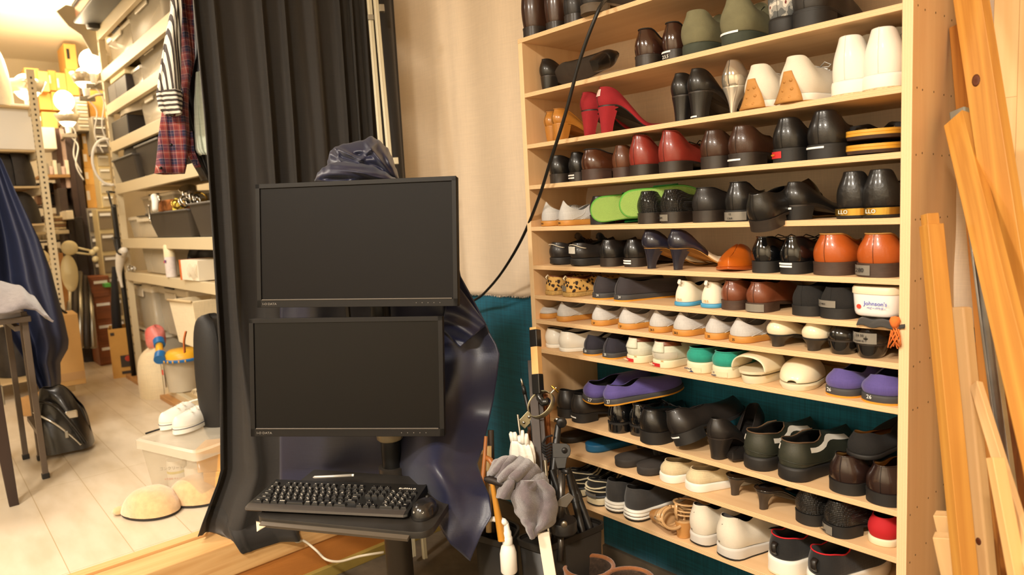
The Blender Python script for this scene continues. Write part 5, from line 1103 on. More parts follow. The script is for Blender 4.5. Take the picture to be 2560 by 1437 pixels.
# hammer (yellow handle, black head)
r, b = rod('hammer', 'hammer with a yellow wooden handle standing head-up in the left bin', 'hammer', [at(1256, 1350, 1.74), at(1249, 1310, 1.74), at(1238, 1250, 1.74), at(1230, 1205, 1.74)], [.0115, .010, .0075, .006], HW)
hd = at(1236, 1210, 1.74)-b
MB().tube([hd+Vector((-.022, -.014, .012)), hd+Vector((-.012, -.008, .012)), hd+Vector((.01, .004, .006)), hd+Vector((.035, .02, 0)), hd+Vector((.05, .03, -.004))], [.005, .010, .009, .0105, .0105], 10).build('head', mat('forged_black', (36, 28, 24), .6, .3, var=.3), r, smooth=True, auto=50)
r, b = rod('mallet', 'orange wooden-handled mallet in the left bin behind the navy cloth', 'mallet', [at(1206, 1320, 1.80), at(1207, 1200, 1.82), at(1212, 1140, 1.84), at(1215, 1090, 1.85)], [.007, .007, .006, .005], mat('orange_handle_wood', (140, 84, 36), .4, var=.15))
MB().tube([at(1214, 1142, 1.84)-b, at(1226, 1150, 1.83)-b, at(1236, 1166, 1.82)-b, at(1228, 1215, 1.81)-b], [.006, .008, .008, .007], 10).build('bent_grip', MATS['orange_handle_wood'], r, smooth=True)
rod('stick', 'pale rounded stick end beside the orange mallet', 'stick', [at(1222, 1330, 1.86), at(1222, 1115, 1.88)], .008, mat('pale_stick', (200, 168, 116), .5))
rod('dark_rod', 'dark rod standing in front of the teal cloth left of the glove', 'rod', [at(1232, 1330, 1.92), at(1227, 1075, 1.95)], .009, mat('dark_rod_paint', (52, 40, 30), .5))
# spray bottle
c = at(1272, 1410, 1.75); r = thing('spray_bottle', 'white spray bottle with trigger in the left bin', 'bottle', c-Vector((0, 0, .02)), scale=.72)
MB().lathe([(.028, 0), (.030, .004), (.030, .07), (.024, .095), (.017, .104), (.017, .108)], 20).build('bottle_body', mat('bottle_white', (236, 230, 220), .4), r, smooth=True, auto=50)
MB().lathe([(.018, .106), (.0185, .108), (.0185, .128), (.0165, .132), (.0155, .134), (.0155, .150), (.012, .156), (.009, .175), (.008, .182)], 24).build('collar', WHITE, r, smooth=True, auto=40)
MB().tube([(0, 0, .178), (-.008, -.004, .186), (-.03, -.012, .190), (-.052, -.02, .188), (-.066, -.025, .180)], [.010, .012, .012, .009, .007], 10).build('spray_head', WHITE, r, smooth=True)
MB().tube([(-.026, -.010, .180), (-.032, -.012, .165), (-.030, -.012, .150)], [.006, .005, .003], 8).build('trigger', WHITE, r, smooth=True)
# white glove draped over a rod
r, b = rod('steel_rod', 'thin steel rod rising behind the white glove', 'rod', [at(1320, 1300, 1.86), at(1305, 1120, 1.90), at(1294, 1036, 1.92)], [.004, .004, .0035], STEEL)
c = at(1306, 1150, 1.87); r = thing('work_glove', 'white cotton work glove set fingers-up in the bin behind the towel', 'glove', c)
gm = cloth('white_knit', (232, 226, 214), weave=350, bump=.6)
def gl(u, v):
    a = 2*PI*u; w = sinterp([(0, .056), (.35, .046), (.7, .046), (.9, .040), (1, .030)], v); return (w*math.cos(a)*1.0+.004*math.sin(9*a+v*4), .020*math.sin(a)*(1+.2*math.sin(5*a)), lerp(-.085, .055, v)+.003*math.sin(a*3))
g = MB().grid(40, 14, gl).build('palm', gm, r, smooth=True, solid=.002); 
for i, (fx, fh) in enumerate(((-.034, .070), (-.019, .076), (-.002, .066), (.010, .088), (.024, .082))):
    MB().tube([(fx, 0, .045), (fx*1.1, -.004, .070), (fx*1.15, -.004, fh)], [.0085, .006, .0042], 8).build('finger', gm, r, smooth=True)
# grey towel
TOW = mat('grey_terry', (104, 94, 98), 1, var=.2, vscale=60, bump=1, bscale=420, sheen=.6)
cT = at(1310, 1210, 1.74)
TT = [(1222, 1178), (1240, 1152), (1262, 1144), (1290, 1142), (1315, 1150), (1335, 1162), (1352, 1178), (1367, 1200), (1369, 1230)]
def tw(u, v):   # rounded upper roll
    x = lerp(1222, 1369, u); yt = sinterp(TT, x); yb = sinterp([(1222, 1200), (1240, 1225), (1270, 1222), (1300, 1260), (1330, 1275), (1369, 1268)], x)
    e = math.sin(PI*min(1, max(0, u)))**.5*math.sin(PI*(.06+v*.9))**.8
    y = lerp(yt, yb, v); s = 1.9*(u*4+v*2.6-.2)
    return onD(x, y, 1.82-.115*e+.013*math.sin(s*2.1+2*v)+.006*math.sin(s*5+u*7))
tw_o = MB().grid(80, 60, tw).build('grey_towel', TOW, smooth=True, solid=.006); tag(tw_o, 'grey terry towel crumpled over the two black bins', 'towel')
def tw2(u, v):  # hanging corner
    L_ = sinterp([(1200, 1284), (1225, 1274), (1275, 1290), (1300, 1306), (1320, 1319), (1346, 1330)], lerp(1200, 1346, v)); y = lerp(1200, 1346, v)
    Rr = sinterp([(1200, 1360), (1230, 1385), (1262, 1391), (1300, 1385), (1346, 1338)], y)
    x = lerp(L_, Rr, u); return onD(x, y-(18*(u)**1.2 if v > .7 else 0)*(v-.7)/.3*.5, 1.70+.05*abs(u-.4)+.016*math.sin(u*11+v*4)+.010*math.sin(u*6-v*9))
MB().grid(50, 50, tw2).build('hanging_corner', TOW, tw_o, smooth=True, solid=.006)
MB().grid(20, 20, lambda u, v: onD(lerp(1252, 1285, u)-8*v, lerp(1190, 1246, v)+10*u*(1-v), 1.72+.02*math.sin(u*5+v*3))).build('hanging_end', TOW, tw_o, smooth=True, solid=.005)
# strip of dark wooden slats standing in the bin
DW = wood('dark_stained_wood', (58, 42, 32), (34, 24, 18), 'Z', 20, .5, .6)
def slat(p0, p1, w_, t_, label, m, name='timber_strip', face=None):
    A = Vector(p0); B = Vector(p1); ax = (B-A).normalized(); f = face or Vector((-A.x, -A.y, 0)); f = (f-ax*f.dot(ax)).normalized(); s = ax.cross(f); L = (B-A).length
    r = MB().box((0, 0, L/2), (w_, t_, L)).build(name, m, bevel=.0012); r.matrix_world = frame(s, f, ax, A); return tag(r, label, 'slat') if label else r
slat(at(1360, 1390, 1.80), at(1329, 901, 2.05), .024, .010, 'dark stained wooden slat standing in the right bin, left and taller one', DW)
slat(at(1374, 1390, 1.80), at(1350, 1010, 2.0), .019, .010, 'dark stained wooden slat standing in the right bin, right and shorter one', DW)
# handle wrapped in black tape bands (pale wood showing between)
PW = mat('pale_bare_wood', (224, 176, 112), .5, var=.08); BT = mat('black_vinyl_tape', (24, 22, 21), .3, coat=.3); BRW = mat('brown_side', (74, 54, 40), .6)
A = at(1346, 985, 1.99); B = at(1337, 818, 2.03); ax = (B-A).normalized(); f = Vector((-A.x*.9+.2, -A.y, 0)); f = (f-ax*f.dot(ax)).normalized(); s = ax.cross(f); L = (B-A).length
r = thing('taped_handle', 'square pale wood handle wrapped in black tape bands above the clamp', 'handle'); r.matrix_world = frame(s, f, ax, A) @ Matrix.Rotation(.6, 4, 'Z')
MB().box((0, 0, L/2), (.024, .024, L)).build('wooden_core', [PW], r, bevel=.002)
for z0, z1 in ((0, .30), (.70, .965)): MB().box((0, 0, L*(z0+z1)/2), (.0265, .0265, L*(z1-z0))).build('tape_band', BT, r, bevel=.003)
MB().tube([(0, 0, .01), (.004, 0, -.012), (.016, 0, -.026), (.034, 0, -.022)], .011, 10).build('curved_end', BT, r, smooth=True)
# pipe clamp
ZINC = mat('zinc_plate', (176, 168, 140), .35, .85, var=.08)
c = at(1352, 1010, 1.97); r = thing('pipe_clamp', 'zinc pipe clamp with a hinged ring hooked over the slats', 'clamp', c)
e1 = (at(1390, 965, 1.97)-at(1325, 1035, 1.97)).normalized(); e2 = Vector((-c.x, -c.y, 0)).normalized(); e2 = (e2-e1*e2.dot(e1)).normalized(); e3 = e1.cross(e2)
Mx = frame(e1, e3, e2, (0, 0, 0)); r.matrix_world = Matrix.Translation(c) @ Mx
# local: x along clamp, y across in view, z towards viewer
def arc(a0, a1, rx, ry, w_, n=20): return lambda u, v: (rx*math.cos(lerp(a0, a1, u)), ry*math.sin(lerp(a0, a1, u)), (v-.5)*w_)
Rt = Matrix.Rotation(math.radians(50), 4, 'X')
MB().grid(30, 3, lambda u, v: Rt @ Vector(arc(PI*1.0, PI*2.0, .042, .036, .020)(u, v))).build('ring_half', ZINC, r, smooth=True, solid=.002)
MB().grid(30, 3, lambda u, v: Rt @ Vector(arc(PI*1.0, 0, .042, .036, .020)(u, v))).build('ring_half', ZINC, r, smooth=True, solid=.002)
MB().box((-.062, 0, 0), (.044, .030, .003)).build('flange', ZINC, r, bevel=.002)
for x in (-.050, -.072): MB().lathe([(0, .0035), (.004, .003), (.0048, 0)], 12, T=Matrix.Translation((x, 0, .0016))).build('rivet', CHROME, r, smooth=True)
MB().tube([(.042, 0, 0), (.066, 0, .0)], .0024, 8).build('bolt', STEEL, r); MB().tube([(.060, -.014, 0), (.060, .014, 0)], .0035, 8).build('wing_nut', GOLD, r, smooth=True)
# telescopic pen rod
r, b = rod('telescopic_rod', 'black telescopic rod with a silver tip beside the taped handle', 'rod', [at(1352, 1300, 1.85), at(1330, 1060, 1.97), at(1312, 985, 2.0)], [.006, .006, .0055], BLACKP)
MB().tube([at(1312, 985, 2.0)-b, at(1308, 965, 2.0)-b], [.0065, .0055], 10).build('black_collar', BLACKP, r, smooth=True)
MB().tube([at(1308, 968, 2.0)-b, at(1304, 952, 2.0)-b, at(1302.5, 945, 2.0)-b], [.0042, .0034, .0008], 10).build('silver_tip', CHROME, r, smooth=True)
# broom of brown bristles
BR = mat('brown_bristle', (150, 86, 40), .7, var=.4, vscale=200, stretch=(1, 1, .1)); BR2 = mat('dark_bristle', (96, 54, 28), .8)
c = at(1366, 1128, 2.03); r = thing('bristle_broom', 'brown natural bristle broom standing head-up beside the slats', 'broom', c)
def br(u, v):
    a = 2*PI*u; z = lerp(-.04, .17, v); w = sinterp([(0, .010), (.4, .017), (1, .019)], v); return (w*math.cos(a)*(1+.1*math.sin(7*a))-z*.06, .02*math.sin(a), z)
MB().grid(30, 8, br).build('bristle_core', BR2, r, smooth=True)
fm = MB()
for i in range(420):
    a = random.uniform(0, 2*PI); z0 = random.uniform(-.04, .02); w0 = .012; w1 = random.uniform(.5, 1.0)*.021; z1 = random.uniform(.10, .18); sw = random.uniform(-.006, .006)
    fm.tube([(w0*math.cos(a), w0*math.sin(a), z0), (w1*math.cos(a)*.95-.004, w1*math.sin(a)*.8, (z0+z1)/2), (w1*math.cos(a)+sw-z1*.05, w1*math.sin(a)*.8, z1)], .00055, 3, mi=i % 2)
tag(fm.build('bristles', [BR, mat('light_bristle', (184, 112, 56), .7)], r), kind='stuff')
fm = MB()
for i in range(120):
    fm.tube([(-.062-.004*(i % 3), .002, -.03), (-.058-random.uniform(0, .012), -.002, .0), (-.050-random.uniform(0, .025), random.uniform(-.01, .01), random.uniform(.03, .065))], .0005, 3)
tag(fm.build('side_bristles', BR, r), kind='stuff')
# tripod folded, standing in the bin
TB = mat('tripod_black', (26, 25, 25), .4, spec=.5); TG = mat('tripod_grey_metal', (82, 78, 74), .3, .8)
c = at(1410, 1350, 1.80); r = thing('tripod', 'folded black tripod stand in the right bin', 'tripod', c)
def tl(*p): return [at(*q)-c for q in p]
MB().tube(tl((1396, 1345, 1.79), (1402, 1255, 1.80), (1406, 1168, 1.82)), .0105, 14).build('centre_tube', TG, r, smooth=True)
MB().tube(tl((1404, 1172, 1.82), (1405, 1186, 1.82)), .0135, 14).build('ring_collar', CHROME, r, smooth=True, auto=40)
MB().tube(tl((1408, 1178, 1.80), (1420, 1179, 1.78)), .007, 10).build('lock_knob', TB, r, smooth=True)
p0 = at(1402, 1126, 1.82)-c; f1 = (-at(1402, 1126, 1.82)+CAMPOS).normalized(); rt = Vector((0, 0, 1)).cross(f1).normalized(); upv = f1.cross(rt)
def plate(pts, t_, name, m, base):
    q = [base+rt*x+upv*y for x, y in pts]; MB().loft([[v-f1*t_/2 for v in q], [v+f1*t_/2 for v in q]]).build(name, m, r, bevel=.0015)
plate([(-.022, -.018), (.016, -.020), (.024, -.012), (.027, 0), (.024, .012), (.016, .018), (-.022, .020)], .016, 'head_plate', TB, p0)
MB().lathe([(0, .006), (.006, .005), (.008, .002), (.008, 0)], 14, T=frame(rt, upv, f1, p0+f1*.008+rt*.010)).build('head_screw', TB, r, smooth=True)
plate([(-.012, -.028), (.010, -.028), (.016, .0), (-.018, .0)], .02, 'head_neck', TB, p0+upv*-.018)
for k, (a_, b_) in enumerate((((1435, 1345, 1.84), (1378, 1175, 1.90)), ((1456, 1330, 1.86), (1420, 1180, 1.92)), ((1475, 1320, 1.88), (1418, 1170, 1.93)))):
    MB().tube(tl(a_, b_), .010, 10).build('leg', TB, r, smooth=True, auto=40)
    m_ = tuple((q1+q2)/2 for q1, q2 in zip(a_, b_)); MB().tube(tl(m_, tuple(lerp(q1, q2, .62) for q1, q2 in zip(a_, b_))), .0125, 10).build('leg_lock', TB, r, smooth=True, auto=40)
MB().lathe([(0, .014), (.034, .014), (.036, .010), (.036, -.014), (.030, -.020), (0, -.020)], 24, T=Matrix.Translation(at(1408, 1312, 1.78)-c)).build('spider_hub', TB, r, smooth=True, auto=40)
MB().lathe([(0, .004), (.008, .004), (.009, 0)], 14, T=frame(rt, upv, f1, at(1410, 1310, 1.745)-c)).build('hub_screw', STEEL, r, smooth=True)
plate([(-.026, -.010), (.006, -.016), (.028, .010), (.014, .022), (-.012, .008)], .006, 'lever', TG, at(1410, 1253, 1.77)-c)
MB().tube(tl((1402, 1400, 1.78), (1402, 1335, 1.78)), .008, 10).build('lower_rod', TG, r, smooth=True)
# small grip with a round knob behind
r, b = rod('ball_joint_grip', 'black ball-joint grip with a round knob behind the tripod', 'grip', [at(1372, 1350, 1.86), at(1380, 1200, 1.90), at(1390, 1110, 1.94), at(1396, 1062, 1.96)], [.012, .013, .011, .009], TB)
MB().lathe([(0, .010), (.012, .009), (.015, .004), (.015, -.006), (.010, -.010), (0, -.010)], 16, T=frame(rt, upv, f1, at(1404, 1056, 1.94)-b)).build('round_knob', TB, r, smooth=True)
MB().tube([at(1388, 1052, 1.96)-b, at(1395, 1046, 1.95)-b], .005, 8).build('silver_pin', CHROME, r, smooth=True)
for i in range(7):
    MB().tube(spline([at(1355, 1108+i*7, 1.93)-b, at(1366, 1114+i*7, 1.92)-b, at(1376, 1108+i*7, 1.92)-b, at(1384, 1112+i*7, 1.93)-b], 4), .003, 6).build('cord_loop', SUEBK, r, smooth=True)
MB().tube([at(1356, 1110, 1.93)-b, at(1366, 1092, 1.93)-b, at(1382, 1088, 1.93)-b], .003, 6).build('strap_loop', SUEBK, r, smooth=True)
r, b = rod('chrome_rod', 'thin chrome rod between the towel and the tripod legs', 'rod', [at(1376, 1390, 1.80), at(1368, 1240, 1.84), at(1362, 1150, 1.86)], .006, CHROME)
slat(at(1376, 1440, 1.71), at(1358, 1330, 1.72), .030, .010, 'white flat stick poking out of the right bin under the towel', mat('white_stick_paint', (232, 222, 204), .5, var=.08, vscale=20, stretch=(1, 1, .1)), 'flat_stick')
# ------------------------------------------------------------------ timber leaning at the right
WO = wood('orange_cedar', (206, 148, 66), (168, 104, 38), 'Z', 16, .5, .6, stretch=.05); WO2 = wood('amber_cedar', (192, 130, 58), (150, 90, 34), 'Z', 16, .5, .6, stretch=.05)
WP = wood('pale_spruce', (220, 182, 130), (190, 146, 92), 'Z', 14, .55, .45, knots=0, stretch=.05); WL = wood('light_stick_wood', (232, 184, 122), (204, 148, 84), 'Z', 14, .5, .4)
WB = wood('figured_brown_board', (176, 108, 36), (112, 60, 18), 'Z', 22, .45, .8, stretch=.12); KN = mat('wood_knot', (92, 44, 18), .6)
def timber(top, bot, yt, yb, w_, t_, m, label, name='timber', rot=0, ext_top=0, bev=.0015, knots=(), to_floor=True):
    """beam leaning: passes picture points top (at depth plane y=yt) and bot (y=yb), carried down to the floor"""
    A = onY(*top, yt); B = onY(*bot, yb); d = (A-B).normalized()
    base = B-d*(B.z/d.z) if to_floor else B; topp = A+d*ext_top; L = (topp-base).length
    f = Vector((-.25, -1, 0)); f = (f-d*f.dot(d)).normalized(); s = d.cross(f)
    if s.x < 0: s, f = s, f
    r = thing(name, label, 'timber'); r.matrix_world = frame(s, -s.cross(d)*-1 if False else d.cross(s), d, base) @ Matrix.Rotation(rot, 4, 'Z')
    MB().box((0, 0, L/2), (w_, t_, L)).build('beam', m, r, bevel=bev)
    for (q, x, rr_) in knots: 
        for sg in (-1, 1): MB().lathe([(0, .0006), (rr_*.7, .0005), (rr_, 0)], 14, T=Matrix.Translation((x, sg*t_/2, L*q)) @ Matrix.Rotation(-sg*PI/2, 4, 'X') @ Matrix.Scale(1.4, 4, (0, 1, 0))).build('knot', KN, r, smooth=True)
    return r, L
r, L = timber((2328, 562), (2414, 1437), 1.44, 1.36, .030, .030, WO, 'orange timber stick with a notched top leaning closest to the shelf side', rot=-.5)
MB().box((-.002, 0, L+.010), (.022, .022, .022)).build('tenon', WO, r, bevel=.001)
timber((2390, 768), (2452, 1437), 1.50, 1.42, .046, .030, WP, 'pale spruce timber with a rounded top and two dark knots', bev=.005, knots=((.62, .010, .005), (.62, -.012, .005), (.36, -.008, .005), (.30, .012, .006)))
timber((2392, 298), (2528, 850), 1.62, 1.34, .048, .020, WO, 'orange timber board crossing in front of the metal pole', rot=-.15)
timber((2428, 2), (2545, 760), 1.62, 1.46, .058, .022, WO, 'long orange timber board running past the top of the frame', ext_top=.5, rot=-.2, knots=((.71, -.006, .009),))
timber((2404, 60), (2490, 1050), 1.76, 1.62, .044, .020, WO2, 'amber timber board standing behind the metal pole', rot=-.1)
timber((2500, 850), (2560, 1330), 1.66, 1.56, .10, .018, WB, 'dark figured brown board low behind the metal pole', rot=-.1)
timber((2488, 1144), (2543, 1437), 1.30, 1.24, .020, .020, WL, 'short light square stick right of the spruce timber', rot=-.5)
timber((2440, 960), (2497, 1144), 1.46, 1.36, .022, .012, WP, 'thin pale stick leaning diagonally behind the spruce timber', rot=-.2)
# metal pole with a clamp cap
A = onY(2404, 292, 1.70); B = onY(2520, 1180, 1.50); d = (A-B).normalized(); base = B-d*(B.z/d.z); L = (A-base).length; f = Vector((-.25, -1, 0)); f = (f-d*f.dot(d)).normalized(); s = d.cross(f)
r = thing('steel_rail', 'grooved steel rail with a grey plastic cap among the orange timbers', 'rail'); r.matrix_world = frame(s, d.cross(s), d, base)
GALV = mat('galvanised_rail', (150, 146, 140), .3, .85, var=.1)
MB().box((0, 0, L/2), (.022, .010, L)).build('channel', GALV, r, bevel=.002)
for x in (-.0085, .0085): MB().box((x, .008 if False else -.007, L/2), (.005, .008, L)).build('flange', GALV, r, bevel=.001)
MB().box((0, -.002, L+.004), (.034, .026, .022)).build('end_cap', mat('grey_cap', (142, 140, 128), .5), r, bevel=.004)
# short offcuts near the bottom
def offcut(px, py, y, w_, h_, m, label, rz, tilt):
    c = onY(px, py, y); r = MB().box((0, 0, -h_/2), (w_, .03, h_)).build('offcut', m, bevel=.0015); r.location = c; r.rotation_euler = (0, tilt, rz); return tag(r, label, 'offcut')
offcut(2362, 1283, 1.46, .036, .86, WP, 'pale timber offcut standing behind the notched stick, taller one', .1, -.22)
offcut(2372, 1338, 1.40, .050, .80, WP, 'pale timber offcut standing behind the notched stick, lower and wider one', .15, -.20)
# wide finger-jointed pine panel behind
def fj():
    m = wood('finger_jointed_pine', (240, 204, 146), (226, 178, 112), 'Z', 9, .55, .5, stretch=.07); nt = m.node_tree; N = nt.nodes; L_ = nt.links; b = N['Principled BSDF']
    tc = N.new('ShaderNodeTexCoord'); mp = N.new('ShaderNodeMapping'); mp.inputs['Rotation'].default_value = (PI/2, 0, PI/2 if False else 0); L_.new(tc.outputs['Object'], mp.inputs[0])
    sp = N.new('ShaderNodeSeparateXYZ'); L_.new(tc.outputs['Object'], sp.inputs[0]); cb = N.new('ShaderNodeCombineXYZ'); L_.new(sp.outputs['Z'], cb.inputs[0]); L_.new(sp.outputs['X'], cb.inputs[1])
    br = N.new('ShaderNodeTexBrick'); br.inputs['Scale'].default_value = 1; br.inputs['Brick Width'].default_value = .5; br.inputs['Row Height'].default_value = .045; br.inputs['Mortar Size'].default_value = .0008
    br.inputs[1].default_value = (1, 1, 1, 1); br.inputs[2].default_value = (.86, .80, .72, 1); br.inputs[3].default_value = (.7, .6, .5, 1); L_.new(cb.outputs[0], br.inputs[0])
    mx = N.new('ShaderNodeMix'); mx.data_type = 'RGBA'; mx.blend_type = 'MULTIPLY'; mx.inputs[0].default_value = 1; src = b.inputs['Base Color'].links[0].from_socket; L_.new(src, mx.inputs[6]); L_.new(br.outputs[0], mx.inputs[7]); L_.new(mx.outputs[2], b.inputs['Base Color']); return m
c = onY(2478, 300, 1.78); p = MB().box((.30, 0, 0), (.60, .022, 2.5)).build('pine_panel', fj(), bevel=.001); p.location = (c.x, 1.79, 1.28); tag(p, 'pale finger-jointed pine panel standing upright behind the leaning timbers', 'panel')
# ------------------------------------------------------------------ clothes hanging beside the curtain
def plaid():
    m = mat('red_navy_plaid', (150, 60, 56), .85); nt = m.node_tree; N = nt.nodes; L = nt.links; b = N['Principled BSDF']
    tc = N.new('ShaderNodeTexCoord'); sp = N.new('ShaderNodeSeparateXYZ'); L.new(tc.outputs['Object'], sp.inputs[0]); outs = []
    for ax, per in (('Y', .042), ('Z', .052)):
        d = N.new('ShaderNodeMath'); d.operation = 'DIVIDE'; d.inputs[1].default_value = per; L.new(sp.outputs[ax], d.inputs[0])
        f = N.new('ShaderNodeMath'); f.operation = 'FRACT'; L.new(d.outputs[0], f.inputs[0]); r = N.new('ShaderNodeValToRGB'); r.color_ramp.interpolation = 'CONSTANT'
        cs = [(0, (126, 48, 48)), (.22, (160, 78, 66)), (.36, (196, 168, 158)), (.39, (126, 48, 48)), (.52, (48, 44, 74)), (.72, (150, 120, 124)), (.75, (48, 44, 74)), (.92, (190, 150, 140)), (.95, (126, 48, 48))]
        while len(r.color_ramp.elements) < len(cs): r.color_ramp.elements.new(.5)
        for i, (p, c) in enumerate(cs): r.color_ramp.elements[i].position = p; r.color_ramp.elements[i].color = (*lin(c), 1)
        L.new(f.outputs[0], r.inputs[0]); outs.append(r)
    mx = N.new('ShaderNodeMix'); mx.data_type = 'RGBA'; mx.inputs[0].default_value = .5; L.new(outs[0].outputs[0], mx.inputs[6]); L.new(outs[1].outputs[0], mx.inputs[7]); L.new(mx.outputs[2], b.inputs['Base Color']); return m
STR = bands('striped_cotton', [(0, (232, 226, 214)), (.55, (72, 64, 62))], 'Y', .0135, .85, 0); STRH = bands('striped_cotton_cuff', [(0, (232, 226, 214)), (.5, (72, 64, 62))], 'Z', .0165, .85, .3)
PLD = plaid(); BJ = mat('black_nylon', (24, 22, 21), .4, var=.2); PG = cloth('pale_green_cotton', (206, 214, 196), weave=400)
def sleeve(outline, X, dep, m, name, parent=None, folds=5, amp=.004, n=36, solid=.0015, caps=False):
    """hanging tube; outline = [(y_px, left_px, right_px)] on the plane x = X"""
    pts = []
    k = 26; ys = [lerp(outline[0][0], outline[-1][0], i/k) for i in range(k+1)]; loops = []
    for y in ys:
        l = interp([(a, b) for a, b, c in outline], y); r_ = interp([(a, c) for a, b, c in outline], y); A = onX(l, y, X); B = onX(r_, y, X); c = (A+B)/2; w_ = (B.y-A.y)/2
        lp = []
        for j in range(n):
            t = 2*PI*j/n; rad = 1+.05*math.sin(folds*t+y*.02); q = dep*(1+.4*math.sin(3*t+y*.015))
            yy = c.y+w_*math.cos(t)*rad; lp.append((X+q*math.sin(t)+amp*math.sin(folds*2*t+y*.05), yy, c.z+(yy-c.y)*(B.z-A.z)/(B.y-A.y+1e-6)))
        loops.append(lp)
    o = MB().loft(list(reversed(loops)), True, (caps, caps)); return o.build(name, m, parent, smooth=True, solid=solid)
s1 = sleeve([(-40, 425, 450), (20, 428, 452), (90, 415, 450), (180, 402, 452), (232, 394, 452)], -2.72, .035, STR, 'striped_shirt'); tag(s1, 'black and white striped shirt sleeve hanging in front of the plaid shirt', 'shirt')
sleeve([(228, 393, 454), (250, 395, 456), (270, 400, 454), (288, 418, 452)], -2.72, .038, STRH, 'cuff', s1)
s2 = sleeve([(-40, 445, 476), (20, 446, 478), (150, 446, 486), (205, 442, 474), (270, 408, 470), (340, 396, 470), (400, 392, 466), (434, 388, 460)], -2.80, .040, PLD, 'plaid_shirt'); tag(s2, 'red and navy plaid shirt with its sleeve hanging below the striped one', 'shirt')
sleeve([(330, 466, 478), (380, 466, 484), (418, 490, 499)], -2.82, .02, PLD, 'shirt_tail', s2)
for y_, x_ in ((362, 428), (420, 402)): MB().lathe([(0, .003), (.005, .002), (.006, 0)], 12, T=Matrix.Translation(onX(x_, y_, -2.752)) @ Matrix.Rotation(PI/2, 4, 'Y')).build('button', BLACKP, s2, smooth=True)
s3 = sleeve([(-40, 480, 500), (120, 478, 510), (220, 455, 516), (320, 460, 520), (400, 478, 524), (450, 508, 528)], -2.86, .045, BJ, 'black_jacket'); tag(s3, 'black jacket hanging between the plaid shirt and the curtain', 'jacket')
s4 = sleeve([(180, 492, 520), (250, 488, 522), (340, 488, 524), (376, 490, 526), (388, 500, 526)], -2.80, .03, PG, 'pale_shirt'); tag(s4, 'pale green shirt hem showing beside the black curtain', 'shirt')
A = Vector((-2.85, .35, 2.32)); B = Vector((-2.85, 1.75, 2.32)); tag(MB().tube([A, B], .014, 12).build('clothes_rod', CHROME, smooth=True), 'chrome clothes rod carrying the hanging shirts', 'rod')
# ------------------------------------------------------------------ table at the far left
TG2 = mat('taupe_steel_tube', (98, 86, 76), .45, .3); foot = onZ(115, 1195, FZ); DKW = mat('dark_brown_wood', (46, 30, 24), .45, var=.15, vscale=20, stretch=(1, 1, .1))
tb = thing('folding_table', 'folding table on taupe square steel legs at the left frame edge', 'table', (foot.x, foot.y, FZ))
TH = .755
def leg(dx, dy, name='leg', h=TH, tx=0, ty=0, w_=.023):
    a = Vector((dx, dy, 0)); b = Vector((dx+tx, dy+ty, h)); ax = (b-a).normalized(); f = Vector((1, 0, 0)); f = (f-ax*f.dot(ax)).normalized(); s = ax.cross(f); o = MB().box((0, 0, (b-a).length/2), (w_, w_, (b-a).length)).build(name, TG2, tb, bevel=.002, T=frame(s, f, ax, a))
    MB().box((dx, dy, .012), (w_+.006, w_+.006, .024)).build('rubber_foot', RUB, o, bevel=.003); return o
leg(0, 0); leg(-.32, .02); leg(-.40, -.03); leg(-.34, -.12)
MB().box((-.17, .0, .21), (.32, .02, .022)).build('cross_bar', TG2, tb); MB().box((-.17, -.03, TH-.07), (.36, .02, .022)).build('cross_bar', TG2, tb); MB().box((-.20, -.10, TH-.03), (.5, .24, .025)).build('table_frame', TG2, tb, bevel=.003)
MB().box((-.36, -.10, .34), (.032, .032, .09)).build('steel_bracket', STEEL, tb, bevel=.002); MB().box((-.36, -.10, TH-.10), (.032, .032, .08)).build('steel_bracket', STEEL, tb, bevel=.002)
f2 = onZ(35, 1262, FZ); r = thing('wooden_table', 'dark brown wooden table leg at the lower left frame edge', 'table', f2)
MB().loft([[(x*.016, y*.016, 0) for x, y in ((-1, -1), (1, -1), (1, 1), (-1, 1))], [(x*.028-.0, y*.028-.02, .62) for x, y in ((-1, -1), (1, -1), (1, 1), (-1, 1))]]).build('leg', DKW, r, bevel=.002)
MB().box((-.10, -.30, .635), (.5, .62, .03)).build('table_top', DKW, r, bevel=.004)
# towel over the table
PU = onX(0, 712, foot.x)
tz = TH+FZ+.01
def ltow(u, v):
    yy = lerp(1.02, -.10, 1-u) if False else 0
    x = lerp(-30, 133, u); yt = sinterp([(-30, 706), (0, 710), (60, 722), (95, 748), (133, 806)], x); yb = sinterp([(-30, 790), (10, 785), (60, 772), (85, 775), (112, 792), (133, 806)], x)
    y = lerp(yt, yb, v); p = onX(x, y, foot.x+.06+.05*v+.012*math.sin(u*9+v*5)); p.x -= .22*(1-v)**2; return p
tow = MB().grid(60, 24, ltow).build('table_towel', mat('grey_blue_terry', (126, 118, 118), 1, var=.15, vscale=50, bump=1, bscale=260, sheen=.5), smooth=True, solid=.008); tag(tow, 'grey terry towel spread over the folding table at the left', 'towel')
# navy cloth hanging behind the table
NL = [(300, -60), (480, -60), (1010, 60)]
def lnavy(u, v):
    y = lerp(330, 1010, v); xr = interp([(330, -50), (400, 5), (480, 40), (600, 98), (680, 128), (720, 138), (800, 160), (850, 171), (870, 170), (905, 150), (960, 152), (1000, 130), (1010, 125)], y)
    xl = interp([(330, -80), (700, -60), (900, 60), (1010, 118)], y); x = lerp(xl, xr, u)
    return onX(x, y, -4.25+.07*math.sin(u*8+v*3)*(.4+v)+.03*math.sin(u*19+v*4)-.25*(1-v))
ln = MB().grid(60, 60, lnavy).build('navy_drape', cloth('navy_cotton', (26, 32, 58), rough=.6, weave=300, bump=.2, sheen=.0), smooth=True, solid=.002); tag(ln, 'navy cloth hanging behind the folding table at the left frame edge', 'cloth')
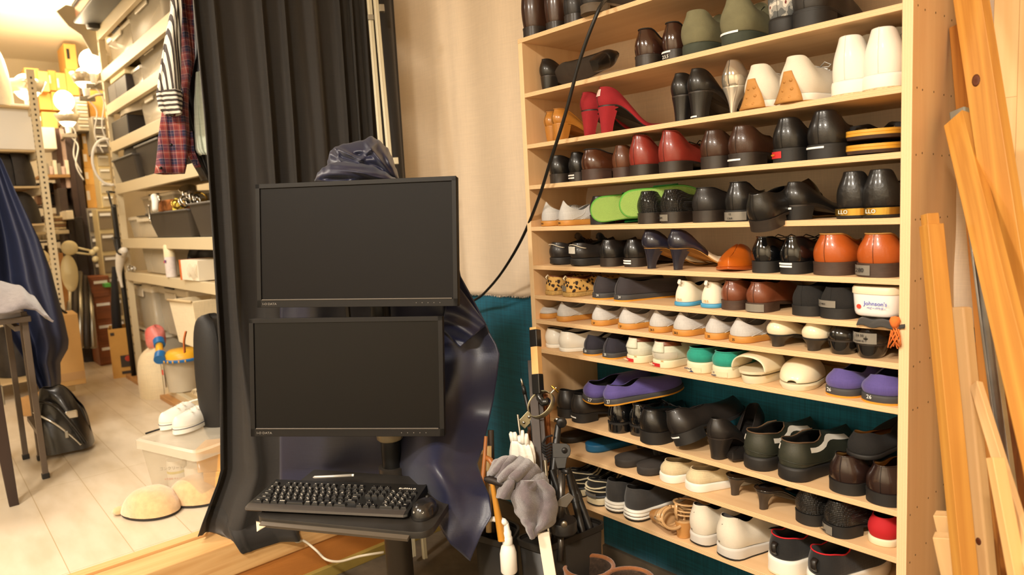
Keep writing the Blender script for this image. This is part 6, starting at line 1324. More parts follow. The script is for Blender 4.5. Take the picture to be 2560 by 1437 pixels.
# cardboard boxes on the floor
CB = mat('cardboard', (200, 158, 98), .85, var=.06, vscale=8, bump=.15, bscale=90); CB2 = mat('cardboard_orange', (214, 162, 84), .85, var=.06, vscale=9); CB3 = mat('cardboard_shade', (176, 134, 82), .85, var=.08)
def crate(name, label, P0, P1, hgt, depth, m, cat='box', group=None, flaps=False, bevel=.003):
    """box whose front bottom edge runs from P0 to P1"""
    P0, P1 = Vector(P0), Vector(P1); d = (P1-P0); L = d.length; d.normalize(); n_ = Vector((-d.y, d.x, 0)); c = (P0+P1)/2
    if n_.dot(c) < 0: n_ = -n_
    r = thing(name, label, cat, c, group=group); r.matrix_world = frame(d, n_, Vector((0, 0, 1)), c); return r, L
a, b = onZ(128, 992, FZ), onZ(222, 976, FZ)
A = onX(110, 880, -5.2); 
r, L = crate('cardboard_box', 'tall plain cardboard box behind the navy cloth, standing on a smaller box', onZ(130, 1020, FZ)+Vector((0, 0, .12)), onZ(222, 1003, FZ)+Vector((0, 0, .12)), .6, .3, CB)
zt = onX(200, 783, r.location.x).z-(FZ+.12)
MB().box((0, .14, zt/2), (L, .28, zt)).build('carton', CB, r, bevel=.003); MB().box((0, -.001, zt*.13), (L, .002, .05)).build('packing_tape', mat('packing_tape', (186, 146, 96), .3, coat=.3), r)
MB().tube([(.05, .1, zt), (.0, .1, zt+.05), (-.10, .12, zt+.05), (-.14, .12, zt)], .008, 8).build('black_handle', BLACKP, r, smooth=True)
r, L = crate('cardboard_box', 'low cardboard box on the floor under the tall plain one', onZ(130, 1040, FZ), onZ(183, 1020, FZ), .2, .2, CB); MB().box((0, .10, .058), (L, .2, .116)).build('carton', CB3, r, bevel=.003)
r, L = crate('printed_box', 'yellow-brown printed cardboard box standing open on the floor by the rack', onZ(284, 947, FZ), onZ(333, 940, FZ), .5, .2, CB2)
h_ = onX(290, 822, r.location.x).z-FZ
lo = [[(-L/2, 0, z), (L/2, 0, z), (L/2, .26, z), (-L/2, .26, z)] for z in (0, h_)]; MB().loft(lo, caps=(True, False)).build('carton', CB2, r, solid=.005, bevel=.001)
MB().box((.035, -.003, h_*.33), (L*.62, .002, h_*.24)).build('dark_print', mat('dark_print', (66, 54, 44), .7), r); MB().box((.035, -.003, h_*.10), (L*.62, .002, h_*.06)).build('dark_print', MATS['dark_print'], r)
MB().box((-L*.3, -.003, h_*.9), (L*.2, .002, h_*.06)).build('dark_print', MATS['dark_print'], r); MB().lathe([(0, .001), (.022, 0)], 14, T=Matrix.Translation((L*.36, -.005, h_*.38)) @ Matrix.Rotation(PI/2, 4, 'X')).build('red_print', mat('red_print2', (190, 60, 36), .6), r)
MB().tube([(-.02, .12, .05), (.0, .12, h_+.15), (.02, .13, h_+.45)], [.07, .065, .03], 10, flat=.5).build('black_cloth', mat('black_cloth_roll', (26, 24, 28), .8), r, smooth=True)
# black shoulder bag
c = (onZ(95, 1150, FZ)+onZ(225, 1130, FZ))/2; bx = (onZ(225, 1135, FZ)-onZ(100, 1155, FZ)); bl = bx.length; bx.normalize(); by = Vector((-bx.y, bx.x, 0))
r = thing('shoulder_bag', 'slumped black leather shoulder bag with a silver clasp under the table', 'bag'); r.matrix_world = frame(bx, by, Vector((0, 0, 1)), c+by*.09)
BAG = mat('black_bag_leather', (24, 21, 20), .35, var=.2, bump=.3, bscale=120, coat=.3)
def bag(u, v):
    a = PI*u; w = lerp(.5, 1, 1) ; x = -math.cos(a)*bl*.55*(1-.15*v); top = .33+.04*math.sin(u*3)-.17*u**1.5; z = .02+top*math.sin(PI/2*v)**.8*(.55+.45*math.sin(a)**.5)+.012*math.sin(u*17+v*5)*v
    return (x, -.11*math.sin(a)**.6*(1-v*.85)+.01*math.sin(u*13+v*7), z)
def bagb(u, v): p = Vector(bag(u, v)); return (p.x, -p.y*.8, p.z)
b_ = MB(); b_.grid(50, 20, bag); b_.grid(50, 20, bagb); b_.build('bag_body', BAG, r, smooth=True)
MB().tube(spline([Vector((-.10, -.10, .24)), Vector((-.02, -.118, .18)), Vector((.04, -.120, .11)), Vector((.08, -.115, .05))]), .006, 6).build('zip', CHROME, r, smooth=True)
MB().tube(spline([Vector((-.10, -.05, .28)), Vector((-.02, -.085, .26)), Vector((.05, -.105, .16)), Vector((.10, -.10, .05))]), .008, 6).build('flap_edge', BAG, r, smooth=True)
MB().box((.05, -.085, .20), (.055, .014, .04), rz=.3).build('clasp', CHROME, r, bevel=.008); MB().box((.03, -.128, .115), (.014, .008, .035)).build('zip_pull', STEEL, r, bevel=.003)
# ------------------------------------------------------------------ clear storage box with a pair of clogs on its lid
def clearm(name, a=.42, c=(226, 214, 190)): return mat(name, c, .22, alpha=a, coat=.2)
CLR = clearm('clear_box_plastic', .26); CLR2 = clearm('clear_lid_plastic', .48, (232, 222, 202))
Pa, Pb, Pc = onZ(331, 1098, .50), onZ(492, 1134, .50), onZ(440, 1045, .50)
dx = (Pb-Pa); W_ = .42; dx.normalize(); dy = Vector((-dx.y, dx.x, 0)); 
if dy.x > 0: dy = -dy
r = thing('storage_box', 'clear plastic storage box with a lid on the floor holding cans', 'box'); c0 = Vector((Pa.x, Pa.y, FZ)); r.matrix_world = frame(dx, dy, Vector((0, 0, 1)), c0)
D_ = .34
def rbx(x0, x1, y0, y1, z, rd=.03): return [(p.x, p.y, z) for p in roundpoly([Vector((x0, y0, 0)), Vector((x1, y0, 0)), Vector((x1, y1, 0)), Vector((x0, y1, 0))], [rd]*4, 4)]
MB().loft([rbx(.04, W_-.04, .03, D_-.03, .0), rbx(.015, W_-.015, .012, D_-.012, .20)], caps=(True, False)).build('box_body', CLR, r, smooth=True, solid=.002, auto=40)
MB().loft([rbx(0, W_, 0, D_, .195), rbx(0, W_, 0, D_, .228), rbx(.012, W_-.012, .012, D_-.012, .234), rbx(.03, W_-.03, .03, D_-.03, .228)]).build('lid', CLR2, r, smooth=True, auto=40)
MB().tube([(.012, .05, .240), (.01, D_-.10, .240)], .004, 6).build('black_latch', BLACKP, r); MB().tube([(.012, D_-.08, .240), (.01, D_-.04, .240)], .004, 6).build('black_latch', BLACKP, r)
for i, (x, y, h_, rd, lb) in enumerate(((.14, .09, .13, .038, 'white can with red and black print standing inside the clear storage box'), (.24, .10, .11, .036, 'white can with a green mark inside the clear storage box'))):
    p = r.matrix_world @ Vector((x, y, .004)); q = thing('can', lb, 'can', p, .9)
    MB().lathe([(rd, 0), (rd, h_), (rd*.95, h_+.003)], 24).build('can_body', mat('can_white', (232, 224, 208), .4), q, smooth=True, auto=40)
    MB().lathe([(rd+.0006, h_*.62), (rd+.0006, h_*.70)], 24, caps=(False, False)).build('yellow_band' if i == 0 else 'green_band', mat('yellow_print', (206, 186, 70), .5) if i == 0 else mat('green_print', (90, 160, 110), .5), q, smooth=True)
    if i == 0: text_on('writing', 'コンクリート8', .016, INKB, q, (0, -rd-.0012, h_*.82)); text_on('writing', '水性塗料 セメント', .009, mat('red_writing', (200, 60, 46), .5), q, (0, -rd-.0012, h_*.48))
    else: MB().box((-.01, -rd-.0005, h_*.3), (.028, .001, .036)).build('red_label', mat('red_writing', (200, 60, 46), .5), q)
# white clogs on the lid
def crocs(loc, rz, lb):
    q = thing('clog', lb, 'clog', loc, rz); S = Last(L=.25, wh=.074, wb=.098, toe=1, hr=.7, hh=.028, ph=.024, spring=.006); lp = S.loop(22)
    MB().loft([[(x*.95, y+.002, 0) for x, y, _ in lp], [(x, y, .012) for x, y, _ in lp], [(x, y, S.zf(max(0, _))) for x, y, _ in lp]]).build('sole', WHR, q, smooth=True, auto=50)
    MB().tube([(x*1.01, y, .020) for x, y, _ in lp]+[(lp[0][0]*1.01, lp[0][1], .020)], .0016, 5).build('navy_line', mat('navy_line', (30, 36, 70), .5), q, smooth=True)
    U = Last(L=.25, wh=.074, wb=.098, toe=1, hb=.010, hs=.018, hv=.060, ht=.044, hh=.028, ph=.024, yt=.40, ins=.85); upper_mb(U).build('upper', WHR, q, smooth=True, solid=.003, sub=1)
    for i in range(7):
        a = (i % 4-1.5)*.5; y = .135+.022*(i//4)*1.6; MB().lathe([(0, .0004), (.0045, 0)], 10, T=Matrix.Translation((.026*math.sin(a*1.6), y, U.zf(y)+.066-.02*abs(a)-.05*(y-.13)))).build('vent_hole', mat('hole_shade', (150, 136, 110), .8), q)
    MB().tube([(.040*math.cos(t), .045-.05*math.sin(t), .060+.004*math.sin(t)) for t in [PI*i/14 for i in range(15)]], .008, 8, flat=.4).build('heel_strap', WHR, q, smooth=True)
zt = FZ+.236
_a, _b = onZ(463, 1088, zt), onZ(545, 1052, zt); _d = (_a-_b).normalized(); _r = math.atan2(_d.y, _d.x)-PI/2; _n = Vector((-_d.y, _d.x, 0)); _n = _n if _n.x < 0 else -_n; p = _a-_d*.25+_n*.05; crocs((p.x, p.y, zt), _r, 'white perforated clog on the clear box lid, the nearer to the wooden blocks'); p = p+_n*.11-_d*.04; crocs((p.x, p.y, zt), _r, 'white perforated clog behind the other on the clear box lid')
# light wood blocks
WBk = wood('light_block_wood', (234, 184, 112), (214, 156, 84), 'X', 14, .5, .5)
p = onZ(515, 1255, FZ); q = thing('wood_blocks_lower', 'x', 'block'); bpy.data.objects.remove(q)
d1 = Vector((.82, .57, 0)).normalized()
for z0, h_, ox, lb in ((0, .12, 0, 'light wooden block on the floor at the curtain edge, lower one'), (.12, .095, -.015, 'light wooden block stacked on the other at the curtain edge')):
    o = MB().box((.10, .06, h_/2), (.20, .12, h_)).build('wooden_block', WBk, bevel=.002); o.location = (p.x+ox, p.y+ox, FZ+z0); o.rotation_euler.z = .95; tag(o, lb, 'block')
# fluffy slippers
FL = mat('cream_fleece', (224, 184, 134), 1, var=.12, vscale=50, bump=1, bscale=500, sheen=.8)
for k, (px, py, rz, lb) in enumerate(((345, 1300, 0, 'cream fluffy slipper lying clear on the floor, nearest one'), (462, 1268, .1, 'cream fluffy slipper partly behind the wooden blocks'))):
    c = onZ(px, py, FZ); q = thing('fluffy_slipper', lb, 'slipper', (c.x-.03, c.y+.05, FZ), .72+rz)
    def sl(u, v):
        a = 2*PI*u; r_ = math.cos(v*PI/2)**.55; x = .115*math.cos(a)*r_; y = .072*math.sin(a)*r_*(1+.15*math.cos(a)); h_ = .085*math.sin(v*PI/2)*(1+.35*(1-v)*max(0, math.cos(a+2.4)))
        n_ = noise.noise(Vector((x*40, y*40, h_*40)))*.002; return (x*(1-.1*v)+n_, y+.02*math.sin(v*1.5)*1+n_, .012+h_*(1-.35*(x/.12)**2))
    MB().grid(48, 16, sl).build('upper', FL, q, smooth=True)
    MB().loft([[(.112*math.cos(2*PI*i/40)*s_, .070*math.sin(2*PI*i/40)*(1+.15*math.cos(2*PI*i/40))*s_, z) for i in range(40)] for z, s_ in ((0, .96), (.003, 1), (.013, 1))]).build('sole', mat('dark_slipper_sole', (46, 40, 38), .8), q, smooth=True, auto=40)
    MB().lathe([(0, .03), (.018, .026), (.026, .012), (.02, .002), (0, 0)], 14, T=Matrix.Translation((-.120, -.01, .004))).build('heel_roll', FL, q, smooth=True)
# ------------------------------------------------------------------ steel rack along the storage room's right side
CRM = mat('cream_rack_steel', (214, 198, 164), .45, .1); HOLE = mat('slot_shade', (70, 58, 44), .8)
YR = 1.16; RX0, RX1 = -5.45, -2.95
RZ = [(.335, .07), (1.06, .06), (1.295, .065), (1.675, .07), (1.965, .07), (2.215, .07), (2.45, .075), (2.735, .08)]
rk = thing('steel_rack', 'cream slotted steel rack holding clear boxes, right of the storage room', 'rack', (RX0, YR, FZ))
def rp(o): return o
for x, y in ((RX0, YR), (RX0, YR+.50), (RX1, YR), (RX1, YR+.50)):
    p = MB().box((x-RX0, y-YR, (2.86-FZ)/2), (.042, .040, 2.86-FZ)).build('upright', CRM, rk)
    if y == YR:
        h = MB()
        for i in range(34): h.box((x-RX0, -.0204, .2+i*.066), (.010, .002, .018))
        tag(h.build('slots', HOLE, p), kind='stuff')
for z, t in RZ:
    MB().box(((RX1-RX0)/2, -.004, z-t/2-FZ), (RX1-RX0, .030, t)).build('front_beam', CRM, rk, bevel=.003)
    MB().box(((RX1-RX0)/2, .25, z-.012-FZ), (RX1-RX0, .48, .016)).build('shelf_deck', mat('deck_board', (196, 170, 126), .7), rk)
    for x in (0, RX1-RX0): MB().box((x, .25, z-.03-FZ), (.03, .5, .04)).build('side_beam', CRM, rk)
_b = _boxo('floor_batten', wood('floor_batten_wood', (190, 140, 84), (150, 100, 56), 'X', 14, .5, .5), (-4.3, YR-.03, FZ+.014), (2.6, .07, .028), None, .003, 0); tag(_b, 'flat wooden batten on the floor along the front of the steel rack', 'batten')
def px_box(x0, y0, x1, y1, Y):
    """front face on plane y=Y covering a picture rectangle -> (left x, right x, zbottom, ztop)"""
    c = onY(x0, y1, Y); d = onY(x1, y1, Y); e = onY((x0+x1)/2, y0, Y); f = onY((x0+x1)/2, y1, Y); return c.x, d.x, (c.z+d.z)/2, e.z
CB_ = clearm('rack_box_plastic', .50, (232, 220, 196)); CBL = clearm('rack_lid_plastic', .80, (240, 230, 208)); STF = [mat('stored_%s' % n, c, .8, var=.4, vscale=30) for n, c in (('cream_things', (206, 184, 142)), ('grey_things', (150, 138, 118)), ('brown_things', (134, 96, 60)))]
def cbox(x0, x1, shelf, hgt, label, Y=YR+.03, dep=.36, lid=True, fill=0, latch=True, dz=0):
    z0 = RZ[shelf][0]+.003+dz; r = thing('clear_box', label, 'box', ((x0+x1)/2, Y, z0)); w_ = (x1-x0)
    def l(s_, z): return rbx(-w_/2*s_, w_/2*s_, dep*(1-s_)/2, dep*(1+s_)/2, z, .02)
    MB().loft([l(.90, 0), l(.97, hgt*.86)], caps=(True, False)).build('box_body', CB_, r, smooth=True, auto=40, solid=.002)
    if lid: MB().loft([l(1, hgt*.84), l(1, hgt*.96), l(.94, hgt)]).build('lid', CBL, r, smooth=True, auto=40)
    if latch: MB().box((0, -.004, hgt*.80), (w_*.35, .010, hgt*.16)).build('latch', CBL, r, bevel=.003); MB().box((0, -.007, hgt*.97), (w_*.28, .012, .008)).build('latch_bar', BLACKP, r)
    if fill is not None: MB().box((0, dep/2, hgt*.34), (w_*.78, dep*.76, hgt*.62)).build('contents', STF[fill], r, bevel=.01)
    return r
def xs(px, z, Y=YR): # world x on the rack's front for a picture column at height z
    k = (px-PX)/F; b = AY*Y+AZ*(z-CZ); return (k*b.z-b.x)/(AX.x-k*AX.z)
def place_c(p0, p1, shelf, hgt, label, **k): z = RZ[shelf][0]; return cbox(xs(p0, z), xs(p1, z), shelf, hgt, label, **k)
place_c(262, 318, 6, .21, 'clear box with a paper label on the upper rack shelf, left one', fill=0)
place_c(312, 392, 6, .25, 'large clear latched box on the upper rack shelf behind the striped shirt', fill=0)
place_c(338, 400, 5, .22, 'clear latched box on the rack shelf beside the striped sleeve', fill=0)
place_c(342, 396, 4, .20, 'clear latched box on the rack shelf above the black tool case', fill=0)
place_c(318, 342, 5, .14, 'small clear jar-like box beside the black speaker', fill=None, latch=False)
place_c(312, 400, 2, .145, 'clear box at the left end of the middle rack shelf, lower of two', fill=0)
place_c(322, 398, 2, .135, 'clear box stacked on top of the other at the middle rack shelf', fill=0, dz=.147, Y=YR+.10)
place_c(345, 425, 1, .19, 'clear box with dark contents beside the spray can', fill=1, latch=False)
place_c(316, 372, 0, .29, 'tall clear box at the bottom left of the rack, lower of two', fill=0, Y=YR+.06)
place_c(322, 378, 0, .33, 'tall clear box at the bottom left of the rack, stacked above another', fill=1, dz=.30, Y=YR+.06)
place_c(376, 450, 0, .33, 'tall clear box with blue and red things inside, second from the rack corner', fill=2, dz=.30, Y=YR+.10)
MB().box((0, 0, 0), (.06, .02, .20)).build('t', mat('blue_things', (60, 90, 150), .6)).name = 'blue_bottle'
bb_ = bpy.data.objects['blue_bottle']; bb_.location = (xs(395, .9)-.0, YR+.12, .80); tag(bb_, 'blue bottle seen through the second tall clear box', 'bottle')
# dark boxes standing in for the shade at the back of every shelf
for i, (z, t) in enumerate(RZ[:7]):
    for j in range(3):
        x0 = RX0+.06+j*.80; h_ = min(.24, (RZ[i+1][0]-RZ[i+1][1]-z)*.8); o = thing('stored_carton', 'dark box standing in for the shade at the back of the steel rack', 'box', (x0+.38, YR+.38, z+.003), group='dark boxes standing in for shade in the steel rack'); MB().box((0, .04, h_/2), (.76, .10, h_)).build('carton', [mat('rack_shade_dark', (74, 60, 46), .8, var=.3, vscale=6), CB3, mat('rack_shade_umber', (96, 78, 58), .8, var=.3, vscale=6)][(i+j) % 3], o, bevel=.003)
# black open bins with tools
GB = mat('charcoal_bin', (58, 52, 46), .55)
def obin(p0, p1, shelf, hgt, label, Y=YR-.03, dep=.34):
    z0 = RZ[shelf][0]+.003; x0, x1 = xs(p0, z0), xs(p1, z0); w_ = x1-x0; r = thing('black_bin', label, 'bin', ((x0+x1)/2, Y, z0))
    def l(s_, z, o=0): return rbx(-w_/2*s_-o, w_/2*s_+o, dep*(1-s_)/2-o, dep*(1+s_)/2+o, z, .02)
    MB().loft([l(.82, 0), l(1, hgt*.94), l(1, hgt*.94, .008), l(1, hgt, .008)], caps=(True, False)).build('bin_body', GB, r, smooth=True, auto=40, solid=.003); return r, w_
r, w_ = obin(385, 492, 2, .150, 'black open bin full of metal tools on the middle rack shelf'); bx0 = r.location.copy()
obin(494, 560, 2, .175, 'black open bin of metal parts partly behind the black curtain')
obin(300, 352, 3, .155, 'black open bin at the left end of the shelf under the plaid shirt')
r3, _w = obin(345, 405, 3, .20, 'black open bin with cream sticks behind the plaid shirt', Y=YR+.0)
for i in range(12):
    o = MB().box((0, 0, 0), (.02, .20, .012)).build('wood_stick', mat('cream_stick', (236, 210, 150), .6)); o.location = (r3.location.x-.14+.026*i, YR+.14, r3.location.z+.205+.006*(i % 3)); o.rotation_euler = (.1, 0, .3*math.sin(i)); tag(o, 'cream stick in the heap on the bin behind the plaid shirt', 'stick', 'cream sticks heaped on a bin')
# tools in the bin
def t_at(dx, dy, dz): return bx0+Vector((dx, dy, dz))
o = thing('brown_block', 'rusty brown slotted block lying in the tool bin', 'block', t_at(-.14, .10, .155), .05); MB().box((0, 0, .03), (.22, .14, .07)).build('block_body', mat('rusty_brown', (156, 92, 36), .8, var=.4, vscale=40, bump=1, bscale=80), o, bevel=.01)
o = thing('hand_mixer', 'white-handled chrome tool hooked over the tool bin edge', 'tool', t_at(-.10, -.02, .19), -.2); MB().tube([(-.05, 0, .05), (.0, 0, .02), (.06, -.01, -.03)], [.022, .020, .016], 10).build('handle', WHITE, o, smooth=True); MB().tube([(-.045+.045*math.cos(t), -.035, -.05+.05*math.sin(t)) for t in [PI*.4+i*.3 for i in range(15)]], .006, 8).build('hook', CHROME, o, smooth=True); MB().tube([(-.02+.06*math.cos(t), .02, .02+.03*math.sin(t)) for t in [i*.4 for i in range(9)]], .008, 8).build('loop', CHROME, o, smooth=True)
o = thing('yellow_tube', 'yellow plastic tube standing in the tool bin', 'tube', t_at(.06, .05, .12)); MB().lathe([(.024, -.05), (.026, 0), (.026, .07), (.016, .085), (.010, .09), (.010, .10)], 14).build('tube_body', mat('yellow_plastic', (226, 202, 74), .4), o, smooth=True, auto=50)
o = thing('steel_cup', 'polished steel cup lying tilted on top of the tool bin', 'cup', t_at(.14, .10, .22), rot=(.3, .5, 0)); MB().lathe([(.028, -.03), (.045, .06)], 18, caps=(True, False)).build('cup_body', CHROME, o, smooth=True, solid=.002)
for i in range(14):
    a = random.uniform(0, 3); p = t_at(.17+random.uniform(-.06, .22), .06+random.uniform(-.04, .08), .17+random.uniform(0, .05)); rr_ = random.uniform(.018, .034)
    o = MB().tube([(rr_*math.cos(t), 0, rr_*math.sin(t)) for t in [i_*.45 for i_ in range(15)]], .006, 6).build('metal_ring', CHROME if i % 3 else GOLD, smooth=True); o.location = p; o.rotation_euler = (a, a*2, a*3); tag(o, 'shiny metal ring in the heap at the right of the tool bin', 'ring', 'metal rings heaped in the tool bin')
# spray can, white box, bowls, hanging cloth on the next shelf
z1 = RZ[1][0]+.002; x_ = xs(430, z1); o = thing('spray_can', 'white spray can with purple print on the lower rack shelf', 'can', (x_, YR-.0, z1)); MB().lathe([(.030, 0), (.031, .004), (.031, .14)], 20).build('can_body', mat('can_print', (226, 216, 214), .35, var=.1, vscale=60), o, smooth=True, auto=40); MB().lathe([(.0315, .12), (.030, .185), (.026, .192)], 20).build('cap', mat('ivory_cap', (236, 222, 186), .4), o, smooth=True, auto=50)
MB().box((.010, -.031, .095), (.022, .003, .016)).build('purple_print', mat('purple_print', (120, 60, 130), .5), o); MB().box((-.012, -.031, .09), (.010, .003, .010)).build('red_print', MATS['red_print'], o)
x_ = xs(490, z1); o = thing('white_carton', 'white carton with an orange end on the lower rack shelf', 'box', (x_, YR-.03, z1), .05); MB().box((.0, .08, .055), (.26, .16, .11)).build('carton', mat('white_card', (236, 226, 204), .7), o, bevel=.002); MB().box((-.125, .078, .055), (.014, .166, .112)).build('orange_end', mat('orange_print', (204, 104, 44), .6), o)
MB().grid(12, 8, lambda u, v: (.0+u*.13, -.004-.01*math.sin(v*3), .085-.07*v+.01*math.sin(u*9))).build('plastic_wrap', clearm('crinkled_wrap', .5, (230, 220, 200)), o, smooth=True)
o = thing('black_bowl', 'large black bowl lying on its side behind the spray can', 'bowl', (xs(462, z1), YR+.14, z1+.11), rot=(1.2, 0, .3)); MB().lathe([(.02, -.06), (.07, -.045), (.115, .0), (.125, .05)], 24, caps=(True, False)).build('bowl_body', mat('black_pan', (32, 28, 26), .35, .4), o, smooth=True, solid=.003); MB().lathe([(0, -.085), (.018, -.08), (.018, -.065), (0, -.06)], 12).build('wooden_knob', mat('knob_wood', (206, 150, 88), .5), o, smooth=True)
o = thing('blue_bag', 'dark blue cloth bundle at the back of the lower rack shelf', 'bag', (xs(500, z1), YR+.26, z1+.12)); MB().lathe([(.0, -.10), (.12, -.10), (.15, -.02), (.10, .07), (0, .09)], 16).build('bundle', mat('deep_blue_cloth', (24, 34, 96), .7), o, smooth=True)
o = thing('work_gloves', 'white cotton glove hanging on the rack upright beside the lower shelf', 'glove', (xs(322, 1.1), YR-.04, 1.05)); MB().tube(spline([Vector((.12, 0, .17)), Vector((.05, -.01, .13)), Vector((-.02, -.02, .02)), Vector((-.04, -.01, -.10))]), [.02+.012*math.sin(i*.2) for i in range(25)], 10).build('glove_body', gm, o, smooth=True)
for i in range(7):
    o = MB().tube([(.014*math.cos(t), 0, .014*math.sin(t)) for t in [i_*.45 for i_ in range(15)]], .004, 6).build('snap_hook', CHROME, smooth=True); o.location = (xs(330, z1)+.03*i, YR-.02, z1+.02+.012*(i % 2)); o.rotation_euler = (i, i*2, 0); tag(o, 'small chrome hook in the row at the left end of the lower rack shelf', 'hook', 'chrome hooks on the lower rack shelf')
for i, (zz, yy) in enumerate(((1.62, .0), (1.40, -.01))):
    o = MB().tube(spline([Vector((0, 0, 0)), Vector((.02, -.05, .005)), Vector((.10, -.06, -.01)), Vector((.15, -.06, -.09)), Vector((.20, -.05, -.11))]), .007, 6).build('black_clamp', BLACKP, smooth=True); o.location = (RX0+.02, YR-.03, zz-.1*i); tag(o, ('black bent hook clamped on the rack upright below the plaid shirt', 'black curved clamp low on the rack upright')[i], 'clamp')
o = MB().tube([(0, 0, 0), (-.02, 0, 1.25)], .018, 8, flat=.5).build('black_strap', BLACKP, smooth=True); o.location = (RX0-.05, YR-.03, FZ+.02); tag(o, 'long black bar standing against the rack upright', 'bar')
# upper shelf things
z6 = RZ[4][0]; o = thing('black_case', 'black tool case on the rack shelf below the bubble wrap', 'case', (xs(300, z6)+.1, YR+.02, RZ[3][0]+.225+.07)); bpy.data.objects.remove(o)
def simple(name, cat, label, p0, p1, shelf, h, dep, m, Y=YR, dz=0, bevel=.006, shape='box', part='body'):
    z0 = RZ[shelf][0]+.003+dz; x0, x1 = xs(p0, z0), xs(p1, z0); r = thing(name, label, cat, ((x0+x1)/2, Y, z0))
    if shape == 'box': MB().box((0, dep/2, h/2), (x1-x0, dep, h)).build(part, m, r, bevel=bevel)
    elif shape == 'lump':
        w_ = (x1-x0)/2; MB().grid(24, 10, lambda u, v: (w_*math.cos(2*PI*u)*math.cos(v*PI/2)**.5*(1+.12*math.sin(7*u+5*v)), dep/2+dep/2*math.sin(2*PI*u)*math.cos(v*PI/2)**.5, h*math.sin(v*PI/2)*(1+.12*math.sin(9*u)))).build(part, m, r, smooth=True)
    return r
simple('tool_case', 'case', 'black tool case on the rack shelf left of the clear latched box', 276, 322, 4, .13, .30, mat('black_case', (44, 38, 34), .5))
simple('bubble_wrap', 'wrap', 'crumpled bubble wrap heap on the rack above the black tool case', 276, 340, 4, .17, .3, clearm('bubble_plastic', .7, (214, 204, 184)), dz=.14, shape='lump')
simple('black_speaker', 'speaker', 'black ribbed box on the rack shelf beside the small clear box', 270, 292, 5, .12, .2, mat('ribbed_grey', (104, 98, 90), .6)); simple('stacked_tray', 'tray', 'dark tray stack right of the ribbed box on the rack', 292, 318, 5, .12, .28, mat('dark_tray', (58, 50, 46), .5, var=.3))
simple('cream_carton', 'box', 'cream carton lying over the dark trays on the rack', 276, 312, 5, .045, .3, mat('cream_card', (244, 224, 176), .7), dz=.125)  # plain cream card, not emissive
simple('white_bag', 'bag', 'white plastic bag with red writing on the top rack shelf', 240, 285, 6, .26, .3, mat('white_bag_plastic', (240, 228, 204), .5, var=.05), dz=.0, shape='lump', Y=YR+.12)
simple('black_cable_coil', 'cable', 'black cable heap on the rack shelf below the clear boxes', 288, 345, 3, .11, .26, mat('black_heap', (34, 30, 28), .6, var=.4, vscale=40, bump=1, bscale=60), dz=.16, shape='lump')
r = thing('wooden_case', 'orange leather case with black ends on the top rack shelf', 'case', (xs(285, 2.74), YR-.16, 2.742)); MB().box((0, .16, .05), (.72, .30, .10)).build('case_body', mat('orange_case_leather', (150, 74, 30), .3, coat=.5, var=.3, vscale=8), r, bevel=.01)
MB().box((0, .155, .105), (.74, .32, .02)).build('lid_rim', BLACKP, r, bevel=.008); MB().box((-.0, .155, .0), (.74, .32, .018)).build('base_rim', BLACKP, r, bevel=.008); MB().lathe([(.05, -.06), (.06, 0), (.05, .05)], 14, T=Matrix.Translation((-.37, .12, .03))).build('round_end', BLACKP, r, smooth=True)
# bags and toys in front of the rack's foot
CV = cloth('cream_canvas_bag', (226, 208, 172), weave=350, bump=.3)
def blob(name, cat, label, px, py, Y, w_, h, dep, m, seed=0, part='body', pw=.6):
    c = onY(px, py, Y); r = thing(name, label, cat, c); MB().grid(40, 22, lambda u, v: (w_/2*math.cos(2*PI*u)*abs(math.sin(PI*v))**pw*(1+.06*math.sin(11*u+seed)), dep/2*math.sin(2*PI*u)*abs(math.sin(PI*v))**pw, h/2-h/2*math.cos(PI*(1-v))*1.0+.01*math.sin(13*u+9*v+seed))).build(part, m, r, smooth=True); return r
r = blob('canvas_bag', 'bag', 'slumped cream canvas bag on the lowest rack shelf', 404, 1040, 1.12, .27, .45, .22, CV, 1, pw=.4)
MB().tube(spline([Vector((-.085, -.05, .33)), Vector((-.03, -.085, .30)), Vector((.03, -.085, .27)), Vector((.09, -.06, .28))]), .007, 8).build('rolled_top', CV, r, smooth=True)
r = thing('fabric_box', 'cream fabric storage box tipped open above the canvas bag', 'box', onY(470, 862, 1.08)+Vector((-.06, 0, .0)), .05)
MB().loft([[(-.09, 0, 0), (.22, 0, -.01), (.22, .2, -.01), (-.09, .2, 0)], [(-.12, -.02, .24), (.24, -.02, .25), (.24, .22, .25), (-.12, .22, .24)]], caps=(True, False)).build('box_body', CV, r, solid=.012, bevel=.004)
MB().tube([(-.12, -.025, .24), (.24, -.025, .25)], .007, 8).build('rim_binding', mat('beige_binding', (196, 172, 132), .8), r, smooth=True)
r = thing('riding_helmet', 'black laced leather helmet resting in the cream fabric box', 'helmet', onY(490, 852, 1.16)-Vector((0, 0, .0)), scale=.62); MB().grid(36, 16, lambda u, v: (.17*math.cos(2*PI*u)*math.cos(v*PI/2)**.6, .13*math.sin(2*PI*u)*math.cos(v*PI/2)**.6, .0+.20*math.sin(v*PI/2)+.012*math.sin(9*u)*v)).build('shell', mat('black_shiny_leather', (26, 22, 20), .3, coat=.5, var=.3, bump=.6, bscale=60), r, smooth=True)
MB().tube([(.175*math.cos(t), -.13*math.sin(t)-.004, .07+.004*math.sin(t*30)) for t in [PI*i/60 for i in range(61)]], .006, 6).build('blue_stitching', mat('blue_thread', (56, 86, 116), .7), r, smooth=True); MB().box((.0, -.10, .15), (.12, .05, .05)).build('fur_patch', mat('mottled_fur', (110, 92, 66), .9, var=.8, vscale=90, bump=1, bscale=200), r, bevel=.015)
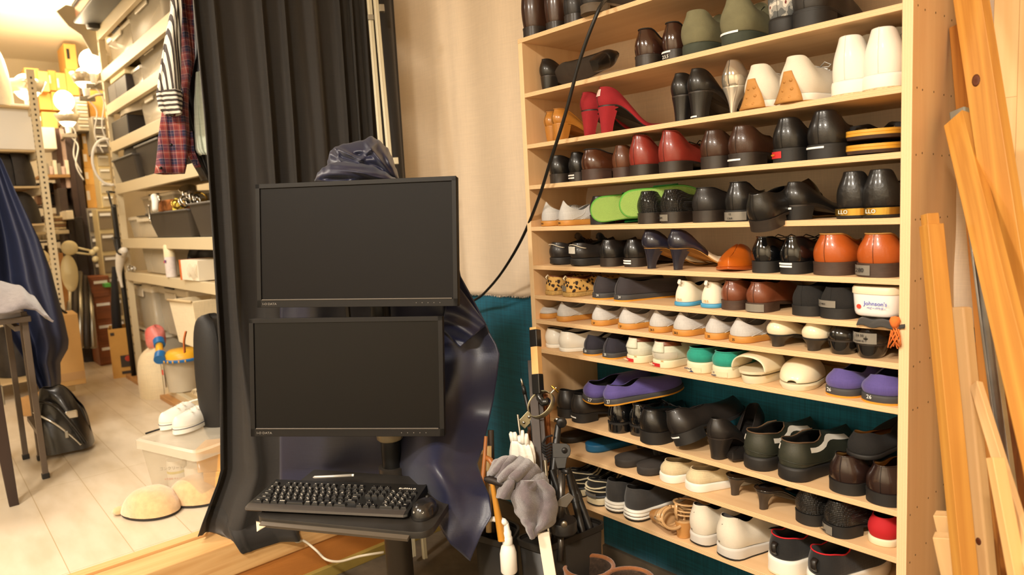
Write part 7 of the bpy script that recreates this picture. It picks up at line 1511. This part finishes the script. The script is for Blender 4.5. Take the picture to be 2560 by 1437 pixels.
r = blob('pink_toy', 'toy', 'pink plastic toy ball beside the blue and yellow toy', 392, 872, 1.14, .13, .15, .12, mat('pink_plastic', (232, 150, 140), .4, rgb2=(214, 96, 92), var=.2, vscale=8), 2); MB().box((.01, -.052, .08), (.03, .01, .008)).build('dark_mark', REDL, r, bevel=.004)
# toy: yellow body, blue ring, blue dumbbell caps
r = thing('plastic_toy', 'yellow and blue plastic toy on top of the clear tub', 'toy', onY(458, 897, 1.2), scale=.72); YL = mat('toy_yellow', (236, 178, 44), .4); BLU = mat('toy_blue', (30, 110, 180), .35)
MB().lathe([(.155, -.004), (.160, .01), (.150, .02)], 28).build('blue_base', BLU, r, smooth=True, auto=50); MB().lathe([(.148, .02), (.145, .06), (.11, .085), (.0, .09)], 28).build('yellow_dome', YL, r, smooth=True, auto=60)
for i in range(10): t = PI+PI*(i+.5)/10; MB().lathe([(0, .010), (.011, .006), (.012, 0)], 10, T=Matrix.Translation((.158*math.cos(t), .158*math.sin(t), .006)) @ Matrix.Rotation(PI/2, 4, 'X')).build('yellow_stud', YL, r, smooth=True)
MB().tube([(-.14, -.14, .14), (-.05, -.17, .06)], .030, 12).build('yellow_handle', YL, r, smooth=True)
for p, q in (((-.19, -.13, .17), (-.13, -.14, .13)), ((-.05, -.16, .07), (.02, -.19, .03))): MB().tube([p, Vector(p).lerp(Vector(q), .1), q], [.038, .046, .046], 18).build('blue_cap', BLU, r, smooth=True, auto=40)
r = thing('clear_tub', 'clear plastic tub with a paper label under the yellow and blue toy', 'tub', Vector((onY(460, 977, 1.2).x, 1.2, RZ[0][0]+.003))); ht = onY(462, 897, 1.2).z-r.location.z-.01; MB().lathe([(.086, 0), (.103, ht*.9), (.107, ht*.9), (.107, ht)], 26, caps=(True, False)).build('tub_body', CB_, r, smooth=True, solid=.002, auto=40)
MB().grid(6, 3, lambda u, v: (.103*math.sin(lerp(-.7, .0, u)), -.103*math.cos(lerp(-.7, .0, u)), lerp(.02, ht*.8, v))).build('paper_label', mat('paper_white', (232, 220, 204), .6), r); MB().box((-.036, -.100, ht*.62), (.03, .006, .03)).build('red_print', MATS['red_print'], r, bevel=.001)
r = blob('black_backpack', 'bag', 'black backpack with a brown leather tab beside the curtain', 556, 1105, .93, .16, .56, .16, mat('black_backpack_cloth', (24, 22, 22), .6, bump=.3), 3, pw=.45)
MB().tube(spline([Vector((-.05, -.085, .50)), Vector((-.055, -.095, .46)), Vector((-.065, -.095, .41))]), .012, 8, flat=.4).build('leather_tab', mat('brown_tab_leather', (180, 96, 44), .5), r, smooth=True)
r = thing('packing_straps', 'heap of cream cotton straps on the floor in front of the backpack', 'strap', onZ(508, 1003, FZ+.02), scale=.7)
for i in range(7): a = i*.9; MB().tube(spline([Vector((-.16+.05*i, -.05, .02)), Vector((-.13+.04*i, -.03, .09+.01*(i % 3))), Vector((-.06+.04*i, 0, .05)), Vector((-.02+.03*i, .03, .01)), Vector((-.16+.03*i, -.02, .0))]), .016, 8, flat=.35).build('strap_loop', CV, r, smooth=True)
# ------------------------------------------------------------------ second rack at the far left
zr = 2.55; P1 = onX(85, 263, -5.5); P0 = onZ(17, 296, P1.z); ax_ = Vector((P0.x-P1.x, P0.y-P1.y, 0)); 
r2_ = thing('steel_rack', 'cream slotted steel rack at the far left of the storage room', 'rack', (P1.x, P1.y, FZ)); bk_ = Vector((-.9, -.35, 0)).normalized()*.6
pr = [Vector((0, 0, 0)), ax_, bk_, ax_+bk_]
ax_ = ax_.normalized()*.95; pr = [Vector((0, 0, 0)), ax_, Vector((-.05, -.5, 0)), ax_+Vector((-.05, -.5, 0))]
for i, p in enumerate(pr):
    u_ = MB().box((p.x, p.y, 1.08), (.045, .045, 2.16)).build('upright', CRM, r2_)
    if i == 0:
        h = MB()
        for k in range(60): h.box((p.x+.0228, p.y, .1+k*.034), (.002, .010, .014)); h.box((p.x, p.y-.0228, .1+k*.034), (.010, .002, .014))
        tag(h.build('slots', HOLE, u_), kind='stuff')
LZ = [onX(x, y, -5.5).z for x, y in ((85, 263), (98, 372), (112, 462), (122, 556), (132, 655))]
for z in LZ+[.40]:
    b_ = MB(); q = ax_/2
    b_.box((q.x, q.y, z-.03-FZ), (ax_.length, .03, .06), rz=math.atan2(ax_.y, ax_.x)); b_.build('front_beam', CRM, r2_)
    MB().box((q.x-.02, q.y-.25, z-.010-FZ), (ax_.length, .5, .012), rz=math.atan2(ax_.y, ax_.x)).build('shelf_deck', MATS['deck_board'], r2_)
# things on the far-left rack
def on2(t, d, z): p = P1+ax_*t+Vector((-.02, -d, 0)); return Vector((p.x, p.y, z+.002))
def it(name, cat, label, t, d, li, w_, h, m, shape='box', dep=.3):
    z = LZ[li] if li >= 0 else .40; r = thing(name, label, cat, on2(t, d, z), math.atan2(ax_.y, ax_.x)+PI)
    if shape == 'box': MB().box((0, 0, h/2), (w_, dep, h)).build('body', m, r, bevel=.006)
    else: MB().grid(24, 12, lambda u, v: (w_/2*math.cos(2*PI*u)*math.cos(v*PI/2)**.5*(1+.12*math.sin(17*u)), dep/2*math.sin(2*PI*u)*math.cos(v*PI/2)**.5, h*math.sin(v*PI/2)*(1+.1*math.sin(11*u)))).build('body', m, r, smooth=True)
    return r
WB_ = mat('white_bag_plastic', (240, 228, 204), .5); GY = mat('grey_case_plastic', (150, 140, 122), .6); DK = mat('dark_goods', (42, 36, 30), .7, var=.4, vscale=20)
it('plastic_bag', 'bag', 'white plastic bag heap on the top of the far-left rack', .25, .2, 0, .42, .40, WB_, 'lump'); it('plastic_bag', 'bag', 'white plastic bag on the far-left rack top, farther one', .70, .2, 0, .36, .30, WB_, 'lump')
it('plastic_container', 'container', 'white plastic container on the second shelf of the far-left rack', .22, .15, 1, .30, .30, WHITE); it('plastic_container', 'container', 'purple-lidded container on the far-left rack', .66, .15, 1, .22, .26, mat('purple_lid', (84, 62, 130), .5))
it('grey_case', 'case', 'grey case on the third shelf of the far-left rack', .60, .15, 2, .34, .28, GY); it('black_bundle', 'bundle', 'black bundle on the third shelf of the far-left rack', .22, .14, 2, .32, .24, DK, 'lump')
it('orange_bundle', 'bundle', 'orange bundle on the far-left rack beside the navy cloth', .45, .12, 3, .22, .09, mat('orange_cloth', (214, 140, 50), .8), 'lump'); it('black_bundle', 'bundle', 'dark bundle on the fourth shelf of the far-left rack', .20, .14, 3, .3, .2, DK, 'lump')
it('plate_stack', 'plates', 'stack of cream plates on the lower far-left rack', .18, .12, 4, .28, .09, mat('cream_ceramic', (214, 196, 150), .5), 'lump'); it('black_bundle', 'bundle', 'dark bundle under the plate shelf of the far-left rack', .4, .2, -1, .5, .3, DK, 'lump')
# ------------------------------------------------------------------ goods stacked along the far wall
def wallbox(name, cat, label, x0, y0, x1, y1, X, m, dep=.3, group=None, part='body', detail=None, bevel=.004):
    """box whose face on the plane x = X covers a picture rectangle"""
    A = onX(x0, (y0+y1)/2, X); B = onX(x1, (y0+y1)/2, X); t = onX((x0+x1)/2, y0, X).z; b = onX((x0+x1)/2, y1, X).z
    if y1 >= 520 and name in ('drawer_cabinet', 'upright_board'): b = FZ+.001 if y1 > 640 or name == 'upright_board' else b
    r = thing(name, label, cat, (X-dep/2, (A.y+B.y)/2, b), group=group); w_ = B.y-A.y; h = t-b
    MB().box((0, 0, h/2), (dep, w_, h)).build(part, m, r, bevel=bevel)
    if detail: detail(r, dep, w_, h)
    return r
CBY = mat('cardboard_yellow', (222, 172, 92), .85, var=.08, vscale=6); TAPEB = mat('blue_tape', (120, 150, 200), .5)
def dtape(r, d, w_, h): MB().box((d/2+.001, -w_*.35, h*.55), (.002, w_*.22, h*.4)).build('paper_label', mat('paper_white', (232, 220, 204), .6), r)
def ddark(r, d, w_, h): MB().box((d/2+.001, -w_*.2, h*.6), (.002, w_*.25, h*.4)).build('dark_window', DK, r)
def drawers(nr, m2=None, nc=1):
    def f(r, d, w_, h):
        for i in range(nr):
            for j in range(nc):
                z = h*(i+.5)/nr; y = w_*((j+.5)/nc-.5); o = MB().box((d/2+.004, y, z), (.012, w_/nc*.86, h/nr*.82)).build('drawer', m2 or clearm('drawer_plastic', .75, (206, 194, 168)), r, bevel=.003)
                MB().box((d/2+.014, y, z+h/nr*.25), (.012, w_/nc*.7, h/nr*.12)).build('drawer_handle', WHITE, o)
    return f
XW = -6.7
items = [('cardboard_box', 'top left cardboard box of the stack below the ceiling', 62, 170, 98, 204, CBY, None), ('cardboard_box', 'second cardboard box from the left below the ceiling', 96, 178, 122, 228, CBY, None), ('cardboard_box', 'cardboard box with a white label below the ceiling', 122, 176, 142, 226, CB2, dtape),
         ('cardboard_box', 'cardboard box beside the blue tape below the ceiling', 142, 182, 166, 240, CBY, dtape), ('cardboard_box', 'tall cardboard box right of the blue tape mark', 166, 172, 196, 238, CB2, None), ('cardboard_box', 'cardboard box with a dark window high in the corner', 162, 110, 192, 173, CBY, ddark),
         ('cardboard_box', 'middle row cardboard box left of the lit lamp', 98, 232, 130, 274, CB2, None), ('cardboard_box', 'middle row cardboard box behind the lit lamp', 130, 230, 168, 276, CBY, None), ('cardboard_box', 'pale cardboard box hanging over the dark books', 106, 280, 144, 322, CBY, None),
         ('cardboard_box', 'large pale cardboard box at the rack corner', 222, 226, 262, 292, CB2, None), ('cardboard_box', 'cardboard carton at the top of the labelled column', 206, 330, 240, 374, CBY, dtape), ('cardboard_box', 'second carton of the labelled column', 208, 374, 244, 420, CB2, dtape),
         ('cardboard_box', 'third carton of the labelled column', 212, 420, 248, 462, CBY, dtape), ('cardboard_box', 'lowest carton of the labelled column', 216, 462, 252, 520, CB2, dtape)]
for n, lb, x0, y0, x1, y1, m, dt in items: wallbox(n, 'box', lb, x0, y0, x1, y1, XW+(random.uniform(-.1, .1) if x0 < 200 else 0), m, detail=dt)
wallbox('drawer_cabinet', 'cabinet', 'small grey drawer cabinet under the lamp reflector', 190, 242, 222, 328, XW+.15, GY, detail=drawers(5)); wallbox('drawer_cabinet', 'cabinet', 'drawer cabinet with dark drawers left of the rack upright', 234, 292, 268, 382, XW+.3, GY, detail=drawers(4, mat('dark_drawer', (92, 84, 76), .4)))
wallbox('drawer_cabinet', 'cabinet', 'cream drawer cabinet behind the looped white cable', 248, 384, 280, 520, XW+.2, mat('cream_cabinet', (210, 190, 140), .6), detail=drawers(4)); wallbox('drawer_cabinet', 'cabinet', 'tall tower of cream drawers beside the black bar', 254, 522, 292, 740, XW+.3, MATS['cream_cabinet'], detail=drawers(7, mat('brown_grey_drawer', (128, 112, 86), .5)))
wallbox('drawer_cabinet', 'cabinet', 'grey clear drawer cabinet left of the cream drawer tower', 228, 520, 254, 700, XW+.1, GY, detail=drawers(6, mat('dark_drawer', (92, 84, 76), .4)))
for i, (x0, x1, y0, y1, c) in enumerate(((144, 158, 320, 480, (92, 66, 56)), (158, 172, 322, 470, (206, 178, 164)), (172, 190, 318, 520, (70, 52, 44)), (190, 206, 330, 540, (58, 44, 38)), (152, 172, 470, 570, (64, 50, 44)), (172, 190, 522, 640, (46, 36, 30)), (190, 212, 542, 640, (40, 32, 28)))):
    lb = ('brown shelf divider left of the pink strip', 'pale pink upright strip beside dark dividers', 'dark upright divider right of the pink strip', 'dark upright board left of the carton column', 'dark divider below the pink strip', 'dark upright post above the white fan', 'dark upright post left of the clear drawers')[i]
    wallbox('upright_board', 'board', lb, x0, y0, x1, y1, XW+.02*i, mat('board_%d' % i if False else ['board_brown', 'board_pink', 'board_umber', 'board_dark', 'board_slate', 'board_black', 'board_soot'][i], c, .6, var=.1), dep=.25)
wallbox('white_container', 'container', 'white container below the left bare bulb', 96, 318, 140, 372, XW+.1, WB_); wallbox('clutter_shelf', 'shelf', 'wooden shelf with white packets left of the dark dividers', 100, 436, 176, 444, XW+.05, CB3)
for i in range(7): wallbox('white_packet', 'packet', 'pale packet in the row above the wooden shelf', 104+i*10, 400+(i % 3)*8, 113+i*10, 436, XW+.05, [WB_, GY, mat('pink_packet', (222, 190, 176), .7)][i % 3], dep=.12, group='pale packets on the wooden shelf')
for i in range(5): wallbox('stacked_tray', 'tray', 'flat tray in the stack on the lower far shelf', 126, 540+i*7, 166, 546+i*7, XW+.1, [STF[0], STF[2]][i % 2], dep=.25, group='flat trays stacked on the lower far shelf')
rg = random.Random(3)
GD = [mat('goods_%s' % n, c, .7, var=.25, vscale=18) for n, c in (('brown', (112, 78, 50)), ('umber', (70, 52, 40)), ('tan', (176, 140, 92)), ('grey', (120, 112, 100)), ('black', (40, 35, 32)), ('cream', (214, 198, 164)))]
for rowy in (480, 512, 560, 600, 640):
    x = 92
    while x < 232:
        wd = rg.randint(9, 20); hh_ = rg.randint(14, 28); wallbox('stored_item', 'goods', 'small mixed item stored in the dark area of the far wall', x, rowy-hh_, x+wd, rowy, XW-.22, rg.choice(GD), dep=.16, group='mixed goods stored at the far wall', bevel=.008); x += wd+1
    wallbox('wall_shelf', 'shelf', ('highest', 'second', 'third', 'fourth', 'lowest')[(480, 512, 560, 600, 640).index(rowy)]+' dark shelf board at the far wall behind the round head', 90, rowy, 236, rowy+4, XW-.2, GD[1], dep=.3)
for li in range(1, 5):
    for j in range(2): it('stored_carton', 'box', 'brown carton at the back of the far-left rack', .24+.46*j, .40, li, .43, .26, [GD[0], GD[1], GD[4]][(li+j) % 3], dep=.1); bpy.context.view_layer.objects.active = None
for o_ in COL.objects:
    if o_.get('label') == 'brown carton at the back of the far-left rack': o_['group'] = 'brown cartons at the back of the far-left rack'
wallbox('low_shelf', 'shelf', 'pale shelf board under the stacked trays', 86, 576, 178, 586, XW+.1, CRM); wallbox('white_packet', 'packet', 'white paper packet hanging beside the stacked trays', 166, 526, 184, 548, XW+.3, WB_)
wallbox('wooden_board', 'board', 'orange wooden board standing on the floor behind the oval fan', 138, 632, 172, 860, -6.2, wood('orange_panel', (186, 130, 66), (150, 96, 44), 'Z', 12, .6, .5), dep=.03)
wallbox('drawer_cabinet', 'cabinet', 'brown wooden drawer chest standing on the floor', 234, 690, 282, 850, -6.3, wood('chest_wood', (138, 78, 40), (100, 54, 28), 'Y', 12, .5, .5), detail=drawers(4, MATS['chest_wood']))
wallbox('green_box', 'box', 'small green box on the wooden drawer chest', 262, 708, 278, 718, -6.2, mat('bright_green', (90, 170, 70), .5), dep=.1)
for i, x in enumerate((176, 188, 200, 212, 224)):
    a, b = onX(x, 660+10*i, -6.4), onX(x-6+4*i, 868, -6.0); tag(MB().tube([a, b], [.018, .022], 8).build('tube_pole', [STEEL, mat('dark_pole', (60, 52, 46), .5)][i % 2], smooth=True), 'long pole leaning in the cluster behind the cardboard box', 'pole', 'poles leaning in the far corner')
# oval seat (cream), round head
c = onX(174, 683, -5.9); r = thing('cream_fan', 'cream oval panel with a round head on jointed arms leaning at the far wall', 'fan', c, scale=.64); CI = mat('cream_shell', (224, 208, 160), .5)
MB().grid(36, 16, lambda u, v: (.05*math.sin(PI*(v-.5)), .085*math.cos(2*PI*u)*math.cos(PI*(v-.5)), .215*math.sin(2*PI*u)*math.cos(PI*(v-.5)))).build('oval_panel', CI, r, smooth=True)
MB().grid(30, 14, lambda u, v: (.05*math.sin(PI*(v-.5)), .03+.085*math.cos(2*PI*u)*math.cos(PI*(v-.5)), .29+.085*math.sin(2*PI*u)*math.cos(PI*(v-.5)))).build('round_head', CI, r, smooth=True)
for a, b in (((0, .05, .24), (0, .22, .20)), ((0, .10, .29), (0, .24, .24))): MB().tube([a, b], .012, 8).build('arm', CI, r, smooth=True)
for p in ((0, .25, .22), (.02, .27, .14), (.0, .29, .25)): MB().lathe([(0, -.03), (.03, -.028), (.034, 0), (.03, .028), (0, .03)], 14, T=Matrix.Translation(p) @ Matrix.Rotation(1.2, 4, 'Y')).build('joint', CI, r, smooth=True)
for i in range(3): tag((lambda o: (setattr(o, 'location', onZ(238+8*i, 862-6*i, FZ+.03)), o)[1])(MB().tube([(0, 0, 0), (.0, .08, .05), (0, .12, .22)], .012, 8).build('bent_pipe', CI if i != 1 else STEEL, smooth=True)), 'bent pipe end on the floor left of the printed box', 'pipe', 'bent pipes on the far floor')
# ------------------------------------------------------------------ clamp lamps with bare bulbs (they light the room together with the added area lights)
BULB = mat('lit_bulb', (255, 236, 196), .5, emis=5)
def lamp(px, py, X, label, rad=.06, power=10, reflector=False, light=True, arm=None):
    c = onX(px, py, X); r = thing('clamp_lamp', label, 'lamp', c)
    MB().grid(24, 12, lambda u, v: (rad*math.cos(2*PI*u)*math.sin(PI*v), rad*math.sin(2*PI*u)*math.sin(PI*v), rad*1.15*math.cos(PI*v))).build('bulb', BULB, r, smooth=True)
    MB().lathe([(.02, -rad*1.9), (.024, -rad*1.0)], 14).build('socket', WHITE, r, smooth=True, auto=40)
    MB().box((0, 0, -rad*2.2), (.03, .10, .03)).build('clamp', mat('grey_clamp', (150, 140, 122), .5), r, bevel=.004)
    tgt = Vector((RX0, YR, c.z))-c if arm == 'rack' else (Vector((P1.x, P1.y, c.z))-c if arm == 'far' else Vector((-.35, 0, 0)))
    MB().tube([(0, 0, -rad*2.2), tgt*.5+Vector((0, 0, -rad*2.0)), tgt+Vector((0, 0, -rad*2.2))], .009, 8).build('clamp_arm', mat('grey_clamp', (150, 140, 122), .5), r, smooth=True)
    if reflector:
        MB().lathe([(rad*1.05, -rad*.5), (rad*1.35, rad*.2), (rad*1.5, rad*.5)], 22, caps=(False, False)).build('reflector', mat('faceted_reflector', (226, 216, 196), .15, .6), r, smooth=True, solid=.002)
    MB().tube(spline([Vector((0, 0, -rad*2.2)), Vector((.0, .05, -rad*3.5)), Vector((0, .02, -rad*6)), Vector((0, .06, -rad*8))]), .005, 6).build('cord', WHITE, r, smooth=True)
    if light:
        l = bpy.data.lights.new('bulb_light', 'POINT'); l.energy = power; l.color = (1, .80, .52); l.shadow_soft_size = rad*1.2; o = bpy.data.objects.new('bulb_light', l); COL.objects.link(o); o.location = c+Vector((.02, 0, rad*2.2))
    return r
lamp(228, 155, -5.62, 'lit clamp lamp with a wide bulb on the rack upright near the ceiling', .075, 14, arm='rack')
lamp(212, 196, -5.7, 'lit clamp lamp with a faceted reflector below the brightest one', .065, 3, True, False, arm='rack')
lamp(66, 218, -5.9, 'lit bare bulb lamp at the top of the far-left rack', .08, 12, True, arm='far')
lamp(72, 296, -5.9, 'round lit lamp hanging lower on the far-left rack upright', .07, 4, False, False, arm='far')
lamp(160, 252, -6.4, 'lit lamp in front of the stacked cardboard boxes', .07, 8)
lamp(168, 296, -6.35, 'lit lamp with a faceted reflector below the boxes', .06, 3, True, False)
# spatula-shaped grey plate and white cable loop
c = onX(215, 82, -5.55); r = thing('grey_bracket', 'grey fan-shaped metal plate clamped near the ceiling by the rack', 'bracket', c)
pl = [(-.16, .12), (-.10, .17), (.02, .16), (.05, .05), (.12, -.12), (.09, -.16), (.02, -.14), (-.03, -.02), (-.10, .03)]
MB().loft([[(s_*.008, x, z) for x, z in pl] for s_ in (-1, 1)]).build('plate', mat('grey_clamp', (150, 140, 122), .5), r, bevel=.002); MB().box((.0, .10, -.17), (.04, .06, .06)).build('clamp', MATS['grey_clamp'], r, bevel=.004)
c = onX(272, 405, -5.5); tag((lambda o: (setattr(o, 'location', c), o)[1])(MB().tube([(0, .10*math.cos(t), .16*math.sin(t)) for t in [1.2+i*.25 for i in range(16)]], .009, 8).build('white_cable_loop', WHITE, smooth=True)), 'white cable loop hanging on the rack upright', 'cable')
